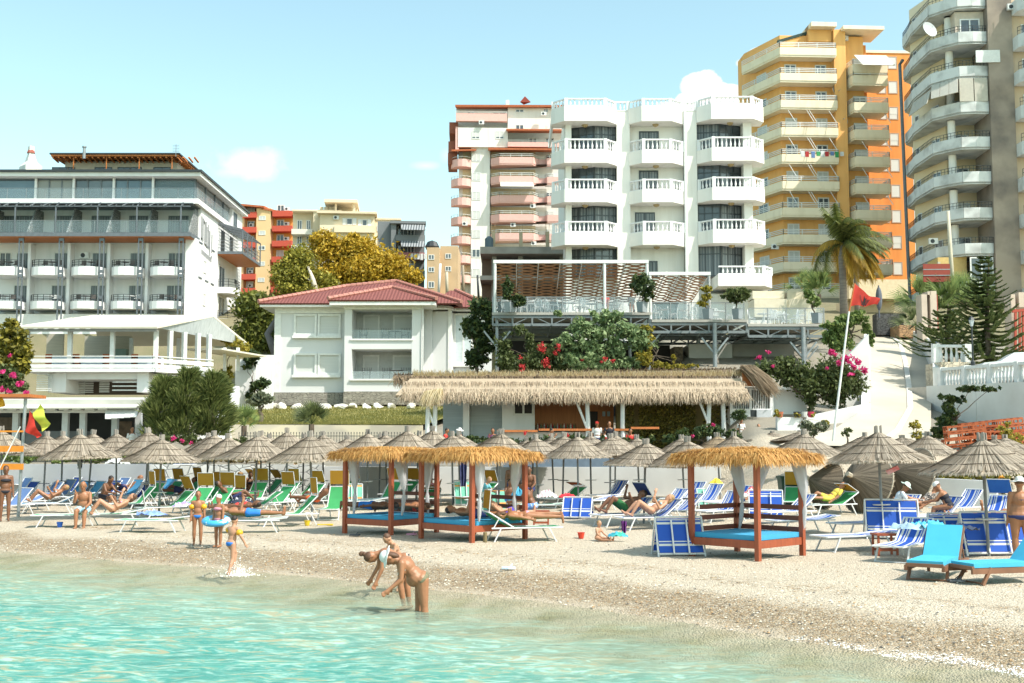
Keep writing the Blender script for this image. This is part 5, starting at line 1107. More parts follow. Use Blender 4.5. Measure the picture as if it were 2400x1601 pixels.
def bar():
 Y=57;F=Face(P(950, 930, Y).x, Y);u=lambda px, py=930:F.uz(px, py)[0];z=lambda py:F.uz(1350, py)[1]
 root=thing('beach_bar', 'long open beach bar with shaggy thatched roof on white posts', 'beach bar', (F.O.x, Y, 1.9));rg=random.Random(21)
 zf=1.95;WB=mat('pale_blue_boards', (.50, .56, .58), (.42, .48, .50), rough=.7, stretch=(.3, .3, 9), scale=2)
 # roof body: front lower slope, then stepped upper slope
 e0, e1=u(946), u(1745);ze, zm, zt=z(928), z(905), z(872)
 rb=MB();rb.slab([F.w(e0-.3, .9, ze), F.w(e1, .9, ze), F.w(e1-.2, .1, zm+.35), F.w(e0+.3, .1, zm+.35)], .12)
 rb.slab([F.w(e0+.1, .2, zm+.1), F.w(e1-.1, .2, zm+.1), F.w(e1, -2.6, zt-.2), F.w(e0+.5, -2.6, zt-.2)], .1)
 ro=rb.build('thatched_roof', STRAW, root)
 s=MB();straw(s, F.w(e0, .9, ze+.1), F.w(e1, .9, ze+.1), 4600, .44, (0, -.25, -1), rg, .035, .38, .12)
 straw(s, F.w(e0, .6, ze+.3), F.w(e1, .6, ze+.3), 2600, .34, (0, -.5, -.7), rg, .035, .16, .06)
 straw(s, F.w(e0, .25, zm+.2), F.w(e1, .25, zm+.2), 2600, .32, (0, -.6, -.6), rg, .035, .2, .06);s.build('straw_fringe', STRAW, root)
 s=MB();straw(s, F.w(e0+.4, -.6, zm+.55), F.w(e1, -.6, zm+.55), 1500, .3, (0, -.3, .5), rg, .035, .3, .1);straw(s, F.w(u(1000), 1.0, ze+.1), F.w(u(1040), 1.0, ze+.25), 300, .6, (-.3, -.2, -1), rg, .05, .2, .2);s.build('loose_straw', leafmat('yellow_straw', (.50, .38, .20), (.78, .66, .44)), root)
 m=MB();m.beam(F.w(u(912), -2.0, z(880)), F.w(u(1738), -2.0, z(872)+.05), .1, .26);m.build('gutter_beam', mat('zinc', (.16, .18, .20), rough=.5), root)
 m=MB();m.slab([F.w(u(915), -1.95, z(876)), F.w(u(1745), -1.95, z(862)), F.w(u(1745), -5, z(852)), F.w(u(915), -5, z(864))], .12);m.build('upper_roof', STRAWB, root)
 s=MB();straw(s, F.w(u(912), -1.9, z(876)), F.w(u(1745), -1.9, z(862)), 3000, .55, (.15, -.4, -.8), rg, .035, .35, .08);straw(s, F.w(u(912), -2.2, z(874)), F.w(u(1745), -2.2, z(860)), 2600, .35, (0, -.6, .12), rg, .04, .3, .08);s.build('straw_fringe', STRAWB, root)
 # right gable shed
 s=MB();straw(s, F.w(u(1735), .2, z(862)), F.w(u(1765), .2, z(862)), 1000, 1.4, (.85, -.1, -.75), rg, .045, .12, .25);s.build('gable_thatch', STRAWB, root)
 m=MB();p=[F.w(u(1742), -.1, z(868)), F.w(u(1742), -.1, z(905)), F.w(u(1795), -.1, z(905))];m.slab([p[0], p[1], p[2]], .1);m.build('gable_board', ORWOOD, root)
 m=MB();m.slab([F.w(u(1740), .3, z(862)), F.w(u(1806), .3, z(905)), F.w(u(1806), -2, z(905)), F.w(u(1740), -2, z(862))], .08);m.build('gable_roof', STRAWB, root)
 # posts
 for px in(1006, 1022, 1374, 1458, 1660, 1690):
  m=MB();m.tube([F.w(u(px), .5, zf), F.w(u(px)+rg.uniform(-.1, .1), .45, (zf+ze)/2), F.w(u(px), .4, ze+.1)], [.13, .11, .1], 8)
  if px in(1374, 1660, 1022):m.tube([F.w(u(px), .48, zf+1.4), F.w(u(px)-.6, .45, ze)], .06, 6)
  m.build('post', WPAINT, root)
  # back walls
 zt2=zm+.2
 m=MB();F.box(m, u(1030), u(1082), .8, zt2, -4, -3);F.box(m, u(1098), u(1176), .8, zt2, -4, -2.6);m.build('boarded_wall', WB, root)
 m=MB();F.box(m, u(1082), u(1097), .8, zt2, -3.5, -1.6);m.build('column', WHITE, root)
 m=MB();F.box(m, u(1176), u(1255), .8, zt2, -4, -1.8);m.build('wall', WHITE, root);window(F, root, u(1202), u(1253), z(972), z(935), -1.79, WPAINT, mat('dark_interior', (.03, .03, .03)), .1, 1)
 m=MB();F.box(m, u(1255), u(1452), .8, zt2, -4.5, -3.4);m.build('timber_wall', mat('bar_timber', (.50, .19, .06), (.38, .13, .04), rough=.55, stretch=(6, 6, .4), scale=3), root)
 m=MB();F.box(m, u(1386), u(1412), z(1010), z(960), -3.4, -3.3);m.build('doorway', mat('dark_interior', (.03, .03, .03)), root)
 m=MB()
 for a, b in((1424, 1431), (1436, 1443)):F.box(m, u(a), u(b), z(972), z(960), -3.38, -3.33)
 m.build('notice_board', mat('notice_paper', (.45, .52, .58)), root)
 m=MB();F.box(m, u(1250), u(1340), zf, z(1004), -3.3, -2.4);m.build('bar_shelf', DARK, root)
 sh=MB()
 for k in range(26):
  c=u(1255)+k*.075*1.1;sh.c=k%4;sh.lathe(F.w(c, -2.8, z(1004)), [(.035, 0), (.035, .18), (.012, .23), (.012, .28)], 6)
 sh.build('bottles', [mat('bottle_green', (.03, .12, .05), rough=.2), mat('bottle_brown', (.15, .06, .02), rough=.2), mat('bottle_white', (.6, .6, .58)), mat('bottle_red', (.4, .03, .03))], root)
 m=MB();F.box(m, u(1165), u(1260), z(1013), z(1008), .2, .6);F.box(m, u(1262), u(1475), z(1010), z(1005), .2, .6);F.box(m, u(1475), u(1540), z(1006), z(1001), .3, .7);F.box(m, u(1628), u(1655), z(1006), z(1001), .3, .7);m.build('counter_rail', mat('orange_plank', (.58, .18, .05), rough=.5), root)
 m=MB();F.box(m, u(1165), u(1470), .8, z(1013), -.2, .15);m.build('low_wall', mat('white_low', (.68, .68, .66)), root)
 # white hut with slatted vent and door
 m=MB();F.box(m, u(1716), u(1819), .8, z(957), -3, -.6);F.box(m, u(1716), u(1722), z(957), z(912), -1, -.6);F.box(m, u(1762), u(1767), z(957), z(912), -1, -.6);F.box(m, u(1811), u(1819), z(957), z(912), -1, -.6);F.box(m, u(1716), u(1900), z(912), z(906), -3, -.5);F.box(m, u(1819), u(1905), .8, z(912), -3, -1.2);m.build('hut_wall', WHITE, root)
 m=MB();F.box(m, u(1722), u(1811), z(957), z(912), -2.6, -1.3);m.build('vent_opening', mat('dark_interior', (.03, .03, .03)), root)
 m=MB()
 for k in range(11):F.box(m, u(1724)+k*.085, u(1724)+k*.085+.03, z(957), z(912), -.8, -.74);F.box(m, u(1768)+k*.085, u(1768)+k*.085+.03, z(957), z(912), -.8, -.74)
 m.build('vent_slats', WPAINT, root)
 m=MB();F.box(m, u(1764), u(1778), 1.9, z(960), -.62, -.595);m.build('door_opening', DARK, root)
 m=MB();F.box(m, u(1778), u(1812), 1.9, z(960), -.6, -.5);m.build('door', mat('light_grey_door', (.55, .57, .60), (.48, .50, .53), scale=10), root)
 # green curtain of creeper
 s=MB();rg2=random.Random(4)
 for a, b, n in((1462, 1492, 900), (1505, 1600, 3600), (1600, 1640, 1400), (1660, 1715, 700)):
  for _ in range(n):
   c=F.w(rg2.uniform(u(a), u(b)), -1.4+rg2.gauss(0, .12), rg2.uniform(zf, ze+.2));d=Vector((rg2.gauss(0, 1), rg2.gauss(0, 1), rg2.gauss(0, 1))).normalized();e=d.orthogonal().normalized()*.075;g_=d.cross(e)
   s.add([c-e, c-g_*.6, c+e, c+g_*.6], [(0, 1, 2, 3)])
 s.build('creeper_curtain', leafmat('creeper', (.07, .07, .015), (.30, .24, .04)), root)
 m=MB();F.box(m, u(1455), u(1716), .8, ze, -3, -2.4);m.build('back_wall', mat('ochre_back', (.35, .27, .12)), root)
 m=MB();F.box(m, u(930), u(1819), 1.0, zf, -4, 1.2);m.build('bar_floor', mat('bar_floor_grey', (.40, .38, .35)), root)
 return F, u, z
BF, Bu, Bz=bar()
# low parapet wall line at the back of the beach
def wallpx(pts, y_top, thick, name, m, label, cat, z0=0, Yd=None):
 """a wall following picture points (px, Y): tops at y_top"""
 mb=MB();q=[P(px, yt, Y)for(px, Y, yt)in pts]
 for a, b in zip(q, q[1:]):
  d=(b-a);d.z=0;nrm=Vector((-d.y, d.x, 0)).normalized()*thick
  mb.hexa([(a.x, a.y, z0), (b.x, b.y, z0), (b.x+nrm.x, b.y+nrm.y, z0), (a.x+nrm.x, a.y+nrm.y, z0), a, b, b+nrm, a+nrm])
 return rootmesh(mb, name, m, (q[0].x, q[0].y, z0), label, cat)
wallpx([(760, 50.3, 1094), (1200, 50, 1095), (1690, 49.5, 1095)], 0, .4, 'beach_wall', mat('grey_white_wall2', (.66, .66, .65), (.56, .56, .55), scale=.8), 'long white beach wall behind the middle rows of umbrellas', 'wall', .2)
wallpx([(-120, 50.5, 1088), (350, 50.6, 1088)], 0, .4, 'beach_wall', mat('grey_wall3', (.42, .43, .44), (.34, .35, .36), scale=.8), 'grey beach wall behind the blue loungers at the left', 'wall', .2)
wallpx([(352, 50.7, 1089), (758, 50.4, 1090)], 0, .4, 'beach_wall', stonemat('white_stone', (.74, .73, .70), (.62, .61, .58), (.34, .34, .33), (1.6, 1.6, 2.6)), 'whitewashed rubble stone beach wall behind the stacked loungers', 'wall', .2)
wallpx([(520, 65.2, 995), (990, 65.0, 997)], 0, .35, 'lawn_retaining_wall', mat('cream_wall', (.70, .62, .46), (.52, .47, .38), scale=.35, detail=2, thr=(.47, .53)), 'cream retaining wall below the villa lawn', 'wall', 1)
# low wall coloured dark blue to stand for the shadow strip under the canopies
wallpx([(1180, 53.5, 1066), (1700, 53.2, 1066)], 0, .3, 'shadow_strip_wall', mat('shadow_blue_wall', (.13, .18, .24), (.10, .14, .19)), 'low wall at the foot of the bar terrace, coloured dark blue as canopy shadow', 'wall', 1)
# lawn
m=MB();rg=random.Random(9)
xa, xb, ya, yb=P(520, 995, 65.4).x-.5, P(990, 995, 65.4).x, 65.3, 88.8
m.grid(lambda s, t:(xa-t*3+(xb-xa+t*6)*s, ya+(yb-ya)*t, P(700, 995, 65.4).z+(P(700, 952, 88).z-P(700, 995, 65.4).z)*t+noise.noise(Vector((s*9, t*5, 0)))*.06), 60, 30)
lawn=m.build('lawn', mat('lawn_turf', (.14, .15, .035), (.27, .22, .06), rough=.95, scale=.6, detail=8, bump=.8, bscale=12));tag(lawn, 'short sunlit lawn in front of the villa', 'lawn', kind='structure')
m=MB()
for _ in range(9000):
 s, t=rg.random(), rg.random()**1.6;x=xa-t*3+(xb-xa+t*6)*s;y=ya+(yb-ya)*t;zz=P(700, 995, 65.4).z+(P(700, 952, 88).z-P(700, 995, 65.4).z)*t
 h=rg.uniform(.06, .16);m.add([(x-.03, y, zz), (x+.03, y, zz), (x+rg.uniform(-.05, .05), y, zz+h)], [(0, 1, 2)])
tag(m.build('grass', leafmat('grass_blade', (.12, .13, .03), (.30, .27, .07))), 'short grass blades of the villa lawn', 'grass', kind='stuff')
ROCK=mat('white_limestone', (.80, .78, .74), (.60, .55, .46), rough=.9, scale=3)
RK=[]
for i, (px, w_)in enumerate(((545, 30), (572, 22), (640, 26), (662, 20), (700, 34), (722, 24), (760, 36), (800, 34), (825, 26), (857, 20), (884, 26), (917, 18), (962, 22))):
 c=P(px, 953+rnd.uniform(-1, 2), 85);m=MB();k=85/FPX*w_/2
 m.ball(c, 1, (k, .4, .22), 8, 5, Matrix.Rotation(rnd.uniform(-.3, .3), 3, 'Z'));m.v=[tuple(Vector(v)+noise.noise_vector(Vector(v)*2.3)*.22)for v in m.v]
 side='west' if 0 else ''
 RK.append(rootmesh(m, 'garden_rock', ROCK, c, 'white limestone rock in the row between lawn and villa', 'rock', 'white rocks along the lawn'))
order(RK, 'white limestone rock behind the lawn, @ in its row')
# ================================================================= left pavilion restaurant and kiosk
def pavilion():
 Y=70;F=Face(P(58, 850, Y).x, Y, 0);u=lambda px, py=850:F.uz(px, py)[0];z=lambda py:F.uz(250, py)[1]
 root=thing('pavilion_restaurant', 'white timber restaurant pavilion with shallow metal roof above the kiosk', 'restaurant', (F.O.x, Y, z(920)))
 uc=u(362);S=Face(F.w(uc, 0, 0).x, Y, 52)  # right side recedes
 v=lambda px, py=850:S.uz(px, py)[0]
 sl=MB();zs, zt=z(872), z(864);Ls=v(499)
 F.box(sl, u(54), uc, zs, zt, -7, .2);S.box(sl, 0, Ls, zs, zt, -2, .2);sl.build('deck', WHITE, root)
 def post(FF, uu, a=-.25, b=-.01):pts=MB();FF.box(pts, uu-.12, uu+.12, zt, z(772), a, b);pts.build('post', WPAINT, root)
 for px in(60, 161, 261, 363):post(F, u(px))
 for px in(401, 434, 466, 492):post(S, v(px))
 for px in(232, 352):post(F, u(px), -6, -5.8)
 r=MB()
 for a, b in((836, 834), (850, 841), (862, 854)):F.box(r, u(54), uc+.05, z(a), z(b), .0, .06);S.box(r, 0, Ls, z(a), z(b), .0, .06)
 r.build('railing', WPAINT, root)
 m=MB();zr0, zr1=z(768), F.dz(z(738), -4.5)
 m.slab([F.w(u(40), .7, zr0), F.w(uc+.3, .7, zr0), F.w(u(452), -4.6, zr1), F.w(u(150), -4.6, zr1)], .12)
 m.slab([F.w(u(150), -4.6, zr1), F.w(u(452), -4.6, zr1), F.w(u(500), -9.5, zr0-.2), F.w(u(100), -9.5, zr0-.2)], .12)
 m.build('roof', mat('weathered_cream_roof', (.80, .75, .63), (.68, .60, .48), rough=.7, scale=.5, detail=7), root)
 m=MB();F.box(m, u(42), uc+.28, zr0-.28, zr0-.14, .45, .6);m.build('fascia', mat('grey_fascia', (.25, .24, .22)), root)
 m=MB();a, b, c=F.w(uc+.2, .55, zr0-.05), F.w(u(500), -9.3, zr0-.3), F.w(u(452), -4.6, zr1-.15);m.slab([a, b, c], .08);m.build('gable', mat('gable_boards', (.50, .53, .54), (.38, .41, .42), stretch=(5, 5, .3), scale=2), root)
 m=MB()
 for k in range(12):c=u(60)+k*.62;m.beam(F.w(c, .4, zr0-.2), F.w(c+1.0, -4.4, zr1-.2), .08)
 m.build('rafters', mat('rafter_white', (.6, .57, .50)), root)
 m=MB();F.box(m, u(62), u(104), zt, z(772), -3, -2.9);F.box(m, u(105), u(225), zt, z(765), -6.6, -6.4);m.build('panelled_wall', mat('panel_cream', (.52, .46, .36), (.42, .37, .29), stretch=(.4, .4, 8), scale=2), root)
 m=MB();F.box(m, u(180), u(222), zt, z(800), -6.3, -5.6);m.build('cabinet', mat('green_cabinet', (.22, .30, .26)), root)
 m=MB();F.box(m, u(108), u(150), z(919), zs, -4, -.4);F.box(m, u(318), u(345), z(919), zs, -3, -.35);F.box(m, u(145), u(318), z(888), zs, -4, -.5);F.box(m, u(345), u(400), z(919), z(888), -3, -2);m.build('lower_wall', WHITE, root)
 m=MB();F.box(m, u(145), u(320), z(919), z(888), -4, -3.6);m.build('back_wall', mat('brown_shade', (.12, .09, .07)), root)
 m=MB()
 for k in range(11):zz=z(916)+k*.105;F.box(m, u(84), u(119), zz, zz+.055, -.3, -.2)
 for k in range(9):zz=z(916)+k*.105;F.box(m, u(148), u(185), zz, zz+.05, -2.6, -2.5);F.box(m, u(208), u(232), zz, zz+.05, -2, -1.9)
 for k in range(3):zz=z(915)+k*.24;F.box(m, u(258), u(318), zz, zz+.07, -.6, -.5)
 m.build('slat_screen', WPAINT, root)
 # side wing canopy to the right
 m=MB();m.slab([S.w(v(505), .6, z(806)), S.w(v(570), 2.2, z(822)), S.w(v(570)+2, -3, z(810)), S.w(v(505), -3, z(800))], .1);m.build('side_canopy', mat('weathered_cream_roof', (.8, .75, .63)), root)
 m=MB();
 for px in(527, 558):m.beam(P(px, 870, 75), P(px, 815, 75), .18)
 m.build('side_posts', WPAINT, root)
 t=MB();d=P(461, 876, 70.5);t.ball(d, .52, (1, .12, 1), 14, 8);t.beam(d, d+Vector((0, .6, -.4)), .06);t.build('satellite_dish', WPAINT, root)
 # tables with cloths
 for px in(130, 200, 270, 330):
  t=MB();F.box(t, u(px)-.7, u(px)+.7, zt, zt+.78, -2.2, -1.2);t.build('dining_table', mat('blue_white_cloth', (.62, .68, .74)), root)
 for px in(95, 160, 232, 300, 350):
  t=MB();F.box(t, u(px)-.2, u(px)+.2, zt, zt+.48, -1.6, -1.2);F.box(t, u(px)-.2, u(px)+.2, zt+.48, zt+.95, -1.25, -1.2);t.build('dining_chair', mat('orange_chair', (.45, .13, .05)), root)
pavilion()
def kiosk():
 Y=58;F=Face(P(0, 960, Y).x, Y);u=lambda px, py=960:F.uz(px, py)[0];z=lambda py:F.uz(180, py)[1]
 root=thing('beach_kiosk', 'low white beach kiosk with awning roof and dark open front at the left', 'kiosk', (F.O.x, Y, 1.7))
 m=MB();m.slab([F.w(-2.5, .6, z(938)), F.w(u(340), .6, z(938)), F.w(u(345), -5, z(922)), F.w(-2.5, -5, z(922))], .25);m.build('roof', mat('pale_roof', (.56, .55, .50), (.45, .44, .40), scale=1), root)
 m=MB();F.box(m, -2.5, u(338), z(944), z(938)-.02, .3, .55);m.build('awning_roll', mat('dark_green_canvas', (.05, .07, .06)), root)
 m=MB();m.slab([F.w(-2.5, 1.3, z(958)), F.w(u(338), 1.3, z(956)), F.w(u(338), .3, z(946)), F.w(-2.5, .3, z(946))], .06);m.build('awning', mat('cream_canvas', (.70, .68, .60), (.6, .58, .5), scale=1), root)
 m=MB();F.box(m, -2.5, u(260), z(968), z(962), .1, .3);m.build('beam', WHITE, root)
 rg=random.Random(2);m=MB()
 for k in range(9):c=u(4)+k*.62;F.box(m, c, c+.45, z(957)-.12, z(957)-.02, .5, .9)
 m.build('ceiling_panels', WPAINT, root)
 for px in(38, 154, 195, 270, 325):m=MB();F.box(m, u(px)-.14, u(px)+.14, 1.5, z(960), -.2, .08);m.build('post', mat('post_grey_white', (.55, .57, .58)), root)
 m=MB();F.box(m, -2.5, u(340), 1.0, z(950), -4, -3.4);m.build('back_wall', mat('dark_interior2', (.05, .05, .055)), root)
 m=MB();F.box(m, -2.5, u(40), z(1005), z(975), -3.39, -3.3);F.box(m, u(215), u(258), z(1040), z(985), -3.39, -3.2);m.build('stone_panel', mat('brown_panel', (.20, .14, .10), (.1, .07, .05), scale=4), root)
 m=MB();F.box(m, u(44), u(190), 1.5, z(1010)+0, -1.6, -.9);m.build('counter', mat('counter_grey', (.18, .19, .20)), root)
 m=MB()
 for k in range(5):a=k*16;m.slab([F.w(u(254+a), .4, z(948)), F.w(u(270+a), .4, z(949)), F.w(u(284+a*.9), 1.4, z(984-k)), F.w(u(270+a*.9), 1.4, z(984-k))], .04)
 m.build('torn_awning', WPAINT, root)
 m=MB();F.box(m, u(146), u(158), z(964), z(955), .5, .6);m.build('floodlight', DARK, root)
kiosk()
# white garden walls between kiosk and villa
m=MB();a=P(552, 948, 82)
for(x0, x1, yt, Y)in((552, 600, 842, 82), (600, 640, 832, 84)):p, q=P(x0, yt, Y), P(x1, yt, Y);m.box(p.x, q.x, Y, Y+.4, 4.5, p.z)
rootmesh(m, 'garden_wall', WHITE, (a.x, 82, 4.5), 'tall white garden wall left of the villa', 'wall')
m=MB();a, b=P(470, 1000, 60), P(545, 1000, 60)
for k in range(9):
 t_=k/8;p=P(545-k*9, 905+k*15, 66-k*.6);m.box(p.x-.3, p.x+.3, p.y, p.y+.4, 1.2, p.z)
rootmesh(m, 'stepped_wall', WHITE, (a.x, 62, 1.2), 'white stepped wall descending beside the conifers', 'wall')
# ================================================================= road, walls and plants at the right
rows=[((1826, 1042), (2192, 1050), 49), ((1954, 1006), (2182, 1010), 53), ((2038, 952), (2182, 960), 58), ((2040, 900), (2184, 905), 63.5), ((2037, 842), (2184, 858), 70), ((2043, 803), (2160, 808), 78), ((2050, 786), (2110, 788), 86), ((2052, 780), (2100, 781), 92)]
m=MB();L_=[P(*a, Y)for a, b, Y in rows];R_=[P(*b, Y)for a, b, Y in rows]
def rowpt(k, s):a, b=L_[k], R_[k];return a.lerp(b, s)
for k in range(len(rows)-1):m.quad(rowpt(k, 0), rowpt(k, 1), rowpt(k+1, 1), rowpt(k+1, 0))
tag(m.build('road', mat('concrete_road', (.56, .50, .40), (.45, .40, .32), rough=.9, scale=.35, detail=6)), 'pale concrete road climbing between white walls', 'road', kind='structure')
m=MB()
for k in range(len(rows)-1):
 a0, a1=rowpt(k, .62+.05*sin(k)), rowpt(k+1, .62+.05*sin(k+1));e=Vector((.14, 0, 0));up=Vector((0, 0, .06));m.hexa([a0-e, a0+e, a1+e, a1-e, a0-e+up, a0+e+up, a1+e+up, a1-e+up])
tag(m.build('kerb', mat('kerb_white', (.66, .64, .58))), 'white kerb line curving along the road', 'kerb', kind='structure')
WW=mat('white_wall_right', (.76, .75, .72), (.64, .62, .58), scale=.7, rough=.9)
def polywall(pts, thick, name, m_, label, cat, drop):
 mb=MB()
 for a, b in zip(pts, pts[1:]):
  d=b-a;d.z=0;nr=Vector((-d.y, d.x, 0)).normalized()*thick
  mb.hexa([a-Vector((0, 0, drop)), b-Vector((0, 0, drop)), b+nr-Vector((0, 0, drop)), a+nr-Vector((0, 0, drop)), a, b, b+nr, a+nr])
 return rootmesh(mb, name, m_, pts[0]-Vector((0, 0, drop)), label, cat)
polywall([P(2184, 905, 60), P(2300, 900, 55.5), P(2460, 893, 51)], -.3, 'retaining_wall', WW, 'tall white retaining wall right of the road behind the pallets', 'wall', 6)
polywall([P(2186, 862, 61), P(2188, 800, 66), P(2166, 790, 74), P(2140, 776, 80)], -.3, 'road_wall', WW, 'white wall curving up along the right side of the road', 'wall', 5)
polywall([P(2036, 955, 57.5), P(2037, 845, 62), P(2040, 783, 70)], .35, 'road_wall', mat('white_wall_shade', (.70, .71, .72)), 'white wall along the left edge of the road with hanging creeper', 'wall', 4)
polywall([P(1980, 842, 59), P(2036, 783, 59)], .3, 'creeper_wall', WW, 'sloping white wall face below the hanging creeper', 'wall', 4)
polywall([P(1850, 985, 55.5), P(2040, 945, 56.5)], .4, 'planter_wall', WW, 'white planter wall below the pink bougainvillea', 'wall', 3.2)
polywall([P(1822, 978, 54.5), P(1890, 978, 54.5)], .4, 'white_box_wall', WHITE, 'bright white box wall beside the hut door', 'wall', 3)
def balus(name, a, b, h, label, cat='balustrade', piers=2):
 F=Face(a.x, a.y, math.degrees(math.atan2(b.y-a.y, b.x-a.x)));Ln=math.hypot(b.x-a.x, b.y-a.y);sl=(b.z-a.z)
 root=thing(name, label, cat, a);m=MB();m.beam(a+Vector((0, 0, h-.06)), b+Vector((0, 0, h-.06)), .3, .14);m.build('top_rail', WPAINT, root)
 m=MB();n=max(3, int(Ln/.26))
 for k in range(1, n):
  q=a.lerp(b, k/n);m.lathe(q, [(.05, 0), (.06, .08*h), (.1, .3*h), (.06, .55*h), (.045, .7*h), (.08, .85*h), (.08, h-.13)], 7)
 m.build('balusters', WPAINT, root)
 for k in range(piers+1):q=a.lerp(b, k/piers);m=MB();m.box(q.x-.18, q.x+.18, q.y-.18, q.y+.18, q.z, q.z+h+.04);m.build('pier', WPAINT, root)
balus('balustrade', P(2210, 905, 59), P(2460, 892, 51), .88, 'long white balustrade on top of the retaining wall at the right', piers=4)
balus('balustrade', P(2194, 850, 62), P(2268, 851, 61), .92, 'short raised white balustrade above the stone base beside the lamp', piers=1)
m=MB();a, b=P(2192, 889, 61.6), P(2275, 889, 60.6);m.box(a.x, b.x, 60.8, 63, a.z-2, P(2192, 851, 61.6).z);rootmesh(m, 'stone_base', stonemat('pale_crazy_stone', (.72, .64, .50), (.60, .50, .36), (.42, .38, .30), (3.5, 3.5, 3.5)), (a.x, 61, a.z-1), 'pale stone clad base under the short balustrade', 'wall')
# terrace slab for car park behind balustrade
m=MB();z_=P(2330, 893, 56).z-.05;a=P(2195, 893, 58);m.prism([(a.x, 62), (a.x+1, 58.6), (P(2470, 893, 50.6).x, 50.9), (40, 51), (40, 75), (a.x+1, 75)], z_-1.2, z_);tag(m.build('car_terrace', mat('terrace_paving', (.50, .46, .40), rough=.9)), 'paved car terrace behind the right balustrade', 'terrace', kind='structure')
def car(loc, yaw):
 root=thing('parked_car', 'white parked car mostly hidden behind the right balustrade', 'car', loc, yaw);CP=mat('car_paint_white', (.70, .72, .74), rough=.2, spec=.8)
 m=MB();prof=[(-2.1, .35), (-2.15, .75), (-1.95, .95), (-1.2, 1.02), (-.55, 1.42), (.7, 1.45), (1.5, 1.0), (2.05, .9), (2.12, .4)]
 n=len(prof);vs=[]
 for y, k in((-.85, .0), (-.82, .0), (.82, 0), (.85, 0)):vs+=[(x, y*(1 if z<1.05 else .84), z)for x, z in prof]
 m.add(vs, [(j*n+i, j*n+i+1, (j+1)*n+i+1, (j+1)*n+i)for j in range(3)for i in range(n-1)]+[tuple(range(n-1, -1, -1)), tuple(3*n+i for i in range(n))]);m.v=[tuple(Matrix.Translation(loc)@Matrix.Rotation(yaw, 4, 'Z')@Vector(v))for v in m.v];m.build('body', CP, root, False)
 T=Matrix.Translation(loc)@Matrix.Rotation(yaw, 4, 'Z')
 for y in(-.735, .735):
  m=MB(T);s=1 if y>0 else-1;m.slab([(-1.0, y*1.12, 1.06), (1.25, y*1.12, 1.06), (.62, y*.985, 1.38), (-.5, y*.985, 1.36)], .03);m.build('side_window', WGLASS, root)
 m=MB(T);m.slab([(1.42, -.68, 1.05), (1.42, .68, 1.05), (.78, .6, 1.43), (.78, -.6, 1.43)], -.02);m.build('windscreen', WGLASS, root)
 for x in(-1.35, 1.35):
  for y in(-.85, .72):
   m=MB(T);c=[(x+cos(a_)*.32, y, .32+sin(a_)*.32)for a_ in[k*pi/8 for k in range(16)]];m.add(c+[(p[0], y+.13, p[2])for p in c], [tuple(range(16)), tuple(range(31, 15, -1))]+[(k, (k+1)%16, 16+(k+1)%16, 16+k)for k in range(16)]);m.build('wheel', DARK, root)
 m=MB(T);m.ball((.9, -.98, 1.08), .12, (.7, 1, .8));m.build('mirror', CP, root)
car(Vector((P(2400, 893, 57).x, 57, z_)), R(-10))
# stack of orange pallets
PALW=mat('orange_pallet_wood', (.50, .13, .045), (.36, .09, .03), rough=.7, scale=3, island=.6)
def pallet():
 root=thing('wooden_pallet', 'orange painted wooden pallet', 'pallet', (0, 0, 0));m=MB()
 for k in range(6):m.box(-.75+k*.27, -.75+k*.27+.15, -.5, .5, .24, .265)
 m.build('top_boards', PALW, root);m=MB()
 for y in(-.5, 0, .46):m.box(-.75, .75, y, y+.045, .0, .06);m.box(-.75, .75, y, y+.045, .18, .239)
 for y in(-.5, 0, .46):
  for x in(-.75, -.2, .25, .7):m.box(x, x+.05, y, y+.045, .06, .18)
 m.build('frame', PALW, root);return reg(root)
PL=pallet();rg=random.Random(6);k=0;PLs=[]
for(px, Y, zb, n, yw)in((2262, 47.5, 1.75, 1, 8), (2262, 49, 2.35, 4, 14), (2320, 49.6, 1.3, 7, 6), (2375, 50, 1.2, 7, 10), (2300, 50.4, 2.5, 4, 10), (2352, 50.6, 2.6, 4, 4)):
 for j in range(n):
  z0=zb+j*.272;p=Vector((P(px, 1000, Y).x+rg.uniform(-.12, .12), Y, z0));yaw=R(-yw+rg.uniform(-7, 7));tl=(0, R(-6)if n==4 else 0, yaw)
  if k==0:PL.location=p;PL.rotation_euler=tl;o=PL
  else:o=dup(PL, p, rot=tl)
  o['group']='stacked orange pallets';PLs.append((px, j, o));k+=1
for px, j, o in PLs:
 st={2262:'leftmost', 2320:'third front', 2375:'rightmost front', 2300:'rear left', 2352:'rear right'}[px]
 o['label']='orange wooden pallet, %s of the %s stack by the white wall'%(['lowest', 'second from below', 'third from below', 'fourth from below', 'fifth from below', 'sixth from below', 'topmost'][j], st)if(px, o.location.y)!=(2262, 47.5)else 'single orange wooden pallet in front of the stacks'
m=MB();a=P(2200, 1046, 48);b=P(2460, 1048, 47);m.prism([(a.x, 47), (b.x+3, 46.4), (b.x+3, 53), (a.x-.5, 53)], .2, 1.2);tag(m.build('upper_terrace', mat('terrace_ground', (.42, .36, .26))), 'bare earth terrace where pallets are stacked', 'terrace', kind='structure')
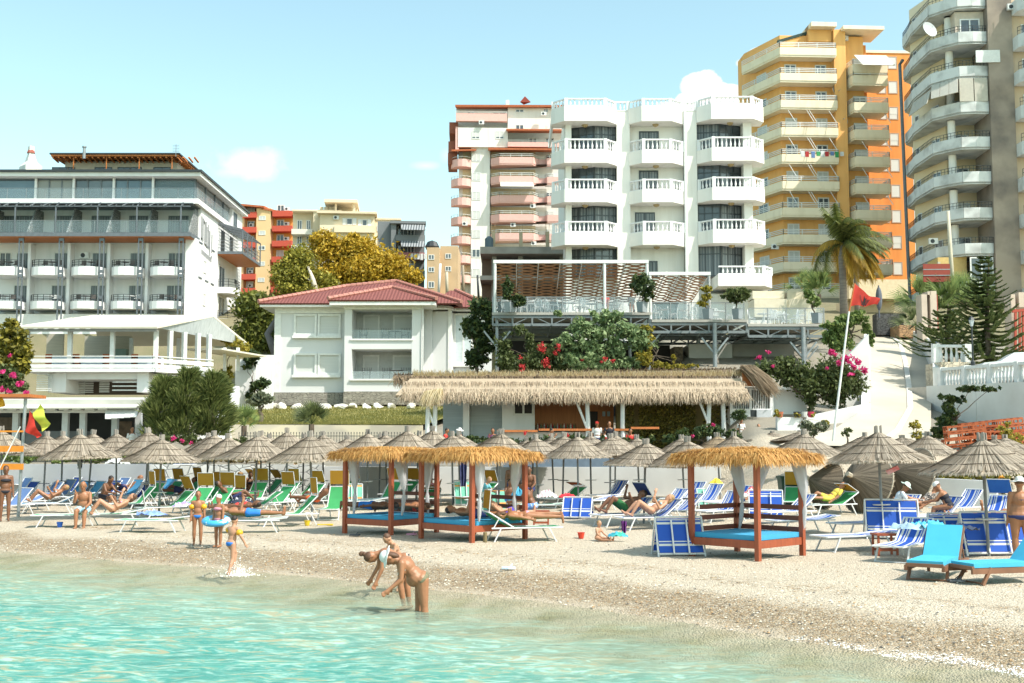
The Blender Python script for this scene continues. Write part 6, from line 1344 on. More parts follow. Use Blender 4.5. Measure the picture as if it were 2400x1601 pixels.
# lamps, poles, sign, monument block
def lamp(px, yb, yt, Y, label):
 b, t=P(px, yb, Y), P(px, yt, Y);root=thing('street_lamp', label, 'street lamp', b);h=t.z-b.z;m=MB();m.tube([b, b+Vector((0, 0, .5)), b+Vector((0, 0, .6)), b+Vector((0, 0, h-.5))], [.12, .12, .05, .04], 8);m.build('pole', DARK, root)
 m=MB();c=b+Vector((0, 0, h-.5));m.lathe(c, [(.06, 0), (.14, .3), (.14, .32)], 6);m.build('lantern', mat('lamp_glass', (.55, .6, .62), rough=.2), root);m=MB();m.lathe(c, [(.17, .32), (.12, .42), (.02, .52)], 6);m.build('lamp_cap', DARK, root)
lamp(2281, 872, 742, 60, 'black street lamp with glass lantern in front of the spreading conifer');lamp(2236, 800, 725, 70, 'black street lamp half hidden behind the dark conifer')
def pole(name, label, x0, y0, x1, y1, Y, r0, r1, m_):
 a, b=P(x0, y0, Y), P(x1, y1, Y);mb=MB();mb.tube([a, a.lerp(b, .5), b], [r0, (r0+r1)/2, r1], 8);return rootmesh(mb, name, m_, a, label, 'pole', None, True)
pole('utility_pole', 'tall pale concrete utility pole beside the red billboard', 2234, 700, 2222, 495, 88, .2, .12, mat('pale_pole', (.55, .50, .38)))
for(a, b, c, d, lb)in((2026, 0, 0, 0, ''), ):pass
pole('utility_pole', 'short pole with crossbars left of the pink balconies', 1086, 690, 1085, 622, 120, .16, .12, mat('pole_wood', (.35, .28, .2)))
pole('utility_pole', 'thin pole behind the villa roof nearest the terrace', 1122, 700, 1119, 645, 118, .12, .1, DARK)
pole('street_light', 'white curved street light pole rising behind the villa roof', 1028, 690, 1032, 618, 118, .14, .12, WPAINT)
pole('utility_pole', 'cream pole with a diagonal stay behind the villa roof', 1048, 690, 1047, 638, 118, .16, .14, mat('pale_pole', (.55, .5, .38)))
m=MB();root=thing('billboard', 'red-brown billboard seen from behind on two posts', 'billboard', P(2198, 700, 84));F=Face(P(2165, 640, 84).x, 84, -3)
F.pbox(m, 2163, 2226, 619, 661, 0, .1);m.build('board', mat('rust_red_board', (.30, .05, .03), rough=.7), root);m=MB();F.pbox(m, 2163, 2226, 631, 633, -.12, -.02+.13);F.pbox(m, 2163, 2226, 645, 647, .101, .14);m.build('rail', GALV, root)
m=MB();m.beam(P(2205, 700, 84.2), P(2200, 614, 84.2), .18);m.build('post', mat('pale_pole', (.5, .45, .3)), root)
F=Face(P(2163, 700, 72).x, 72, 0);root=thing('gate_pillar', 'tall pink-beige masonry pillar with slot beside the road', 'pillar', P(2175, 800, 72));m=MB();F.pbox(m, 2161, 2174, 690, 800, -1, 0);F.pbox(m, 2181, 2196, 682, 770, -1, 0);F.pbox(m, 2174, 2181, 683, 691, -1, 0);m.build('masonry', mat('pink_beige', (.62, .50, .40), (.5, .4, .32), scale=1.5), root);m=MB();F.pbox(m, 2197, 2200, 690, 770, -.9, -.1);m.build('red_edge', mat('rust_red_board', (.30, .05, .03)), root)
F=Face(P(2380, 700, 70).x, 70, 0);root=thing('gate_pillar', 'pink-beige masonry frame with red bars at the right edge', 'pillar', P(2385, 850, 70));m=MB();F.pbox(m, 2372, 2382, 690, 850, -1, 0);F.pbox(m, 2388, 2440, 685, 720, -1, 0);m.build('masonry', mat('pink_beige', (.62, .5, .4)), root);m=MB()
for px in(2380, 2390, 2398, 2406):m.beam(P(px, 850, 69.6), P(px, 725, 69.6), .12)
m.beam(P(2372, 730, 69.6), P(2440, 722, 69.6), .15);m.build('red_bars', mat('rust_red', (.42, .07, .04)), root)
m=MB();F=Face(P(1960, 700, 100).x, 100, 0);F.pbox(m, 1990, 2128, 655, 700, -3, 0);F.pbox(m, 1990, 2115, 700, 765, -4, -2);rootmesh(m, 'garage_block', mat('cream_low', (.70, .56, .38), (.6, .47, .3)), P(2050, 765, 100), 'low cream annex wall below the yellow building', 'building')
m=MB();F=Face(P(1760, 720, 84).x, 84, 0);F.pbox(m, 1764, 1838, 682, 700, -2, 0);F.pbox(m, 1764, 1840, 703, 745, -1.5, .6);F.pbox(m, 1845, 1890, 684, 702, -2, 0);F.pbox(m, 1842, 1918, 702, 760, -2, .4);rootmesh(m, 'cream_garden_walls', mat('cream_low2', (.78, .70, .54), (.70, .62, .46)), P(1800, 760, 84), 'angular cream garden walls behind the lowest terrace', 'wall')
m=MB();
m.ball(P(2060, 700, 80), .5, (.45, .45, 1.6), 10, 8);c=P(2061, 745, 80);m.tube([c, c+Vector((0, 0, 2.2))], .05);rootmesh(m, 'closed_parasol', mat('grey_blue_canvas', (.12, .13, .16)), c, 'closed dark parasol standing above the road', 'parasol')
m=MB();F=Face(P(2060, 760, 84).x, 84, 0);F.pbox(m, 2055, 2118, 735, 785, -1, 0);rootmesh(m, 'dark_stone_wall', stonemat('dark_stone', (.10, .10, .10), (.06, .06, .06), (.02, .02, .02), (3, 3, 4)), P(2085, 785, 84), 'dark rubble stone wall at the head of the road', 'wall')
m=MB();F=Face(P(2110, 780, 82).x, 82, 0);F.pbox(m, 2108, 2150, 762, 790, -2, 0);rootmesh(m, 'orange_stone_wall', stonemat('orange_stone', (.48, .28, .14), (.36, .22, .12), (.2, .12, .08), (3, 3, 4)), P(2125, 790, 82), 'low orange rubble wall at the bend of the road', 'wall')
# ---- flagpole with the red flag and black two-headed eagle
root=thing('flagpole', 'leaning white flagpole beside the road carrying the red flag', 'flagpole', P(1952, 1030, 47));m=MB();m.tube([P(1952, 1034, 47), P(1975, 850, 47), P(1990, 730, 47)], [.05, .045, .035], 8);m.build('pole', WPAINT, root);m=MB();m.tube([P(1990, 730, 47), P(2003, 664, 47)], .03, 6);m.build('pole_tip', ORWOOD, root)
FR=mat('flag_red', (.70, .075, .05), (.62, .05, .035), rough=.75, transl=.35)
a, b, c_, d=P(2003, 664, 47), P(1994, 718, 47), P(2058, 716, 47), P(2060, 702, 47)
def fl(s, t):
 top=a.lerp(P(2030, 688, 47), min(1, s*2))if s<.5 else P(2030, 688, 47).lerp(P(2060, 702, 47), s*2-1);bot=b.lerp(P(2057, 715, 47), s)
 return top.lerp(bot, t)+Vector((0, .14*sin(s*11+t*2)*(.3+s), .03*sin(s*9)))
m=MB();m.grid(fl, 26, 12);fo=rootmesh(m, 'flag', FR, a, 'red flag with black double-headed eagle flying from the leaning pole', 'flag', None, True)
eg=MB()
def E(pts):
 eg.add([tuple(fl(.48+x*.30, .60+y*.44)+Vector((0, -.02-.16*.0, 0)))for x, y in pts], [tuple(range(len(pts)))])
for s_ in(-1, 1):
 E([(0, -.45), (s_*.12, -.62), (s_*.3, -.68), (s_*.2, -.5), (s_*.16, -.3), (0, -.2)][::s_])
 for k in range(6):y=-.35+k*.17;E([(s_*.1, y), (s_*(.75-.06*k), y-.12), (s_*(.7-.06*k), y+.02), (s_*.1, y+.1)][::s_])
 E([(s_*.05, .45), (s_*.4, .62), (s_*.3, .78), (s_*.03, .6)][::s_])
E([(0, -.5), (.17, -.2), (.17, .3), (0, .62), (-.17, .3), (-.17, -.2)]);E([(0, .5), (.1, .75), (0, .95), (-.1, .75)])
eg.build('eagle_emblem', mat('flag_black', (.03, .025, .03), rough=.8), fo)
# lifeguard stand with flags at the left edge
root=thing('lifeguard_stand', 'lifeguard stand of grey posts and orange boards at the left edge', 'lifeguard stand', G(40, 1208));g0=G(42, 1212);Yg=g0.y
m=MB();m.tube([g0-Vector((0, 0, .2)), P(60, 934, Yg)], .055, 8);m.build('post', GALV, root)
m=MB();q0=P(-60, 1212, Yg);m.tube([q0-Vector((0, 0, .2)), P(-55, 934, Yg)], .055, 8);m.build('post', GALV, root)
OB=mat('orange_board', (.72, .27, .03), (.64, .22, .02), rough=.5)
for y, h in((1011, 4), (1052, 14), (1094, 14)):m=MB();p, q=P(-60, y-h/2, Yg-.1), P(54, y+h/2, Yg-.1);m.box(p.x, q.x, Yg-.1, Yg-.06, q.z, p.z);m.build('board', OB, root)
m=MB();p, q=P(-80, 925, Yg-.2), P(80, 932, Yg+.2);m.box(p.x, q.x, Yg-.3, Yg+1.2, q.z, p.z+.02);m.build('roof_board', ORWOOD, root)
m=MB();m.beam(P(-4, 1105, Yg-.15), P(48, 1000, Yg-.15), .03);m.build('stay_rod', WPAINT, root)
def flagq(name, label, pts, m_, Y, parent=None):
 mb=MB();A, B_, C_, D=[P(*q, Y)for q in pts];mb.grid(lambda s, t:A.lerp(B_, s).lerp(D.lerp(C_, s), t)+Vector((0, .10*sin(s*7+t*3), 0)), 12, 10);return rootmesh(mb, name, m_, A, label, 'flag', None, True)
flagq('flag', 'red beach flag hanging on the lifeguard stand', [(69, 962), (96, 1020), (88, 1027), (58, 1010)], mat('cloth_flag_red', (.75, .06, .04), transl=.35), Yg-.1)
flagq('flag', 'yellow-green beach flag hanging behind the red one', [(94, 947), (117, 993), (100, 1012), (76, 968)], mat('cloth_flag_yellow', (.68, .74, .10), transl=.35), Yg+.05)
flagq('flag', 'orange-yellow flag cut by the left edge of the picture', [(-14, 925), (0, 928), (14, 950), (-10, 958)], mat('cloth_flag_amber', (.82, .48, .04), transl=.3), Yg-.1)
# ---------------------------------------------------------------- trees
def palm(px, yb, yt, Y, nf, L0, label, seed, wind=.6, m1=None, tr=.28, name='palm_tree'):
 b, t=P(px, yb, Y), P(px, yt, Y);root=thing(name, label, 'palm tree', b);rg=random.Random(seed);h=t.z-b.z
 m=MB();m.tube([b-Vector((0, 0, .5)), b+Vector((0, 0, h*.4)), b+Vector((-.05, 0, h*.8)), t], [tr, tr*.85, tr*.8, tr*.6], 10);m.build('trunk', mat('palm_bark', (.26, .22, .18), (.16, .13, .11), rough=.95, stretch=(.6, .6, 7), scale=2), root, True)
 for mi, mm in enumerate(m1):
  m=MB()
  for k in range(nf[mi]):
   a=rg.uniform(0, 6.283);el_=rg.uniform(.1, 1.3)if mi==0 else rg.uniform(-.5, .3);d=Vector((cos(a)+wind*.8, sin(a)*.8, sin(el_)*1.3)).normalized();L1=L0*rg.uniform(.75, 1.15);p=Vector(t);pts=[p.copy()]
   for s in range(9):d=(d+Vector((wind*.08, 0, -.19 if mi==0 else-.26))).normalized();p=p+d*L1/9;pts.append(p.copy())
   m.tube(pts, [.035*(1-s/11)for s in range(10)], 4)
   for s in range(1, 10):
    for rep in range(6):
     q=pts[s-1].lerp(pts[s], rep/5);dd=(pts[s]-pts[s-1]).normalized();sd_=dd.cross(Vector((0, 0, 1))).normalized()
     for g_ in(-1, 1):
      l_=L1*.26*(1-abs(s-4.5)/8)*rg.uniform(.7, 1.2);v=(sd_*g_*.8+dd*.5+Vector((wind*.25, 0, -.65))).normalized();m.strip([q, q+v*l_*.5, q+v*l_+Vector((0, 0, -.12*l_))], .085, dd)
  m.build('fronds' if mi==0 else 'dry_fronds', mm, root)
palm(1978, 745, 568, 78, (22, 16), 3.3, 'tall windblown palm with golden drooping fronds left of the road', 3, .75, (leafmat('palm_green', (.05, .07, .02), (.20, .22, .05)), leafmat('palm_gold', (.30, .18, .02), (.55, .34, .05))))
palm(2010, 745, 585, 84, (10, 8), 2.8, 'second palm partly hidden behind the tall windblown palm', 5, .6, (L_OLIVE, leafmat('palm_gold', (.3, .18, .02), (.55, .34, .05))), .22)
def fanpalm(px, yb, Y, r, label, seed, m_=None, n=26, trunk=.3):
 b=P(px, yb, Y);root=thing('fan_palm', label, 'palm', b);rg=random.Random(seed);m=MB();m.tube([b-Vector((0, 0, .2)), b+Vector((0, 0, trunk))], .14, 7);m.build('trunk', BARK, root);m=MB();t=b+Vector((0, 0, trunk))
 for k in range(n):
  a=rg.uniform(0, 6.28);e=rg.uniform(.1, 1.45);d=Vector((cos(a)*cos(e), sin(a)*cos(e), sin(e)));c=t+d*r*rg.uniform(.35, .6);sd_=d.orthogonal().normalized()
  for j in range(9):an=(j-4)*.22;v=(Matrix.Rotation(an, 3, d.cross(sd_))@d);m.strip([c, c+v*r*.3, c+v*r*.55+Vector((0, 0, -.08*r))], .06*r, sd_)
  m.strip([t, c, c+d*.01], .03, sd_)
 m.build('fronds', m_ or L_BRIGHT, root)
fanpalm(572, 1012, 60, 1.1, 'small bright fan palm behind the umbrellas nearest the conifers', 1);fanpalm(730, 1008, 60, 1.2, 'squat fan palm in front of the cream retaining wall', 2, L_OLIVE)
fanpalm(1920, 700, 82, 1.9, 'pale fan palm above the cream garden walls', 3);fanpalm(1890, 690, 84, 1.6, 'yellowish fan palm left of the tall palm', 4)
fanpalm(2160, 730, 86, 2.6, 'large bright fan palm left of the masonry pillar', 5, L_BRIGHT, 34);fanpalm(2225, 730, 84, 2.6, 'large bright fan palm below the billboard', 6, L_BRIGHT, 34);fanpalm(2265, 720, 86, 2.4, 'bright fan palm behind the spreading conifer', 7, L_BRIGHT, 34);fanpalm(2150, 775, 78, 1.8, 'dark shaded fan palm beside the road bend', 8, L_OLIVE, 26)
def norfolk(px, yb, yt, Y, label, seed, wid=1.0, m_=None):
 b, t=P(px, yb, Y), P(px, yt, Y);h=t.z-b.z;root=thing('conifer_tree', label, 'conifer', b);rg=random.Random(seed);m=MB();m.tube([b-Vector((0, 0, .3)), b+Vector((0, 0, h*.5)), t], [.2, .12, .02], 8);m.build('trunk', BARK, root, True);m=MB();n=int(h/.25)
 for k in range(n):
  z0=h*(.12+.88*k/n);R_b=wid*(1-k/n)**.8*2.2+.12;nb=8 if k<n*.8 else 5
  for j in range(nb):
   a=rg.uniform(0, 6.28);p=b+Vector((0, 0, z0));L1=R_b*rg.uniform(.7, 1.15);pts=[p+Vector((cos(a)*L1*s/6, sin(a)*L1*s/6, -.10*L1*sin(s/6*pi)+.18*L1*(s/6)**2))for s in range(7)]
   m.tube(pts, [.02]*7, 3);dd=Vector((cos(a), sin(a), 0));sd_=Vector((-sin(a), cos(a), 0))
   for s in range(1, 7):
    for g_ in range(30):
     q=pts[s-1].lerp(pts[s], rg.random());l_=.22*(1-s/12);v=(sd_*rg.choice((-1, 1))*.8+dd*.5+Vector((0, 0, rg.uniform(-.15, .5)))).normalized();m.strip([q, q+v*l_*.6, q+v*l_], .06, Vector((dd.x*.3, dd.y*.3, rg.uniform(.5, 1))).normalized())
 m.build('foliage', m_ or L_CON, root)
norfolk(2318, 880, 595, 62, 'tall layered pine with tiered branches before the grey tower', 2, 1.12, leafmat('norfolk', (.035, .07, .02), (.17, .20, .05)))
norfolk(2222, 840, 712, 66, 'low spreading dark conifer left of the tall layered pine', 4, 1.3, leafmat('norfolk', (.035, .07, .02), (.17, .20, .05)))
# golden pines behind the villa
b=P(800, 740, 108)
shrub('pine_tree', 'big golden-green pine spreading behind the villa roof', 'tree', 108, (840, 745), [(770, 585, 48, 30), (840, 590, 50, 36), (900, 620, 60, 34), (850, 640, 70, 34), (950, 650, 40, 20), (780, 640, 50, 28), (760, 560, 30, 18), (900, 670, 60, 20), (830, 560, 26, 14)], 25000, .165, L_PINE, 31, .4, None, None, clump=.5, ragged=.3)
shrub('pine_tree', 'lighter olive pine at the left of the golden one', 'tree', 105, (720, 745), [(700, 610, 38, 34), (690, 650, 50, 34), (740, 660, 50, 26), (665, 640, 28, 24), (700, 680, 50, 18), (760, 690, 40, 14)], 15000, .15, leafmat('needle_olive', (.12, .13, .015), (.46, .40, .06)), 32, .35, None, None, clump=.5, ragged=.3)
for q in range(1):
 m=MB();m.tube([P(742, 690, 104), P(733, 655, 104), P(722, 625, 104)], [.3, .22, .1], 7);m.tube([P(733, 655, 104), P(726, 658, 104), P(718, 650, 104)], [.12, .08, .04], 5);rootmesh(m, 'bare_trunk', mat('pale_bark', (.66, .58, .48)), P(742, 690, 104), 'pale bare leaning trunk among the pines', 'tree trunk', None, True)
shrub('hedge_tree', 'dense green ivy-clad mass between hotel and villa', 'tree', 98, (600, 830), [(590, 720, 36, 28), (625, 725, 26, 30), (590, 780, 36, 40), (630, 790, 26, 40), (580, 820, 24, 18), (645, 760, 14, 40), (600, 700, 30, 14)], 9000, .19, leafmat('ivy', (.06, .08, .015), (.24, .25, .04)), 33, .3, None, None, clump=.7, ragged=.15)
m=MB();m.tube([P(648, 840, 93), P(634, 800, 93), P(627, 783, 93), P(640, 760, 93), P(655, 735, 93)], [.3, .28, .26, .2, .14], 8);rootmesh(m, 'bent_trunk', mat('grey_bark', (.16, .15, .16)), P(648, 840, 93), 'bent grey trunk beside the villa corner', 'tree trunk', None, True)
shrub('yellow_conifer', 'golden-tipped conifer behind the bougainvillea at the left edge', 'conifer', 66, (25, 925), [(30, 800, 34, 40), (10, 860, 40, 40), (50, 840, 26, 44), (28, 765, 16, 16)], 6500, .15, leafmat('gold_conifer', (.05, .06, .01), (.34, .28, .03)), 34, .15, None, None, up=0)
shrub('bougainvillea_bush', 'pink bougainvillea at the left edge beside the pavilion', 'bush', 63, (10, 930), [(10, 880, 32, 24), (40, 905, 26, 14), (0, 900, 30, 16)], 2600, .12, L_OLIVE, 35, .06, None, (L_PINK, [(30, 880, 8, 70), (48, 900, 10, 100), (6, 870, 6, 40), (62, 921, 6, 40), (4, 912, 6, 40), (22, 835, 4, 16), (20, 918, 5, 30)], .1))
m=MB();rg=random.Random(5)
for(px, ytop, w_, lab)in((385, 890, 40, 'dark feathery conifer nearest the kiosk'), (440, 870, 46, 'tall feathery conifer in the middle of its group'), (500, 878, 40, 'feathery conifer at the right of its group')):
 b=P(px, 1022, 56.5);top=P(px, ytop, 56.5);h=top.z-b.z;root=thing('conifer_tree', lab, 'conifer', b, 0, 'feathery conifers beside the kiosk');t=MB();t.tube([b, top-Vector((0, 0, .4))], [.1, .03], 6);t.build('trunk', BARK, root);m=MB()
 for k in range(5200):
  f=rg.random()**.8;rr=(w_*1.08/FPX*56.5)*(1-f**2.2)**.6*(.55+.5*rg.random())*(1+.25*sin(f*13+px));a=rg.uniform(0, 6.28);p=b+Vector((cos(a)*rr, sin(a)*rr, h*f));v=Vector((cos(a)*.7+.2, sin(a)*.7, rg.uniform(.1, .9))).normalized();s_=v.orthogonal().normalized();l_=rg.uniform(.2, .5);m.strip([p, p+v*l_*.6, p+v*l_], .055, Matrix.Rotation(rg.uniform(0, 3), 3, v)@s_)
 m.build('foliage', leafmat('feather_conifer', (.045, .075, .02), (.31, .34, .11)), root)
shrub('olive_tree', 'small gnarled olive tree on the lawn', 'olive tree', 67, (611, 985), [(600, 940, 22, 14), (622, 935, 20, 12), (610, 925, 14, 8)], 1400, .11, L_GREY, 36, .16)
shrub('creeper_shrub', 'dark climbing shrub on the tall garden wall', 'bush', 81.5, (600, 930), [(590, 840, 18, 20), (605, 900, 20, 16), (580, 855, 10, 10), (585, 930, 10, 16)], 1600, .15, L_DARK, 37, .06, ragged=.6)
shrub('leafy_shrub', 'yellow-green shrub behind the pavilion canopy', 'bush', 78, (560, 830), [(545, 800, 26, 12), (520, 790, 14, 10), (575, 815, 16, 12), (530, 880, 16, 22), (520, 900, 12, 14)], 2000, .13, L_YEL, 38)
shrub('bougainvillea_bush', 'large magenta bougainvillea above the white planter wall', 'bush', 57.5, (1905, 985), [(1860, 880, 40, 26), (1900, 900, 36, 34), (1950, 880, 44, 34), (1990, 900, 30, 30), (1960, 920, 30, 26), (1800, 862, 34, 12), (1840, 850, 30, 12), (1900, 935, 12, 30)], 13000, .105, L_OLIVE, 39, .12, None, (L_PINK, [(1950, 828, 10, 150), (1985, 840, 14, 200), (2010, 850, 9, 110), (2025, 868, 10, 120), (1970, 850, 9, 90), (1995, 880, 7, 50), (1780, 838, 6, 50), (1800, 825, 5, 40), (1812, 858, 4, 30), (1938, 862, 4, 30), (2000, 862, 8, 60)], .075), ragged=.9, clump=.6)
shrub('hanging_creeper', 'pale yellow-green creeper hanging over the white road wall', 'bush', 62, (1990, 800), [(1985, 750, 34, 18), (1960, 765, 30, 14), (2010, 745, 20, 16), (1970, 800, 30, 24), (2040, 800, 8, 34), (2030, 770, 10, 14), (1945, 790, 18, 16)], 5000, .11, L_BRIGHT, 40, .1, ragged=.3)
shrub('ivy_shrub', 'dark ivy climbing the right retaining wall behind the pallets', 'bush', 51.5, (2220, 1030), [(2225, 960, 14, 24), (2215, 990, 20, 18), (2240, 935, 20, 10), (2210, 930, 16, 4), (2270, 912, 34, 5), (2320, 912, 26, 4), (2200, 1015, 20, 12)], 2600, .11, L_DARK, 41, .05, ragged=.5)
for i, (px, yb, yt, Y, lab)in enumerate(((1912, 1035, 985, 46, 'cloud-pruned olive bonsai in front of the road, left half'), (2147, 1045, 985, 46, 'slender young lemon tree at the foot of the road'), (1985, 1035, 1005, 46, 'sparse staked sapling beside the flagpole'), (1732, 1020, 962, 55, 'round topiary ball tree on a thin stem by the hut'), (2358, 1050, 990, 45.5, 'yellow-green young tree in front of the pallets'))):
 bl={0:[(1890, 998, 18, 11), (1925, 1000, 16, 11), (1905, 1012, 12, 8)], 1:[(2145, 1000, 14, 12), (2150, 1020, 14, 12)], 2:[(1985, 1012, 12, 12)], 3:[(1731, 972, 18, 13)], 4:[(2355, 1010, 18, 14), (2380, 1030, 22, 16), (2365, 995, 8, 8)]}[i]
 shrub('small_tree', lab, 'small tree', Y, (px, yb), bl, (1300, 420, 160, 1100, 800)[i], .06 if i!=3 else .05, (L_GREY, L_YEL, L_OLIVE, L_DARK, L_YEL)[i], 50+i, .045, clump=.4)
 # flower beds
shrub('flower_bed', 'green planting with red flowers at the foot of the bar terrace', 'planting', 54.2, (1300, 1050), [(1070+k*30, 1030+(k%3)*4, 22, 12)for k in range(16)], 5200, .075, L_DARK, 60, .02, None, (L_RED, [(1232, 1015, 4, 26), (1330, 1020, 4, 26), (1420, 1030, 4, 20)], .06))
shrub('flower_bed', 'dark shrubs with pink flowers left of the hut door', 'planting', 54, (1680, 1045), [(1600, 1020, 18, 16), (1640, 1012, 18, 16), (1670, 1010, 24, 16), (1715, 1020, 20, 14), (1570, 1030, 18, 12)], 3400, .075, L_DARK, 61, .02, None, (L_PINK, [(1672, 996, 5, 24), (1625, 1020, 4, 16)], .06))
shrub('flower_bed', 'hedge with pink oleander flowers behind the umbrellas near the kiosk', 'planting', 55.5, (430, 1060), [(400, 1025, 24, 12), (440, 1030, 30, 14), (500, 1040, 30, 12), (360, 1030, 20, 10), (560, 1035, 26, 10), (620, 1045, 30, 10)], 3400, .08, L_OLIVE, 62, .02, None, (L_PINK, [(405, 1028, 8, 50), (425, 1032, 6, 40), (450, 1038, 4, 20)], .06))
shrub('hedge', 'low green hedge on top of the grey beach wall at the left', 'hedge', 52, (200, 1088), [(20+k*40, 1072+(k%2)*4, 28, 10)for k in range(10)], 4200, .08, L_BRIGHT, 63, .02)
shrub('hedge', 'dry grass planting with orange flowers on the rubble beach wall', 'hedge', 52, (560, 1090), [(420+k*40, 1078, 26, 6)for k in range(9)], 2400, .08, leafmat('dry_plants', (.12, .11, .04), (.42, .32, .14)), 64, .02)
shrub('hedge', 'orange flowering hedge behind the white wall at the right edge', 'hedge', 42, (2320, 1150), [(2200, 1118, 26, 8), (2250, 1118, 26, 8), (2300, 1116, 26, 9), (2345, 1120, 22, 12), (2350, 1140, 18, 18), (2395, 1120, 26, 14)], 3600, .07, leafmat('hedge_yellow', (.10, .12, .03), (.36, .30, .05)), 65, .02, None, (L_OR, [(2352, 1130, 8, 30), (2345, 1118, 5, 20)], .05))
shrub('flower_bed', 'yellow daisies and pots along the planter wall', 'planting', 54.4, (1870, 985), [(1822, 970, 8, 8), (1868, 972, 8, 6), (1905, 972, 7, 6), (1905, 1000, 6, 4), (1935, 990, 10, 5)], 900, .06, L_YEL, 66, .02)
polywall([P(2192, 1121, 41), P(2335, 1128, 40)], .3, 'white_wall', mat('white_wall_low', (.66, .67, .68), (.58, .58, .58), scale=1), 'white garden wall behind the striped loungers at the right', 'wall', 1.9)
for i, (px, yb, c)in enumerate(((1828, 978, 'terracotta'), (1868, 978, 'black'), (1885, 978, 'white'), (1900, 978, 'red'))):
 p=P(px, yb, 54.5);m=MB();m.lathe(p, [(.11, 0), (.16, .22), (.17, .25)], 10);rootmesh(m, 'flower_pot', mat('pot_'+c, {'terracotta':(.5, .16, .08), 'black':(.04, .04, .05), 'white':(.7, .7, .68), 'red':(.6, .05, .12)}[c]), p, '%s flower pot on the bright white box wall'%c, 'flower pot')
 # iron fence before the lawn wall
root=thing('iron_fence', 'black wrought iron fence with scroll tops before the cream wall', 'fence', P(800, 1040, 56));m=MB();a, b=P(560, 1022, 56), P(985, 1022, 56)
m.beam(a, b, .03);m.beam(a-Vector((0, 0, .55)), b-Vector((0, 0, .55)), .03);m.build('rails', DARK, root);m=MB()
for k in range(64):q=a.lerp(b, k/63);m.beam(q-Vector((0, 0, .8)), q+Vector((0, 0, .12)), .02);m.lathe(q+Vector((0, 0, .12)), [(.03, 0), (.01, .07)], 4)
m.build('bars', DARK, root)
# ================================================================= straw umbrellas
POLE=mat('umbrella_pole', (.16, .17, .18), (.24, .25, .26), rough=.6);ROPE=mat('dark_reed', (.10, .075, .055), rough=.9)
REED=leafmat('grey_reed', (.22, .18, .135), (.64, .54, .43));REED2=leafmat('warm_reed', (.26, .19, .12), (.62, .48, .32))
def umbrella(v):
 rg=random.Random(40+v);root=thing('beach_umbrella', 'straw umbrella', 'beach umbrella');R0=1.22
 prof=[(0, 2.52), (.3, 2.36), (.62, 2.16), (.92, 1.985), (R0, 1.83)]
 def zr(r):return lerp(r, prof)
 c=MB();n=36;wob=[rg.uniform(-.035, .035)for _ in range(n)]
 vs=[]
 for r, z in prof[1:]:
  for k in range(n):a=2*pi*k/n;q=(r/R0)**2;rr=r*(1+wob[k]*q);vs.append((rr*cos(a), rr*sin(a), z-.03+wob[k]*.8*q))
 fs=[(j*n+k, j*n+(k+1)%n, (j+1)*n+(k+1)%n, (j+1)*n+k)for j in range(3)for k in range(n)]
 vs.append((0, 0, 2.46));fs+=[(len(vs)-1, (k+1)%n, k)for k in range(n)];c.add(vs, fs)
 for _ in range(430):  # single reeds laid down the cone
  a=rg.uniform(0, 2*pi);d=Vector((cos(a), sin(a), 0));side=Vector((-sin(a), cos(a), 0));r1=R0*rg.uniform(.9, 1.05);da=rg.gauss(0, .05);r0=rg.choice((.06, .06, .35, .6));pts=[]
  for k in range(5):r=r0+(r1-r0)*k/4;dd=Vector((cos(a+da*k/4), sin(a+da*k/4), 0));pts.append(dd*r+Vector((0, 0, zr(r)+rg.uniform(0, .02)+wob[int(a/6.2832*n)%n]*.8*(r/R0)**2)))
  w_=rg.uniform(.012, .028);m_=[]
  for k, p in enumerate(pts):ww=w_*(.5+.7*k/4);m_+=[p-side*ww/2, p+side*ww/2+Vector((0, 0, .004))]
  c.add(m_, [(2*i, 2*i+1, 2*i+3, 2*i+2)for i in range(4)])
 for _ in range(240):a=rg.uniform(0, 2*pi);p=Vector((cos(a)*R0*.985, sin(a)*R0*.985, 1.84));c.strip([p, p+Vector((cos(a)*.06, sin(a)*.06, -.045)), p+Vector((cos(a)*.08, sin(a)*.08, -.085))], .03, Vector((-sin(a), cos(a), 0)))
 c.build('canopy', REED if v!=3 else REED2, root)
 for r in(.30, .60, .93):
  m=MB();m.tube([(r*cos(a), r*sin(a), zr(r)+.028+.008*sin(a*5))for a in[2*pi*k/28 for k in range(29)]], .010, 4);m.build('binding_ring', ROPE, root)
 m=MB();m.tube([(R0*1.0*cos(a), R0*sin(a), 1.80)for a in[2*pi*k/28 for k in range(29)]], .022, 5);m.build('rim_hoop', mat('pale_hoop', (.42, .36, .28)), root)
 m=MB();m.tube([(0, 0, -.3), (0, 0, 2.45)], .034, 8);m.build('pole', POLE, root)
 m=MB()
 for k in range(8):a=2*pi*k/8;m.beam((0, 0, 2.2), (cos(a)*1.15, sin(a)*1.15, 1.84), .025)
 m.build('ribs', POLE, root)
 m=MB()
 for k in range(22):a=rg.uniform(0, 6.28);m.tube([(cos(a)*.06, sin(a)*.06, 2.42), (cos(a)*.075+rg.uniform(-.01, .01), sin(a)*.08, 2.50), (cos(a)*(.09 if v%2 else .075), sin(a)*(.09 if v%2 else .075), 2.66+rg.uniform(-.02, .02))], .022, 4)
 m.build('top_tuft', mat('grey_tuft', (.24, .215, .19), (.34, .30, .26), island=.8), root)
 m=MB();m.lathe((0, 0, .78), [(.2, 0), (.22, .02), (.22, .03)], 12);m.build('tray', POLE if v%2 else mat('tray_white', (.6, .62, .64)), root)
 return reg(root)
UM=[umbrella(v)for v in range(4)];used=[0]*4
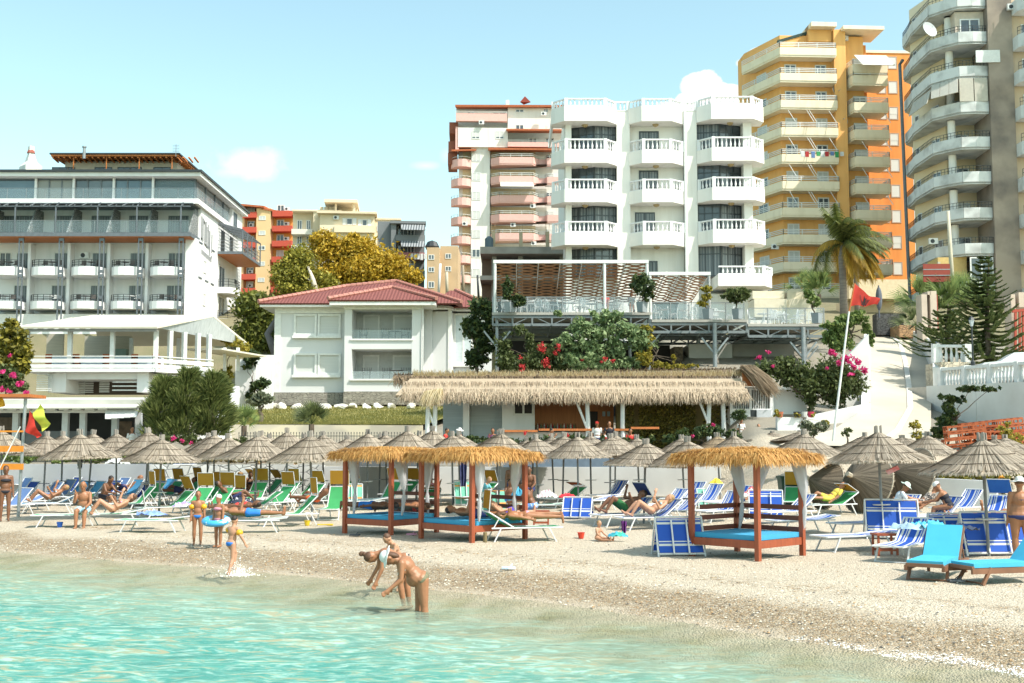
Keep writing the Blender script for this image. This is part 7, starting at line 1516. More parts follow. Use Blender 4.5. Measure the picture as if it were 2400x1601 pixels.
US=[(10, 998, 65), (106, 1010, 55), (148, 1010, 47), (194, 1005, 75), (210, 1006, 50), (277, 1006, 53), (344, 1006, 55), (354, 1001, 62), (377, 1018, 73), (488, 1014, 50), (505, 1009, 54), (542, 1015, 60), (600, 1011, 73), (614, 1009, 48), (635, 1016, 45), (675, 1002, 55), (711, 1016, 45), (735, 1009, 77), (760, 1010, 48), (811, 1019, 46), (862, 1006, 52), (890, 1016, 42), (909, 1010, 44), (954, 998, 66), (976, 1009, 46), (1012, 998, 50), (1062, 1010, 58), (1078, 1009, 49), (1167, 1004, 72), (1162, 1008, 50), (1233, 1023, 42), (1247, 1025, 43.5), (1262, 1017, 62), (1298, 1015, 46), (1318, 1012, 50), (1355, 1013, 66), (1385, 1012, 50), (1429, 1015, 57), (1440, 1011, 52), (1498, 1018, 48), (1507, 1027, 80), (1546, 1004, 47), (1602, 1018, 48), (1618, 1021, 82), (1686, 1013, 49), (1722, 1011, 62), (1811, 1010, 52), (1884, 1005, 69), (1876, 1008, 54), (1959, 1019, 54), (2027, 1013, 56), (2063, 997, 95), (2118, 1019, 52), (2171, 1011, 62), (2308, 1013, 112), (2333, 1019, 60), (2355, 1018, 57)]
UO=[]
for i, (px, cy, S)in enumerate(US):
 if S<66 and px not in(1546, 1811, 1959, 1876):S=56.8+max(0, S-42)*.39
 Y=FPX/S;x=P(px, 1015, Y).x;g_=gz(x, Y)if Y<51 else 1.6
 if 42<Y<51 and x<8:g_=min(g_, .6)
 if px>1780 and Y>44:g_=min(gz(x, Y), 1.9)
 H=(2.65+(1040-cy)/S)-g_;sz=H/2.68;v=3 if px==1686 else i%3
 sxy=.98+.08*((i*7)%5)/4;o=UM[v]
 rot=(R(rnd.uniform(-2.5, 2.5)), R(rnd.uniform(-2.5, 2.5)), rnd.uniform(0, 6.28))
 if not used[v]:used[v]=1;o.location=(x, Y, g_);o.rotation_euler=rot;o.scale=(sxy, sxy, sz)
 else:o=dup(o, (x, Y, g_), rot=rot, scale=(sxy, sxy, sz))
 o['group']='straw umbrellas on the beach';UO.append((S, o))
rows_=[('front row', lambda S:S>=90), ('second row', lambda S:70<=S<90), ('third row', lambda S:62<=S<70), ('fourth row', lambda S:59.6<=S<62), ('back row', lambda S:S<59.6)]
for nm, f in rows_:order([o for S, o in UO if f(S)], 'conical grey straw umbrella, @ in the '+nm)
for S, o in UO:
 if abs(o.location.x/o.location.y-486/2800)<.002:o['label']='small golden-toned straw umbrella in the back row near the hut door'
 # three dismantled canopies lying on their sides
for i, (px, py, r_, rz, tl)in enumerate(((1945, 1195, .82, 200, 70), (2040, 1204, .98, 215, 70), (2145, 1196, 1.08, 200, 68))):
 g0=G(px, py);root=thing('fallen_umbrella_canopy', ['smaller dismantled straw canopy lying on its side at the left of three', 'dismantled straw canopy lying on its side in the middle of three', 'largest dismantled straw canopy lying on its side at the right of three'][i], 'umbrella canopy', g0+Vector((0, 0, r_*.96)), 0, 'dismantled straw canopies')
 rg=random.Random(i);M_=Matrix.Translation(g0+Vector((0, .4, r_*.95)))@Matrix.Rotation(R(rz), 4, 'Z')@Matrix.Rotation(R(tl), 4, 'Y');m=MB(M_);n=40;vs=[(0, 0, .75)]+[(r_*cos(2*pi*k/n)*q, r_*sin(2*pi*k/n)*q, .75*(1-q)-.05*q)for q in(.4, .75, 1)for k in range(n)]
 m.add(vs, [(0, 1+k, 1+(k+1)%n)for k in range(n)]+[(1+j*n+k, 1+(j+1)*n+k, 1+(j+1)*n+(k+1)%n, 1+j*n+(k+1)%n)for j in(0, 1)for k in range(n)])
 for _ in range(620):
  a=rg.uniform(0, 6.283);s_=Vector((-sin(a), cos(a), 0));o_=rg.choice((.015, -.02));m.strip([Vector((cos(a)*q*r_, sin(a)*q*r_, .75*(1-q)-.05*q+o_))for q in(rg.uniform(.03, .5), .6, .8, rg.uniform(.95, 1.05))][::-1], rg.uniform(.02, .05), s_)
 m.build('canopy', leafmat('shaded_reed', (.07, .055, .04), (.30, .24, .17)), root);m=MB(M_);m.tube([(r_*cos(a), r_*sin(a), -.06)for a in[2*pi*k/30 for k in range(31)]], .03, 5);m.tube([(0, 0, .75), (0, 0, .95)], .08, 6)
 for k in range(6):m.tube([(0, 0, .6), (cos(k*1.05)*r_, sin(k*1.05)*r_, -.08)], .022, 4)
 m.build('frame', mat('pale_hoop', (.42, .36, .28)), root)
 # ================================================================= sun loungers
ALU=mat('white_tube', (.70, .71, .72), rough=.35)
CL=dict(blue=stripes('cloth_blue', [(0, (.03, .25, .66)), (.5, (.035, .27, .68))], 1, 1), navy=stripes('cloth_navy', [(0, (.02, .06, .30)), (.5, (.02, .07, .32))], 1, 1), sky=stripes('cloth_sky', [(0, (.10, .40, .72)), (.5, (.12, .42, .74))], 1, 1), green=stripes('cloth_green', [(0, (.015, .22, .15)), (.40, (.66, .24, .05)), (.5, (.03, .34, .24)), (.56, (.66, .24, .05)), (.66, (.015, .22, .15))], 1, 1.65), mint=stripes('cloth_mint', [(0, (.25, .62, .48)), (.25, (.55, .75, .66)), (.4, (.25, .62, .48)), (.7, (.75, .36, .10)), (.82, (.25, .62, .48))], 1, 3.0), striped=stripes('cloth_blue_white', [(0, (.02, .10, .50)), (.30, (.72, .73, .70)), (.42, (.02, .10, .50)), (.50, (.72, .73, .70)), (.56, (.02, .10, .50)), (.70, (.72, .73, .70)), (.86, (.02, .10, .50))], 1, 3.3), turq=mat('cushion_turquoise', (.06, .42, .62), (.05, .38, .58), rough=.8), amber=mat('shade_amber', (.56, .30, .03), (.52, .27, .03), rough=.8, transl=.3), shnavy=mat('shade_navy', (.02, .05, .20), rough=.8, transl=.1), shblue=mat('shade_blue', (.03, .16, .52), rough=.8, transl=.2), shred=mat('shade_red', (.70, .12, .05), rough=.8, transl=.2), white=mat('towel_white', (.72, .72, .70), rough=.95, bump=.4, bscale=30))
PROTO={}
def lounger(kind, back=35, shade=None, sa=60):
 """sa: tilt of the sunshade from vertical"""
 key=(kind, back, shade, sa)
 if key in PROTO:return PROTO[key], False
 root=thing('sun_lounger', 'sun lounger', 'sun lounger');wood=kind=='turq';W=.31;zs=.28 if wood else .34;xb=.2;Lb=.72;ca, sa_=cos(R(back)), sin(R(back));m=MB()
 FM=mat('lounger_wood', (.24, .11, .06), (.17, .08, .045), rough=.6)if wood else ALU
 for y in(-W, W):
  if wood:m.beam((-1.05, y, zs-.05), (.95, y, zs-.05), .05, .09);m.beam((xb, y, zs), (xb+Lb*ca, y, zs+Lb*sa_), .04, .05)
  else:m.tube([(-1.02, y, zs), (xb+.55, y, zs)], .02, 6);m.tube([(xb-.02, y*.97, zs), (xb+Lb*ca, y*.97, zs+Lb*sa_)], .02, 6)
 for x, z in((-1.02, zs), (xb+Lb*ca, zs+Lb*sa_)):m.tube([(x, -W, z), (x, W, z)], .02, 6)if not wood else m.beam((x, -W, z), (x, W, z), .05, .06)
 if back>12:
  for y in(-W, W):m.tube([(xb+Lb*ca*.6, y*.95, zs+Lb*sa_*.6), (xb+.5, y*.95, zs)], .014, 5)
 m.build('frame', FM, root)
 for x0, x1 in((-.78, -.62), (.42, .60)):
  for y in(-W, W):
   m=MB();dx=.10 if x0<0 else-.0;m.beam((x0+.1, y, zs), (x0-dx*.8 if x0<0 else x1+.1, y*1.05, .0), .05 if wood else .03);m.build('leg', FM, root)
 m=MB();m.tube([(-.86, -W, .03), (-.86, W, .03)], .015, 5);m.build('foot_bar', FM, root)
 cm_=CL[kind]
 def cloth(a, b, sag, name, th):
  mb=MB();d=b-a;nn=Vector((-d.z, 0, d.x)).normalized()
  for t in(0, th):mb.grid(lambda s, q:a+d*s+Vector((0, (q-.5)*(W*1.9), 0))-nn*(sag*sin(pi*s)*(1-(2*q-1)**2*.3))+nn*t, 10, 6)
  if th>.02:
   mb.v=[];mb.f=[];mb.m=[];mb.beam(a+nn*th/2, b+nn*th/2, W*1.95, th, nn)
  return mb.build(name, cm_, root, th<=.02)
 cloth(Vector((-1.0, 0, zs+.005)), Vector((xb-.01, 0, zs+.005)), .0 if wood else .045, 'seat', .07 if wood else .008);cloth(Vector((xb+.01, 0, zs+.005)), Vector((xb+Lb*ca, 0, zs+Lb*sa_)), 0 if wood else .05, 'backrest', .07 if wood else .008)
 if shade:
  p=Vector((xb+Lb*ca, 0, zs+Lb*sa_));q=R(90-sa);u_=Vector((-cos(q), 0, sin(q)));hb=p+Vector((.0, 0, .02));m=MB();tp=hb+u_*.5
  for y in(-W, W):m.tube([hb+Vector((0, y, 0)), tp+Vector((0, y, 0))], .012, 5)
  m.tube([tp-Vector((0, W, 0)), tp+Vector((0, W, 0))], .012, 5);m.build('sunshade_frame', ALU, root)
  m=MB();nn=u_.cross(Vector((0, 1, 0)));m.slab([hb+u_*.06-Vector((0, W, 0)), hb+u_*.06+Vector((0, W, 0)), tp+Vector((0, W, 0)), tp-Vector((0, W, 0))], .008);m.build('sunshade', CL[shade], root)
 reg(root);PROTO[key]=root;return root, True
BEDS=[]
def bed(px, py, yaw, kind, back=35, shade=None, sa=60, label='', group=None):
 if group==B_:yaw+=32
 elif group==GR and shade:yaw+=14
 elif group==ST:yaw+=12
 if py<1208:py=1157+(py-1130)*.66
 g0=G(px, py);g0.z-=.01;r, new=lounger(kind, back, shade, sa)
 if new:r.location=g0;r.rotation_euler.z=R(yaw);r['label']=label;o=r
 else:o=dup(r, g0, R(yaw), label)
 if group:o['group']=group
 BEDS.append(o);return o
B_='blue loungers at the left end of the beach';GR='green loungers with amber sunshades';ST='blue and white striped loungers'
blue=[]
for(px, py, yaw, k, bk)in((20, 1208, 28, 'blue', 48), (35, 1160, 20, 'blue', 60), (78, 1140, 25, 'navy', 55), (100, 1175, 24, 'blue', 50), (150, 1152, 18, 'navy', 55), (95, 1130, 22, 'sky', 50), (175, 1135, 20, 'navy', 60), (170, 1160, 30, 'sky', 45), (222, 1135, 25, 'blue', 58), (210, 1150, 22, 'navy', 50), (240, 1160, 26, 'navy', 45), (295, 1165, 24, 'sky', 55), (280, 1138, 24, 'navy', 50), (305, 1140, 22, 'sky', 48), (330, 1152, 24, 'navy', 50), (360, 1150, 26, 'sky', 50), (375, 1162, 26, 'sky', 55), (60, 1190, 22, 'blue', 20), (250, 1145, 28, 'blue', 52), (45, 1172, 25, 'navy', 50), (135, 1165, 25, 'blue', 55), (200, 1170, 20, 'sky', 50), (265, 1155, 25, 'blue', 55), (320, 1175, 22, 'navy', 55), (15, 1145, 20, 'sky', 55), (345, 1168, 25, 'blue', 50)):
 o=bed(px, py, yaw, k, bk, None, 60, '', B_);blue.append(o)
order(blue, 'blue lounger with raised back, @ in the crowded left cluster')
bed(118, 1200, 12, 'sky', 25, None, 60, 'light blue lounger under the woman lying with raised knees')
bed(165, 1234, 8, 'green', 58, None, 60, 'green and orange lounger on which the bald man sits', GR)
bed(262, 1232, 5, 'green', 12, 'amber', 10, 'green lounger with amber shade under the sunbathing woman beside the bald man', GR)
bed(365, 1248, -8, 'green', 8, None, 60, 'green lounger with a blue towel in front of the boy with armbands', GR)
bed(395, 1212, 30, 'green', 42, 'amber', 25, 'green lounger with a tilted amber shade behind the towel-covered one', GR)
gl=[]
for(px, py, yaw, bk, sh, s_)in((310, 1200, 20, 50, 'amber', 5), (455, 1195, 60, 40, 'amber', 8), (480, 1180, 40, 40, 'amber', 20), (500, 1200, 50, 45, 'amber', 5), (530, 1160, 30, 55, None, 60), (590, 1178, 60, 50, 'amber', 5), (640, 1195, 40, 45, 'amber', 10), (620, 1155, 30, 45, 'amber', 40), (560, 1150, 25, 45, 'amber', 40), (700, 1165, 30, 50, None, 60), (785, 1215, 70, 62, 'amber', 5), (900, 1180, 40, 55, 'amber', 15), (1010, 1175, 75, 20, 'amber', 80), (735, 1188, 15, 40, None, 60), (385, 1165, 40, 45, 'amber', 15), (660, 1165, 30, 40, 'amber', 25), (850, 1190, 10, 10, None, 60), (340, 1180, 40, 50, 'amber', 10), (430, 1165, 30, 50, 'amber', 15), (520, 1190, 45, 30, 'amber', 0), (655, 1180, 35, 50, 'amber', 5), (715, 1180, 40, 45, 'amber', 20), (800, 1165, 30, 50, 'amber', 15), (940, 1160, 40, 40, 'amber', 10), (1060, 1165, 30, 50, None, 60), (1120, 1170, 30, 40, 'amber', 20), (600, 1205, 30, 35, None, 60), (1160, 1185, 20, 30, None, 60)):
 gl.append(bed(px, py, yaw, 'green', bk, sh, s_, '', GR))
order(gl, 'green and orange lounger behind the shoreline, @ in the loose middle group')
bed(680, 1232, 12, 'green', 45, 'amber', 5, 'green lounger draped with a striped white towel beside the lying man', GR)
bed(590, 1248, 6, 'green', 5, None, 60, 'lounger with a bright pink towel under the man in blue trunks', GR)
bed(1215, 1268, 182, 'green', 32, 'amber', 5, 'pale lounger with an amber shade under the woman lying face down', GR)
bed(1280, 1205, 10, 'green', 4, None, 60, 'flat pale green lounger holding a polka dot bag', GR)
bed(1325, 1178, 30, 'green', 30, 'shred', 70, 'lounger with an orange shade and red cloth by the white wall', GR)
bed(1860, 1190, 60, 'green', 35, 'amber', 5, 'green lounger with an orange shade beside the rubbish bin', GR)
bed(1950, 1205, 12, 'green', 30, 'amber', 60, 'green lounger with an amber shade before the fallen canopies', GR)
st=[]
for(px, py, yaw, bk, sh, s_)in((1390, 1188, 14, 12, None, 60), (1560, 1205, 22, 42, None, 60), (1650, 1190, 28, 48, None, 60), (1690, 1222, 28, 48, None, 60), (1610, 1180, 25, 50, None, 60), (1885, 1248, 10, 8, None, 60), (2195, 1236, 14, 42, None, 60), (2250, 1215, 20, 45, None, 60), (1720, 1195, 25, 45, None, 60), (1590, 1222, 20, 40, None, 60), (1850, 1225, 15, 40, None, 60), (2370, 1240, 30, 45, None, 60), (1430, 1165, 30, 45, None, 60), (2030, 1255, 15, 35, None, 60)):
 st.append(bed(px, py, yaw, 'striped', bk, sh, s_, '', ST))
order(st, 'blue and white striped lounger with nobody on it, @ of its kind')
bed(1465, 1232, 18, 'striped', 38, 'shnavy', 35, 'striped lounger with a navy shade under the man in green shorts', ST)
bed(1530, 1240, 8, 'striped', 40, None, 60, 'striped lounger under the woman lying with bent knees', ST)
bed(2010, 1290, 10, 'striped', 4, None, 60, 'striped lounger with a dark red towel near the small wooden table', ST)
bed(2125, 1312, 40, 'striped', 40, None, 60, 'striped lounger with raised back behind the turquoise cushioned one', ST)
bed(2330, 1232, 40, 'striped', 40, 'shblue', 30, 'striped lounger with a bright blue shade near the standing woman', ST)
bed(2105, 1228, 30, 'striped', 40, None, 60, 'striped lounger on which the women in hats sit', ST)
bed(2200, 1350, 58, 'turq', 50, None, 60, 'wooden lounger with turquoise cushion piled with beach clothes')
bed(2375, 1362, 16, 'turq', 48, None, 60, 'wooden lounger with turquoise cushion cut by the right edge')
def folded(px, py, yaw, kind, label, h=.95, w_=.62, lean=20):
 g0=G(px, py);root=thing('folded_lounger', label, 'folded lounger', g0, R(yaw), 'folded loungers standing on the beach');T0=Matrix.Translation(g0)@Matrix.Rotation(R(yaw), 4, 'Z')
 for s in(-1, 1):
  T=T0@Matrix.Rotation(R(lean*s), 4, 'X')@Matrix.Translation((0, 0, 0));T=T0@Matrix.Translation((0, s*h*sin(R(lean)), 0))@Matrix.Rotation(R(lean*s), 4, 'X');m=MB(T)
  for x in(-w_, w_):m.tube([(x, 0, 0), (x, 0, h)], .02, 5)
  for z in(.06, h):m.tube([(-w_, 0, z), (w_, 0, z)], .02, 5)
  for x in(-w_*.35, w_*.3):m.beam((x, -.05*-s, .05), (x, -.05*-s, h*.92), .03)
  m.build('frame', ALU, root)
  m=MB(T);m.grid(lambda a, b:Vector((-w_*.94+1.88*w_*a, 0, .09+(h-.12)*b)), 6, 6);m.build('cloth', stripes('cloth_fold_'+kind, [(0, (.02, .10, .50)), (.5, (.72, .73, .7)), (.6, (.02, .10, .50)), (.68, (.72, .73, .7)), (.73, (.02, .10, .50))]if kind=='striped' else[(0, (.20, .55, .42)), (.6, (.75, .36, .10)), (.75, (.2, .55, .42))], 2, 2.3), root)
 return root
folded(1590, 1302, 8, 'striped', 'folded striped lounger standing beside the empty daybed', .85, .5)
folded(1355, 1215, -14, 'striped', 'folded striped lounger standing beside the polka dot bag', .75, .45, 30)
folded(2090, 1262, -10, 'striped', 'folded striped loungers leaning together behind the small table', 1.0, .62)
folded(2330, 1300, 4, 'striped', 'folded striped lounger standing under the rightmost umbrella', .95, .72)
folded(2230, 1290, 0, 'striped', 'folded striped lounger standing in shade left of the rightmost umbrella', .85, .5)
folded(1795, 1215, -10, 'striped', 'folded striped lounger standing behind the empty daybed', .9, .5)
folded(830, 1185, 10, 'green', 'folded pale green lounger standing by the left daybed', .85, .3)
folded(1085, 1185, 12, 'green', 'folded pale green lounger standing between the two daybeds', .95, .34)
folded(1155, 1200, 10, 'green', 'folded pale green lounger standing behind the boy in turquoise', .8, .45)
folded(1655, 1190, 10, 'green', 'folded green and orange lounger under the yellow bag', .7, .34)
# stack of blue loungers
sk=[]
for k in range(14):
 for j, px in enumerate((432, 487)):
  if k>11-j*0 and j:continue
  b0=G(px, 1160);root=thing('stacked_lounger', '', 'sun lounger', b0+Vector((0, 0, .08+k*.088)), R(rnd.uniform(-3, 3)), 'stacked blue loungers');T=Matrix.Translation(root.location)@Matrix.Rotation(root.rotation_euler.z, 4, 'Z');m=MB(T)
  for y in(-.3, .3):m.tube([(-.42, y, .02), (.42, y, .02)], .02, 5)
  m.tube([(-.42, -.3, .02), (-.42, .3, .02)], .02, 5);m.tube([(.42, -.3, .02), (.42, .3, .02)], .02, 5);m.build('frame', ALU, root)
  m=MB(T);m.box(-.40, .40, -.28, .28, .025, .05);m.build('cloth', CL['sky' if k==13 else('blue', 'navy')[j]], root);root['label']='folded blue lounger, %s in the %s stack against the rubble wall'%('topmost' if k==(13 if j==0 else 11)else('lowest' if k==0 else ORD[k].replace('the left', 'below')), 'left' if j==0 else 'right')
  # ================================================================= canopy daybeds
DW=mat('daybed_wood', (.36, .085, .035), (.26, .06, .025), rough=.5, stretch=(5, 5, .5), scale=3)
CURT=mat('white_curtain', (.72, .72, .74), (.64, .64, .67), rough=.9, transl=.35)
def daybed(Fp, Lp, Rp, label, seed, ts=(.35, .3), curt=()):
 f, l, r=G(*Fp), G(*Lp), G(*Rp);z0=min(f.z, l.z, r.z);e1=l-f;e1.z=0;L1=e1.length;e1.normalize();e2=Vector((e1.y, -e1.x, 0));e2=e2 if e2.dot(r-f)>0 else-e2;L2=min(1.75, max(1.3, (r-f).dot(e2)));b=f+e1*L1+e2*L2
 root=thing('canopy_daybed', label, 'daybed', f.lerp(b, .5), 0, 'wooden canopy daybeds with straw roofs');Wd=lambda a, c, z:Vector((f.x, f.y, z0))+e1*a+e2*c+Vector((0, 0, z))
 H=2.02
 for a, c in((0, 0), (L1, 0), (0, L2), (L1, L2)):
  m=MB();p=Wd(a, c, 0);q=[p+e1*i*.05+e2*j*.05 for i, j in((-1, -1), (1, -1), (1, 1), (-1, 1))];m.hexa(q+[v+Vector((0, 0, H))for v in q]);m.build('post', DW, root)
 m=MB()
 for(a, b_)in(((0.05, 0), (L1-.05, 0)), ((0.05, L2), (L1-.05, L2)), ((0, .05), (0, L2-.05)), ((L1, .05), (L1, L2-.05))):m.beam(Wd(*a, .32), Wd(*b_, .32), .045, .15)
 m.build('bed_frame', DW, root)
 m=MB()
 for z in(.55, .78, 1.0):m.beam(Wd(0.05, L2, z), Wd(L1-.05, L2, z), .03, .10);m.beam(Wd(L1, .3, z), Wd(L1, L2-.05, z), .03, .10)if seed==1 else None
 m.build('back_rails', mat('daybed_wood_dark', (.15, .035, .018), rough=.5), root)
 m=MB();m.beam(Wd(.04, L2/2, .45), Wd(L1-.04, L2/2, .45), L2-.08, .10);m.build('mattress', mat('mattress_blue', (.05, .34, .58)if 1 else 0, (.045, .31, .54), rough=.85, scale=1), root)
 m=MB()
 for(a, b_)in(((0, 0), (L1, 0)), ((0, L2), (L1, L2)), ((0, 0), (0, L2)), ((L1, 0), (L1, L2))):m.beam(Wd(*a, H-.02), Wd(*b_, H-.02), .06, .08)
 m.build('roof_beams', DW, root)
 rg=random.Random(seed);s=MB();ov=.28;c0=Wd(L1/2, L2/2, H+.17)
 s.slab([Wd(-ov, -ov, H+.03), Wd(L1+ov, -ov, H+.03), Wd(L1+ov, L2+ov, H+.03), Wd(-ov, L2+ov, H+.03)], -.07)
 for _ in range(5200):
  a, c=rg.uniform(-ov, L1+ov), rg.uniform(-ov, L2+ov);dx=(a-L1/2)/(L1/2+ov);dy=(c-L2/2)/(L2/2+ov);e=max(abs(dx), abs(dy));hz_=.11*(1-e**3)+.05*noise.noise(Vector((a*2, c*2, seed)))
  p=Wd(a, c, H+.08+hz_);d=(e1*(dx+rg.gauss(0, .45))+e2*(dy+rg.gauss(0, .45))).normalized()+Vector((0, 0, rg.uniform(-.25, .22)-.55*max(0, e-.8)*4));d.normalize();l_=rg.uniform(.15, .38);sd_=d.cross(Vector((0, 0, 1))).normalized()if abs(d.z)<.98 else e1
  s.strip([p, p+d*l_*.6+Vector((0, 0, .02)), p+d*l_+Vector((0, 0, -.1*e))], rg.uniform(.012, .03), sd_)
 for _ in range(2600):
  side=rg.random();t=rg.random();a, c, d=[(-ov+t*(L1+2*ov), -ov, -e2), (-ov+t*(L1+2*ov), L2+ov, e2), (-ov, -ov+t*(L2+2*ov), -e1), (L1+ov, -ov+t*(L2+2*ov), e1)][rg.randrange(4)]
  p=Wd(a, c, H+.06+rg.uniform(-.03, .06));v=(d*rg.uniform(.2, .9)+Vector((rg.gauss(0, .3), rg.gauss(0, .3), -rg.uniform(.5, 1.1)))).normalized();l_=rg.uniform(.08, .24);s.strip([p, p+v*l_*.6, p+v*l_+Vector((0, 0, -.04))], .022, e1 if abs(d.dot(e2))>.5 else e2)
 s.build('straw_roof', STRAWO, root)
 for(a, c, ty, sw)in curt:
  m=MB();a*=L1;c*=L2;n=12;rings=[]
  prof=[(H-.05, .30), (H-.3, .26), (H-.6, .20), (1.15, .07), (1.05, .05), (.95, .10), (.65, .08), (.5, .04)]
  vs=[]
  for zz, rr in prof:
   off=sw*sin((H-zz)*1.6)*.8
   for k in range(n):an=2*pi*k/n;q=rr*(1+.25*sin(an*4));vs.append(Wd(a, c, zz)+e1*(cos(an)*q*.45+off)+e2*(sin(an)*q*.5))
  m.add(vs, [(j*n+k, j*n+(k+1)%n, (j+1)*n+(k+1)%n, (j+1)*n+k)for j in range(len(prof)-1)for k in range(n)]);m.build('curtain', CURT, root, True)
 return root, Wd, L1, L2
DB1=daybed((1777, 1316), (1622, 1303), (1880, 1303), 'empty canopy daybed with turquoise mattress and white tied curtains', 1, curt=((1, .93, 0, -.28), (.52, 1, 0, .35), (.06, 1, 0, -.22)))
DB2=daybed((916, 1257), (808, 1250), (1028, 1236), 'left canopy daybed where a couple sleeps face down', 2, curt=((.95, .1, 0, -.12), (.1, .25, 0, -.25), (.05, .9, 0, .12)))
DB3=daybed((1106, 1273), (987, 1262), (1217, 1262), 'middle canopy daybed with straw roof beside the lying cap-wearing man', 3, curt=((.05, .93, 0, .2), (.0, .1, 0, -.1)))
# ================================================================= small beach things
def simple(name, label, cat, px, py, fn, m_, dz=0, group=None, smooth=False):
 g0=G(px, py)+Vector((0, 0, dz));m=MB(Matrix.Translation(g0));fn(m);return rootmesh(m, name, m_, g0, label, cat, group, smooth)
def table(px, py, yaw, label):
 g0=G(px, py);root=thing('side_table', label, 'side table', g0, R(yaw), 'small red wooden side tables');T=Matrix.Translation(g0)@Matrix.Rotation(R(yaw), 4, 'Z');m=MB(T);m.box(-.24, .24, -.2, .2, .42, .46);m.build('table_top', DW, root);m=MB(T)
 for y in(-.15, .15):m.box(-.2, .2, y-.015, y+.015, .1, .14)
 m.build('stretcher', DW, root)
 for x in(-.2, .2):
  for y in(-.15, .15):m=MB(T);m.box(x-.02, x+.02, y-.02, y+.02, 0, .419);m.build('leg', DW, root)
table(2075, 1302, 5, 'red wooden side table between two striped loungers');table(1562, 1282, 5, 'dark red side table in the shade of the folded lounger');table(1268, 1235, 0, 'red wooden side table at the seated man in blue shorts')
def cloth_heap(name, label, cat, px, py, dz, r, sc_, cols, seed):
 g0=G(px, py)+Vector((0, 0, dz));root=thing(name, label, cat, g0);rg=random.Random(seed)
 for i, c in enumerate(cols):
  m=MB();q=g0+Vector((rg.uniform(-.2, .2)*sc_[0]*2, rg.uniform(-.1, .1), rg.uniform(0, .12)))
  hang=sc_[2]>1.2;H=r*sc_[2]
  def f(s, t):
   n1=noise.noise(Vector((s*4+seed, t*4, i)));n2=noise.noise(Vector((s*11, t*11, seed+i)))
   if hang:return q+Vector(((s-.5)*2*r*sc_[0]*(1-.3*t), n1*.06+.05*sin(s*14+seed), H*(.9-1.8*t)+n2*.05))
   a=s*6.2832;n1=noise.noise(Vector((cos(a)*1.6+seed, sin(a)*1.6, i)));rr=r*1.25*t*(1+.5*n1);return q+Vector((cos(a)*rr*sc_[0], sin(a)*rr*sc_[1], H*(1-t**1.6)*(1+.4*n1)+abs(noise.noise(Vector((cos(a)*t*5, sin(a)*t*5, seed+i))))*r*.7-H*.35))
  m.grid(f, 30, 10);m.build('cloth', c, root, True)
 return root
cloth_heap('towel_pile', 'heap of turquoise and dark clothes on the cushioned wooden lounger', 'clothes', 2228, 1322, .66, .19, (1.7, 1.1, .4), [mat('towel_turq', (.10, .50, .66), (.06, .4, .6)), mat('cloth_navy2', (.03, .05, .10)), mat('cloth_bluegrey', (.35, .5, .62)), mat('towel_turq', (.1, .5, .66))], 3)
cloth_heap('beach_bag', 'white beach bag with pink polka dots on the flat lounger', 'bag', 1296, 1205, .55, .22, (1.1, .6, .9), [stripes('polka', [(0, (.75, .70, .72)), (.7, (.75, .15, .35)), (.82, (.75, .70, .72))], 0, 9)], 4)
cloth_heap('red_cloth', 'crumpled red cloth beside the polka dot bag', 'cloth', 1322, 1208, .5, .14, (1.3, .6, .8), [mat('cloth_red2', (.68, .03, .05))], 5)
cloth_heap('beach_bag', 'bright blue beach bag on the pebbles beside the toddler', 'bag', 1412, 1270, .08, .14, (1.5, .7, .6), [mat('bag_blue', (.05, .28, .62), (.04, .42, .3))], 6)
cloth_heap('beach_bag', 'purple bag under the striped lounger', 'bag', 1470, 1255, .14, .13, (.6, .6, 1.3), [mat('bag_purple', (.16, .03, .22))], 7)
cloth_heap('towel', 'blue towel draped over the green lounger in front', 'towel', 378, 1240, .38, .22, (1.4, 1.1, .35), [mat('towel_blue', (.16, .28, .72), (.3, .42, .8))], 8)
cloth_heap('towel', 'black patterned towel on the lounger behind the lying man', 'towel', 568, 1215, .5, .24, (1.3, .8, .8), [mat('towel_dark', (.02, .03, .06), (.5, .5, .55), scale=9, thr=(.6, .63))], 9)
cloth_heap('towel', 'rolled turquoise towel behind the man in the white cap', 'towel', 1213, 1232, .72, .26, (.9, .7, 1.1), [mat('towel_turq2', (.08, .42, .62))], 10)
cloth_heap('towel', 'yellow bag and cloth on the folded green loungers', 'bag', 1683, 1190, .75, .15, (1.2, .6, 1), [mat('cloth_yellow', (.75, .55, .05))], 11)
cloth_heap('towel', 'purple and white towel on the lounger beside the boy with armbands', 'towel', 432, 1225, .42, .2, (1.5, .9, .5), [mat('towel_purple', (.35, .25, .6), (.75, .75, .8), scale=8, thr=(.48, .52))], 12)
cloth_heap('towel', 'navy towel hanging under the second umbrella row at the left', 'towel', 268, 1150, 1.35, .2, (.6, .25, 1.5), [mat('towel_navy', (.06, .07, .18))], 13)
cloth_heap('towel', 'zebra patterned towel hanging below the umbrella near the flags', 'towel', 196, 1180, 1.55, .2, (.7, .3, 1.5), [mat('towel_zebra', (.04, .05, .08), (.75, .75, .75), scale=9, thr=(.48, .52))], 14)
cloth_heap('towel', 'white towel spread on a blue lounger near the wall', 'towel', 248, 1130, .75, .3, (1.3, .3, .7), [mat('towel_white', (.72, .72, .7))], 15)
cloth_heap('towel', 'dark blue towel hanging at the post of the middle daybed', 'towel', 1092, 1235, 1.45, .16, (.7, .4, 2.6), [mat('towel_navy', (.03, .05, .2))], 16)
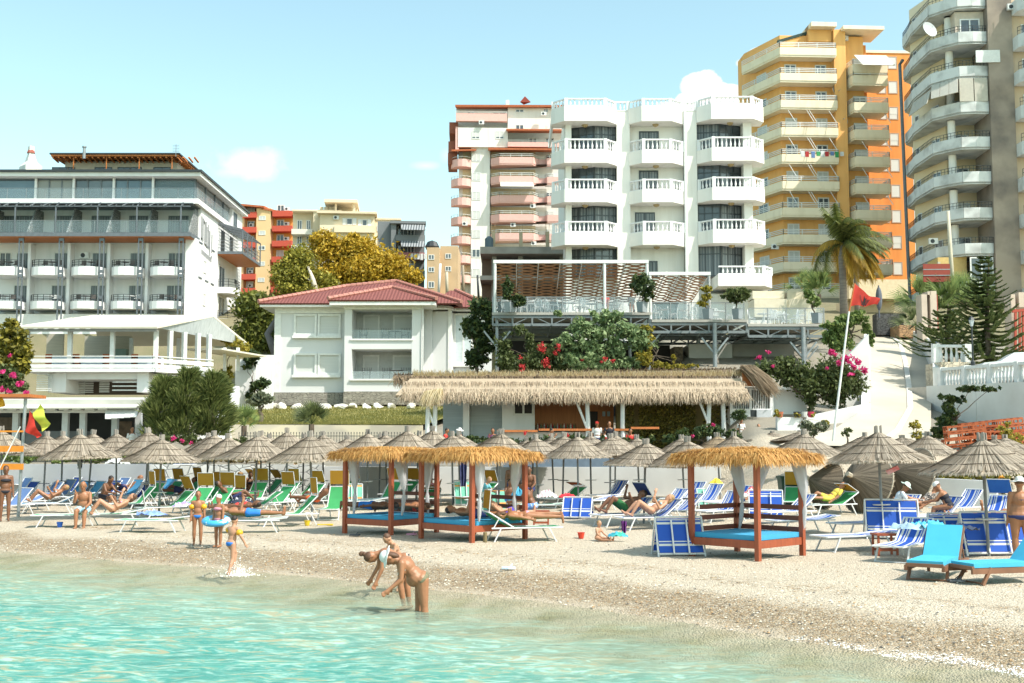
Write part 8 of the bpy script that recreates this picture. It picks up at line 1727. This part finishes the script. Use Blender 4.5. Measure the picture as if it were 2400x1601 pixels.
for(px, py, c1, lab, nm)in((720, 1232, 'yellow', 'yellow watering can and blue bucket toy on the pebbles', 'toy_bucket'), (760, 1232, 'yellow', 'yellow toy spade and sieve on the pebbles', 'toy_spade'), (1362, 1262, 'red', 'red and yellow toy bucket beside the toddler', 'toy_bucket'), (140, 1236, 'blue', 'blue toy bucket in front of the bald man', 'toy_bucket')):
 simple(nm, lab, 'toy', px, py, (lambda m:m.lathe((0, 0, 0), [(.06, 0), (.09, .14), (.10, .15), (.09, .15)], 10))if nm=='toy_bucket' else(lambda m:(m.beam((-.2, 0, .03), (.1, 0, .03), .03), m.box(.1, .25, -.06, .06, .01, .05))), mat('toy_'+c1, {'yellow':(.80, .55, .03), 'red':(.70, .06, .03), 'blue':(.03, .15, .65)}[c1], rough=.4))
def flipflops(px, py, c, lab):
 g0=G(px, py);root=thing('flip_flops', lab, 'flip-flops', g0)
 for s in(-.07, .07):
  m=MB();pts=[(-.13*1, -.035), (-.05, -.045), (.08, -.05), (.13, -.02), (.13, .02), (.08, .045), (-.05, .035), (-.13, .03)];m.prism([(g0.x+x, g0.y+y+s)for x, y in pts], g0.z+.02, g0.z+.05);o=m.build('sole', c, root)
  m=MB();m.tube([(g0.x+.03, g0.y+s-.04, g0.z+.05), (g0.x+.07, g0.y+s, g0.z+.1), (g0.x+.03, g0.y+s+.04, g0.z+.05)], .008, 4);m.build('strap', c, o)
flipflops(1192, 1335, mat('flip_white_blue', (.35, .55, .75), (.8, .8, .8), scale=20), 'pair of pale blue flip-flops alone on the shingle');flipflops(965, 1255, mat('flip_pink', (.75, .35, .5)), 'pair of pink slippers under the left daybed');flipflops(2240, 1365, mat('flip_dark', (.04, .04, .05), (.3, .3, .32), scale=20), 'dark grey sandals before the turquoise cushioned lounger');flipflops(832, 1257, mat('flip_black', (.02, .03, .04)), 'black sandals at the left post of the left daybed')
simple('rubbish_bin', 'dark green wheeled rubbish bin behind the empty daybed', 'bin', 1848, 1190, lambda m:(m.hexa([Vector(v)for v in((-.22, -.25, 0), (.22, -.25, 0), (.22, .25, 0), (-.22, .25, 0), (-.3, -.34, 1.0), (.3, -.34, 1.0), (.3, .34, 1.0), (-.3, .34, 1.0))]), m.box(-.34, .34, -.38, .36, 1.0, 1.08), m.box(-.2, .2, -.42, -.38, .96, 1.02)), mat('bin_green', (.03, .09, .06), rough=.5))
simple('wooden_stump', 'short wooden stump beside the middle daybed post', 'stump', 1137, 1274, lambda m:m.lathe((0, 0, 0), [(.045, 0), (.045, .26), (.0, .27)], 8), mat('stump_wood', (.2, .15, .07)))
simple('beach_stairs', 'wooden beach stairs against the rubble wall', 'stairs', 632, 1160, lambda m:([m.box(-.75, .75, .1+k*.28, .38+k*.28, .2+k*.25, .26+k*.25)for k in range(6)], [m.beam((s, 0, 0), (s+.1, 1.8, 1.75), .08, .22)for s in(-.8, .8)]), mat('stairs_wood', (.55, .36, .22), (.45, .28, .17)))
simple('wall_opening', 'dark doorway cut in the beach wall behind the left daybed', 'doorway', 890, 1151, lambda m:m.box(-2.0, 2.1, 3.0, 3.05, -.3, 1.35), mat('dark_door_grey', (.10, .11, .12)))
simple('sign_board', 'small red and white sign hanging from the front umbrella', 'sign', 2071, 1262, lambda m:m.beam((-.12, -.8, 1.62), (.14, -.8, 1.74), .12, .10), mat('sign_redwhite', (.65, .12, .12), (.75, .72, .7), scale=3))
for px, py in((1780, 1140), ):pass
# ================================================================= people
SK=[mat('skin_fair', (.52, .28, .175), (.46, .235, .14), rough=.55), mat('skin_tan', (.36, .165, .085), (.31, .135, .065), rough=.5), mat('skin_brown', (.20, .088, .045), (.16, .07, .036), rough=.5)]
HC={'dark':mat('hair_dark', (.025, .016, .012), rough=.6), 'brown':mat('hair_brown', (.11, .05, .025), rough=.6), 'fair':mat('hair_fair', (.36, .22, .10), rough=.6), 'grey':mat('hair_grey', (.20, .17, .15), rough=.6)}
EYE=mat('eye_dark', (.02, .015, .012), rough=.3);LIP=mat('lip', (.35, .10, .08))
def cap(a, b, ra, rb):
 a, b=Vector(a), Vector(b);d=b-a;n=max(3, int(d.length/.05));pts=[(a-d.normalized()*ra*k, ra*r)for k, r in((.96, .25), (.7, .7))]+[(a.lerp(b, i/n), ra+(rb-ra)*i/n)for i in range(n+1)]+[(b+d.normalized()*rb*k, rb*r)for k, r in((.7, .7), (.96, .25))]
 return('t', pts)
def ell(c, r, rot=None):return('e', (Vector(c), r, rot))
def prims(lst, infl=0):
 m=MB()
 for k, q in lst:
  if k=='t':m.tube([p for p, r in q], [r+infl for p, r in q], 10)
  else:m.ball(q[0], 1, tuple(x+infl for x in q[1]), 14, 10, q[2])
 return m
BP=dict(stand=dict(t=0, h=4, LL=(3, 0), LR=(-3, -2), AL=(6, 12), AR=(-4, 8)), bend=dict(t=50, h=78, LL=(-5, -4), LR=(5, 0), AL=(2, 52), AR=(-8, 46)), squat=dict(t=74, h=118, LL=(14, -10), LR=(-4, -8), AL=(4, 24), AR=(12, 30)), lean=dict(t=34, h=48, LL=(8, -4), LR=(-4, -6), AL=(18, 50), AR=(30, 60)), run=dict(t=12, h=10, LL=(48, -14), LR=(-6, -22), AL=(60, 70, .75), AR=(-20, 25, .8)), sit=dict(t=12, h=18, LL=(82, 6), LR=(86, 2), AL=(20, 70), AR=(30, 150)), sitr=dict(t=28, h=38, LL=(84, 8), LR=(80, 2), AL=(38, 78), AR=(30, 82)), lie=dict(t=-84, h=-78, LL=(88, 90), LR=(91, 88), AL=(84, 95), AR=(86, 170)), liek=dict(t=-62, h=-48, LL=(128, 32), LR=(122, 45), AL=(60, 150, .5), AR=(100, 200, .5)), recl=dict(t=-52, h=-38, LL=(95, 92), LR=(118, 48), AL=(40, 60), AR=(50, 100)), tod=dict(t=8, h=12, LL=(88, 84), LR=(78, 95), AL=(35, 55), AR=(25, 60)))
def person(label, pose, px=0, py=0, yaw=0, h=1.7, skin=1, hair='dark', hs='short', wear=(), prone=0, loc=None, dz=0, fat=1.0, vox=.017, hy=0, base=None, seat=None, group=None):
 """one figure: joints from the pose, one voxel-fused body surface, hair and clothes as children; yaw = direction faced"""
 p=BP[pose];k=h/1.7;f=fat*(1.06 if h>1.4 else 1.0);hk=k if h>1.4 else(k*1.0+.0)*(1.18 if h<1.2 else 1.06)
 D=lambda a, s=0:Vector((sin(R(a)), s, -cos(R(a)))).normalized();T=Vector((sin(R(p['t'])), 0, cos(R(p['t']))));HD=Vector((sin(R(p['h'])), 0, cos(R(p['h']))));RT=Matrix.Rotation(R(p['t']), 3, 'Y');RH=Matrix.Rotation(R(hy), 3, 'Z')@Matrix.Rotation(R(p['h']if abs(p['h'])>25 else p['h']+4), 3, 'Y')if 0 else Matrix.Rotation(R(p['h']), 3, 'Y')@Matrix.Rotation(R(hy), 3, 'Z')
 O=Vector((0, 0, 0));F_=RT@Vector((1, 0, 0));W=.85+.15*f
 B=[ell(O+T*.02*k, (.105*f*k, .155*f*k, .12*k), RT), ell(O+T*.16*k+F_*.012*f, (.095*f*k, .132*f*k, .14*k), RT), ell(O+T*.34*k, (.105*f*k, .155*W*k, .16*k), RT), cap(O+T*.43*k+Vector((0, -.13*k, 0)), O+T*.43*k+Vector((0, .13*k, 0)), .06*k, .06*k), cap(O+T*.44*k, O+T*.50*k+HD*.09*k, .056*k, .05*k)]
 if 'chest' in wear:B+=[ell(O+T*.335*k+F_*.085*k+Vector((0, s*.07*k, 0)), (.06*k*f, .062*k*f, .062*k*f))for s in(-1, 1)]
 if fat>1.15:B.append(ell(O+T*.1*k+F_*.05*k, (.12*f*k, .15*f*k, .13*k), RT))
 hc=O+T*.49*k+HD*.17*hk;Hp=lambda x, y, z:hc+RH@(Vector((x, y, z))*hk)
 B+=[ell(Hp(0, 0, .015), (.098*hk, .077*hk, .105*hk), RH), ell(Hp(.028, 0, -.05), (.062*hk, .056*hk, .07*hk), RH), ell(Hp(.098, 0, -.012), (.018*hk, .012*hk, .026*hk), RH), ell(Hp(.075, 0, -.10), (.02*hk, .022*hk, .018*hk), RH)]+[ell(Hp(-.005, s*.08, -.01), (.016*hk, .012*hk, .03*hk), RH)for s in(-1, 1)]
 J={}
 for s, leg, arm in((1, 'LL', 'AL'), (-1, 'LR', 'AR')):
  hp=O+Vector((0, s*.088*k*(.8+.2*f), 0));a, b=p[leg];kn=hp+D(a, s*.04)*.43*k;an=kn+D(b)*.40*k;ft=D(b+90);
  B+=[cap(hp, kn, .083*f*k, .054*(.7+.3*f)*k), cap(kn, kn.lerp(an, .3), .052*k*(.7+.3*f), .056*k*(.7+.3*f)), cap(kn.lerp(an, .3), an, .055*k*(.7+.3*f), .034*k), cap(an+D(b)*.035*k-ft*.03*k, an+D(b)*.055*k+ft*.15*k, .035*k, .024*k)]
  a, b=p[arm][:2];spl=p[arm][2]if len(p[arm])>2 else .14;sh=O+T*.44*k+Vector((0, s*.165*W*k, 0));el_=sh+D(a, s*spl)*.27*k;wr=el_+D(b, s*(spl*.4-(.25 if b>60 and spl<.3 else 0)))*.24*k;hd=(wr-el_).normalized();pa=wr+hd*.05*k;sd_=hd.cross(Vector((0, 1, 0)));sd_=sd_.normalized()if sd_.length>.2 else Vector((1, 0, 0));pn=hd.cross(sd_)
  B+=[cap(sh, el_, .047*k*(.6+.4*f), .037*k), cap(el_, wr, .038*k, .025*k), cap(wr, pa+hd*.02*k, .026*k, .030*k)]
  for q, ln in((-.024, .062), (-.008, .075), (.008, .07), (.024, .055)):B.append(cap(pa+hd*.03*k+sd_*q*k, pa+hd*(.03+ln)*k+sd_*q*1.5*k-pn*s*.02*k, .009*k, .0075*k))
  B.append(cap(wr+hd*.02*k-sd_*.022*k, wr+hd*.065*k-sd_*.055*k, .010*k, .009*k));J[leg]=(hp, kn, an);J[arm]=(sh, el_, wr)
 bm_=prims(B, .005);X=Matrix.Rotation(R(90), 4, 'Y')if prone else Matrix.Identity(4)
 zm=min((X@Vector(v)).z for v in bm_.v)
 if seat is not None:zm=(X@(O-Vector((0, 0, .105*f*k)))).z;dz=seat
 g0=loc if loc is not None else G(px, py);g0=Vector(g0)+Vector((0, 0, dz));M_=Matrix.Translation(g0)@Matrix.Rotation(R(yaw), 4, 'Z')@Matrix.Translation((0, 0, -zm))@X
 root=thing('person', label, 'person', g0, 0, group);L0=Matrix.Translation(g0).inverted()@M_
 tmp=bm_.build('tmp', SK[skin]);md=tmp.modifiers.new('r', 'REMESH');md.mode='VOXEL';md.voxel_size=vox;md.use_smooth_shade=True;s2=tmp.modifiers.new('s', 'SMOOTH');s2.iterations=2;s2.factor=.5
 me=bpy.data.meshes.new_from_object(tmp.evaluated_get(bpy.context.evaluated_depsgraph_get()));bpy.data.objects.remove(tmp);me.transform(L0);me.name='body'
 body=bpy.data.objects.new('body', me);C.objects.link(body);body.parent=root
 def part(name, lst, mt, infl=0, sm=True):m=prims(lst, infl)if isinstance(lst, list)else lst;m.v=[tuple(M_@Vector(v))for v in m.v];return m.build(name, mt, root, sm)
 e=MB();[e.ball(Hp(.09, s*.031, .012), .0115*hk, n=8, m=6)for s in(-1, 1)];part('eyes', e, EYE);e=MB();e.ball(Hp(.092, 0, -.055), 1, (.008*hk, .024*hk, .007*hk), 8, 5, RH);part('mouth', e, LIP)
 if hs!='none':
  H_=[ell(Hp(-.018, 0, .038), (.094*hk, .086*hk, .098*hk), RH)]
  if hs=='bald':H_=[ell(Hp(-.032, 0, .0), (.078*hk, .084*hk, .07*hk), RH)]
  if hs=='long':H_+=[ell(Hp(-.055, 0, -.04), (.055*hk, .08*hk, .13*hk), RH)]
  if hs=='tail':H_+=[ell(Hp(-.10, 0, .09), (.05*hk, .035*hk, .04*hk), RH), ell(Hp(-.13, 0, .13), (.045*hk, .02*hk, .05*hk), RH)]
  if hs=='curly':H_=[ell(Hp(-.02+.07*cos(a), .07*sin(a), .05+.03*sin(a*3)), (.05*hk, )*3)for a in range(7)]+H_
  part('hair', H_, HC[hair])
 for wz in wear:
  kind, c=(wz if isinstance(wz, tuple)else(wz, None))
  if kind=='briefs':part('swim_briefs', [ell(O+T*.0*k, (.108*f*k, .158*f*k, .088*k), RT)], c, .006)
  if kind=='shorts':part('swim_shorts', [ell(O+T*.01*k, (.108*f*k, .158*f*k, .11*k), RT)]+[cap(J[l][0], J[l][0].lerp(J[l][1], .62), .088*f*k, .074*f*k)for l in('LL', 'LR')], c, .008)
  if kind=='top':part('bikini_top', [ell(O+T*.335*k+F_*.03*k, (.125*f*k, .152*W*k, .055*k), RT)], c, .007)
  if kind=='suit':part('swimsuit', [ell(O+T*.02*k, (.106*f*k, .156*f*k, .12*k), RT), ell(O+T*.16*k, (.098*f*k, .134*f*k, .14*k), RT), ell(O+T*.31*k, (.11*f*k, .158*W*k, .12*k), RT)], c, .008)
  if kind=='shirt':part('shirt', [ell(O+T*.06*k, (.11*f*k, .158*f*k, .13*k), RT), ell(O+T*.2*k, (.105*f*k, .145*f*k, .15*k), RT), ell(O+T*.34*k, (.112*f*k, .165*W*k, .15*k), RT)]+[cap(J[a][0], J[a][0].lerp(J[a][1], .6), .055*k, .052*k)for a in('AL', 'AR')], c, .008)
  if kind=='bands':[part('armband', [ell(J[a][0].lerp(J[a][1], .55), (.085*k, .085*k, .075*k), None)], c, .012)for a in('AL', 'AR')]
  if kind=='cap':m=MB();m.ball(Hp(-.01, 0, .055), 1, (.106*hk, .092*hk, .085*hk), 14, 8, RH);[m.add([Hp(.05, -.075, .065), Hp(.185, -.05, .045), Hp(.185, .05, .045), Hp(.05, .075, .065), Hp(.05, -.075, .055), Hp(.185, -.05, .036), Hp(.185, .05, .036), Hp(.05, .075, .055)], [(0, 1, 2, 3), (7, 6, 5, 4), (0, 4, 5, 1), (1, 5, 6, 2), (2, 6, 7, 3)])];part('cap', m, c)
  if kind=='hat':
   m=MB();m.ball(Hp(-.01, 0, .065), 1, (.105*hk, .095*hk, .09*hk), 14, 8, RH);n=18;vs=[Hp(-.01+cos(6.283*i/n)*r_, sin(6.283*i/n)*r_, zz+.01*sin(i*1.7))for r_, zz in((.09, .06), (.19, .035), (.19, .028), (.09, .05))for i in range(n)]
   m.add(vs, [(j*n+i, j*n+(i+1)%n, (j+1)*n+(i+1)%n, (j+1)*n+i)for j in range(3)for i in range(n)]);part('sun_hat', m, c)
  if kind=='swimcap':part('bathing_cap', [ell(Hp(-.008, 0, .045), (.10*hk, .084*hk, .085*hk), RH)], c, .004)
  if kind=='glasses':m=MB();[m.ball(Hp(.099, s*.034, .012), 1, (.008*hk, .028*hk, .02*hk), 8, 5, RH)for s in(-1, 1)];part('sunglasses', m, c)
 return root
W_=lambda n, c, c2=None, **k_:mat('wear_'+n, c, c2, rough=.8, **k_)
BLU, RED_, WHT, BLK, AMB=W_('blue', (.03, .22, .72)), W_('red', (.70, .05, .04)), W_('white', (.76, .75, .73)), W_('black', (.02, .02, .03)), mat('armband_amber', (.85, .42, .02), rough=.35)
NAV, LBL, PNK, GRN, YEL, TUR, OLV=W_('navy', (.03, .04, .14)), W_('lightblue', (.40, .66, .76)), W_('pink', (.75, .30, .38)), W_('darkgreen', (.02, .14, .04)), W_('yellow', (.72, .55, .08)), W_('turquoise', (.18, .52, .62)), W_('olive', (.22, .20, .12), (.14, .13, .08), scale=30)
PTN=W_('patterned', (.05, .05, .05), (.55, .45, .38), scale=26, thr=(.48, .52))
n_=.012
person('boy standing on the shingle with amber armbands and blue trunks', 'stand', 462, 1277, -80, 1.27, 1, 'dark', 'short', (('briefs', BLU), ('bands', AMB)), vox=n_, hy=10)
kid=person('girl in a pink bathing cap with a blue swim ring round her waist', 'stand', 511, 1283, -115, 1.22, 1, 'brown', 'none', (('swimcap', W_('capwhite', (.75, .62, .68))), ('top', PNK), ('briefs', PNK)), vox=n_)
g0=kid.location+Vector((-.05, -.05, .62));root=thing('swim_ring', 'blue swim ring held by the girl in the pink bathing cap', 'swim ring', g0);m=MB();m.v=[]
for i in range(24):
 for j in range(10):a, b=6.2832*i/24, 6.2832*j/10;q=Matrix.Rotation(R(12), 3, 'X')@Vector(((.25+.085*cos(b))*cos(a), (.25+.085*cos(b))*sin(a), .075*sin(b)));m.v.append(tuple(g0+q))
m.f=[(i*10+j, ((i+1)%24)*10+j, ((i+1)%24)*10+(j+1)%10, i*10+(j+1)%10)for i in range(24)for j in range(10)];m.m=[0]*240;m.build('ring', mat('ring_blue', (.06, .38, .72), (.65, .75, .82), rough=.3, scale=5, thr=(.52, .56)), root, True)
person('child seen from behind wading in with amber armbands and blue briefs', 'run', 540, 1352, 62, 1.2, 0, 'dark', 'short', (('briefs', BLU), ('bands', AMB)), vox=n_, loc=P(540, 1352, 24.4))
person('woman with pinned brown hair bending low over the water', 'squat', 912, 1392, 190, 1.62, 1, 'brown', 'tail', (('top', PTN), ('briefs', PTN), 'chest'), vox=n_, loc=P(950, 1402, 20.9), dz=-.22)
person('dark-haired girl leaning behind the bending women', 'lean', 925, 1390, 215, 1.12, 0, 'brown', 'short', (('top', W_('white2', (.7, .7, .7))), ('briefs', BLU)), vox=n_, loc=P(938, 1386, 22.2))
person('woman in a white sun hat and olive bikini bending in the shallows', 'bend', 985, 1425, 188, 1.64, 1, 'brown', 'long', (('top', PTN), ('briefs', OLV), ('hat', WHT), 'chest'), fat=1.25, vox=n_, loc=P(988, 1428, 19.1), dz=-.42)
person('bald man in pale blue shorts sitting with a hand near his mouth', 'sit', 195, 1236, -82, 1.75, 1, 'grey', 'bald', (('shorts', LBL), ), fat=1.12, vox=n_, seat=.38)
person('woman in a pink bikini sunbathing beside the bald man', 'liek', 262, 1234, 190, 1.65, 0, 'brown', 'long', (('top', PNK), ('briefs', BLK), 'chest'), seat=.38)
person('woman in a pale blue bikini lying with one knee raised', 'liek', 112, 1200, 195, 1.65, 1, 'fair', 'short', (('top', LBL), ('briefs', LBL), 'chest'), seat=.38)
person('tanned dark-haired man reading on a lounger behind the bald man', 'sitr', 240, 1196, -25, 1.75, 2, 'dark', 'short', (('shorts', BLK), ), seat=.38)
person('bald man lying in the shade at the left end of the beach', 'recl', 297, 1178, 190, 1.7, 1, 'grey', 'bald', (('shorts', NAV), ), seat=.42)
person('standing woman in a black bikini at the left edge', 'stand', 10, 1222, -60, 1.68, 2, 'dark', 'long', (('top', BLK), ('briefs', BLK)))
person('man in bright blue trunks lying on the pink towel lounger', 'lie', 582, 1248, 5, 1.8, 1, 'dark', 'short', (('shorts', BLU), ('cap', W_('cap_cyan', (.3, .6, .7)))), seat=.40)
person('dark-haired woman sitting by an umbrella pole among the green loungers', 'sit', 583, 1180, -60, 1.6, 2, 'brown', 'long', (('top', BLK), ('briefs', BLK)), seat=.4)
person('curly blond woman seen from behind among the green loungers', 'sit', 556, 1182, 60, 1.6, 1, 'fair', 'curly', (('top', YEL), ('briefs', YEL)), seat=.4)
person('man in orange-red trunks leaning over his lounger', 'recl', 742, 1206, 165, 1.75, 2, 'dark', 'short', (('shorts', W_('orange', (.75, .13, .03))), ), seat=.4)
person('dark figure lying in the umbrella shade behind the standing girl', 'recl', 545, 1200, 20, 1.7, 2, 'dark', 'short', (('shorts', NAV), ), seat=.4)
person('woman in red lying behind the girl with the swim ring', 'lie', 555, 1228, 170, 1.6, 2, 'dark', 'long', (('suit', RED_), ), seat=.4)
person('person lying in shade on the far green lounger at the left', 'recl', 425, 1182, 200, 1.65, 2, 'dark', 'short', (('shorts', NAV), ), seat=.4)
R2, Wd2, a2, b2=DB2;R3, Wd3, a3, b3=DB3
yw=math.degrees(math.atan2(-(Wd2(1, 0, 0)-Wd2(0, 0, 0)).y, -(Wd2(1, 0, 0)-Wd2(0, 0, 0)).x))
person('man in blue trunks asleep face down on the left daybed', 'stand', 0, 0, yw+12, 1.76, 2, 'dark', 'short', (('shorts', BLU), ), prone=1, loc=Wd2(a2*.62+.3, b2*.38, .51))
person('woman in a red bikini asleep face down on the left daybed', 'stand', 0, 0, yw+22, 1.64, 1, 'brown', 'long', (('top', RED_), ('briefs', RED_)), prone=1, loc=Wd2(a2*.35+.1, b2*.68, .51))
person('person lying on the middle daybed with feet towards the sea', 'lie', 0, 0, yw+25, 1.68, 1, 'dark', 'short', (('shorts', NAV), ), loc=Wd3(a3*.45, b3*.5, .51))
person('woman lying with both knees up behind the middle daybed', 'liek', 1012, 1180, -80, 1.65, 1, 'brown', 'long', (('suit', PNK), ), seat=.4)
person('fair-haired boy in a turquoise shirt sitting at the daybed', 'sitr', 1128, 1200, -20, 1.45, 0, 'fair', 'short', (('shirt', TUR), ('shorts', NAV)), seat=.5)
person('dark-haired youth standing with a hand on his hip behind the daybed', 'stand', 1198, 1190, -70, 1.62, 2, 'dark', 'short', (('shorts', NAV), ))
person('boy sitting in the umbrella shade between daybed posts', 'sit', 1193, 1210, -75, 1.4, 2, 'dark', 'short', (('shorts', BLU), ), seat=.45)
person('broad-backed man in blue shorts sitting on the red side table', 'sitr', 1252, 1234, 172, 1.75, 2, 'dark', 'short', (('shorts', W_('blueflower', (.10, .25, .6), (.5, .6, .75), scale=16, thr=(.5, .55))), ), seat=.46)
person('dark-haired man looking down behind the man in blue shorts', 'sit', 1242, 1196, -100, 1.72, 2, 'dark', 'short', (('shorts', NAV), ), seat=.62)
person('man in a white cap and sunglasses lying behind the prone woman', 'recl', 1178, 1262, 20, 1.72, 0, 'grey', 'short', (('shorts', W_('violet', (.10, .06, .55))), ('cap', WHT), ('glasses', BLK)), fat=1.15, seat=.45)
person('tanned woman lying face down on the pale lounger with feet crossed', 'stand', 1235, 1266, 184, 1.68, 1, 'brown', 'long', (('briefs', PNK), ), prone=1, dz=.40, fat=1.05)
person('toddler sitting on the pebbles with a blue bag', 'tod', 1400, 1268, -40, .85, 0, 'fair', 'short', (('briefs', NAV), ), vox=.012)
person('man in dark green shorts lying in shade with knees drawn up', 'liek', 1462, 1232, 198, 1.8, 2, 'dark', 'short', (('shorts', GRN), ), seat=.40)
person('fair woman sunbathing with bent knees on the striped lounger', 'liek', 1525, 1240, 188, 1.68, 0, 'fair', 'long', (('top', LBL), ('briefs', PTN), 'chest'), seat=.38)
person('small person in a red and white shirt resting behind the daybed curtain', 'recl', 1748, 1200, 200, 1.5, 1, 'dark', 'short', (('shirt', W_('redwhite', (.75, .1, .1), (.75, .7, .7), scale=12, thr=(.48, .52))), ('shorts', WHT)), seat=.42)
person('woman in yellow lying under an amber shade by the fallen canopies', 'recl', 1945, 1206, 192, 1.62, 1, 'dark', 'short', (('shirt', YEL), ('shorts', YEL)), seat=.38)
person('woman in a wide pale sun hat and white shirt sitting at the loungers', 'sitr', 2098, 1232, -10, 1.62, 1, 'brown', 'short', (('shirt', W_('paleshirt', (.62, .68, .74))), ('shorts', NAV), ('hat', W_('hat_pale', (.68, .78, .72)))), seat=.42)
person('person in a white cap and patterned clothes sitting with feet up', 'recl', 2160, 1228, 185, 1.6, 1, 'brown', 'short', (('shirt', PTN), ('cap', WHT)), seat=.45)
person('woman in a white cap and black swimsuit seen from behind', 'sitr', 2228, 1234, 155, 1.64, 1, 'brown', 'short', (('suit', BLK), ('cap', WHT)), fat=1.1, seat=.42)
person('person lying on a striped lounger, only tanned legs in the sun', 'lie', 2300, 1262, 186, 1.65, 1, 'brown', 'long', (('suit', NAV), ), seat=.42)
person('heavy tanned woman in a navy bikini and white hat standing, back to the sea', 'stand', 2396, 1318, 80, 1.66, 1, 'brown', 'short', (('top', NAV), ('briefs', NAV), ('hat', WHT)), fat=1.42, vox=n_)
person('girl in a white dress coming out of the hut door, left one', 'stand', 0, 0, -80, 1.4, 1, 'brown', 'short', (('shirt', WHT), ('shorts', WHT)), loc=P(1738, 1052, 55.6))
person('smaller girl in a white dress at the hut door, right one', 'stand', 0, 0, -95, 1.25, 0, 'brown', 'short', (('shirt', W_('pinkwhite', (.75, .66, .66))), ('shorts', WHT)), loc=P(1779, 1058, 55.4))
for px, hh, wc, hn, hz, lb in((1040, 1.7, RED_, 'dark', (), 'bar guest in red at the left end of the bar'), (1073, 1.7, BLK, 'dark', (('hat', WHT), ), 'bar guest in a grey-white hat sitting at the left'), (1155, 1.7, W_('plum', (.22, .04, .16)), 'dark', (), 'bar guest in plum before the creeper'), (1285, 1.7, W_('orangered', (.60, .09, .04)), 'dark', (), 'bar guest in orange-red sitting with back turned'), (1400, 1.75, WHT, 'dark', (('cap', RED_), ), 'barman in white with a red cap in the doorway'), (1412, 1.6, WHT, 'dark', (), 'dark-haired bar guest in white below the barman'), (1428, 1.75, BLK, 'dark', (), 'dark-clothed bar guest right of the doorway'), (1477, 1.65, RED_, 'dark', (), 'bar guest in a red top at the right table')):
 person(lb, 'sit' if px not in(1400, 1428)else 'stand', 0, 0, -90+(px%7)*20, hh, 1, hn, 'short', (('shirt', wc), ('shorts', NAV))+hz, loc=(P(px, 1000, 56.2).x, 56.2 if px!=1400 else 54.9+1.5, 1.95), seat=None if px in(1400, 1428)else .55, vox=.02)
person('waiter in white inside the dark kiosk', 'stand', 0, 0, -60, 1.75, 1, 'dark', 'short', (('shirt', WHT), ('shorts', BLK)), loc=(P(310, 1000, 57.2).x, 57.2, 1.7), vox=.02)
person('person in a red top sitting on the upper terrace behind the railing', 'sit', 0, 0, -90, 1.7, 1, 'dark', 'short', (('shirt', RED_), ('shorts', NAV)), loc=TF.w(Tu(1422), -1.0, Tz(732)), seat=.46, vox=.02)
person('person with dark hair in pale clothes at the right of the upper terrace', 'sit', 0, 0, -90, 1.7, 1, 'dark', 'long', (('shirt', WHT), ('shorts', WHT)), loc=TF.w(Tu(1483), -1.0, Tz(732)), seat=.46, vox=.02)
# splash round the wading child
m=MB();rg=random.Random(8);c=P(548, 1350, 24.3);c.z=.02
for _ in range(700):
 a=rg.uniform(0, 6.28);r_=abs(rg.gauss(0, .22));hh=max(0, rg.gauss(.0, .13))*(1-r_);p=c+Vector((cos(a)*r_+.08, sin(a)*r_*.8, hh));s=rg.uniform(.004, .011);m.add([p+Vector((s, 0, 0)), p+Vector((-s, s, 0)), p+Vector((-s, -s, 0)), p+Vector((0, 0, s*1.6))], [(0, 2, 1), (0, 1, 3), (1, 2, 3), (2, 0, 3)])
tag(m.build('splash', MATS['white_foam']), 'white splash round the wading child', 'splash', kind='stuff')
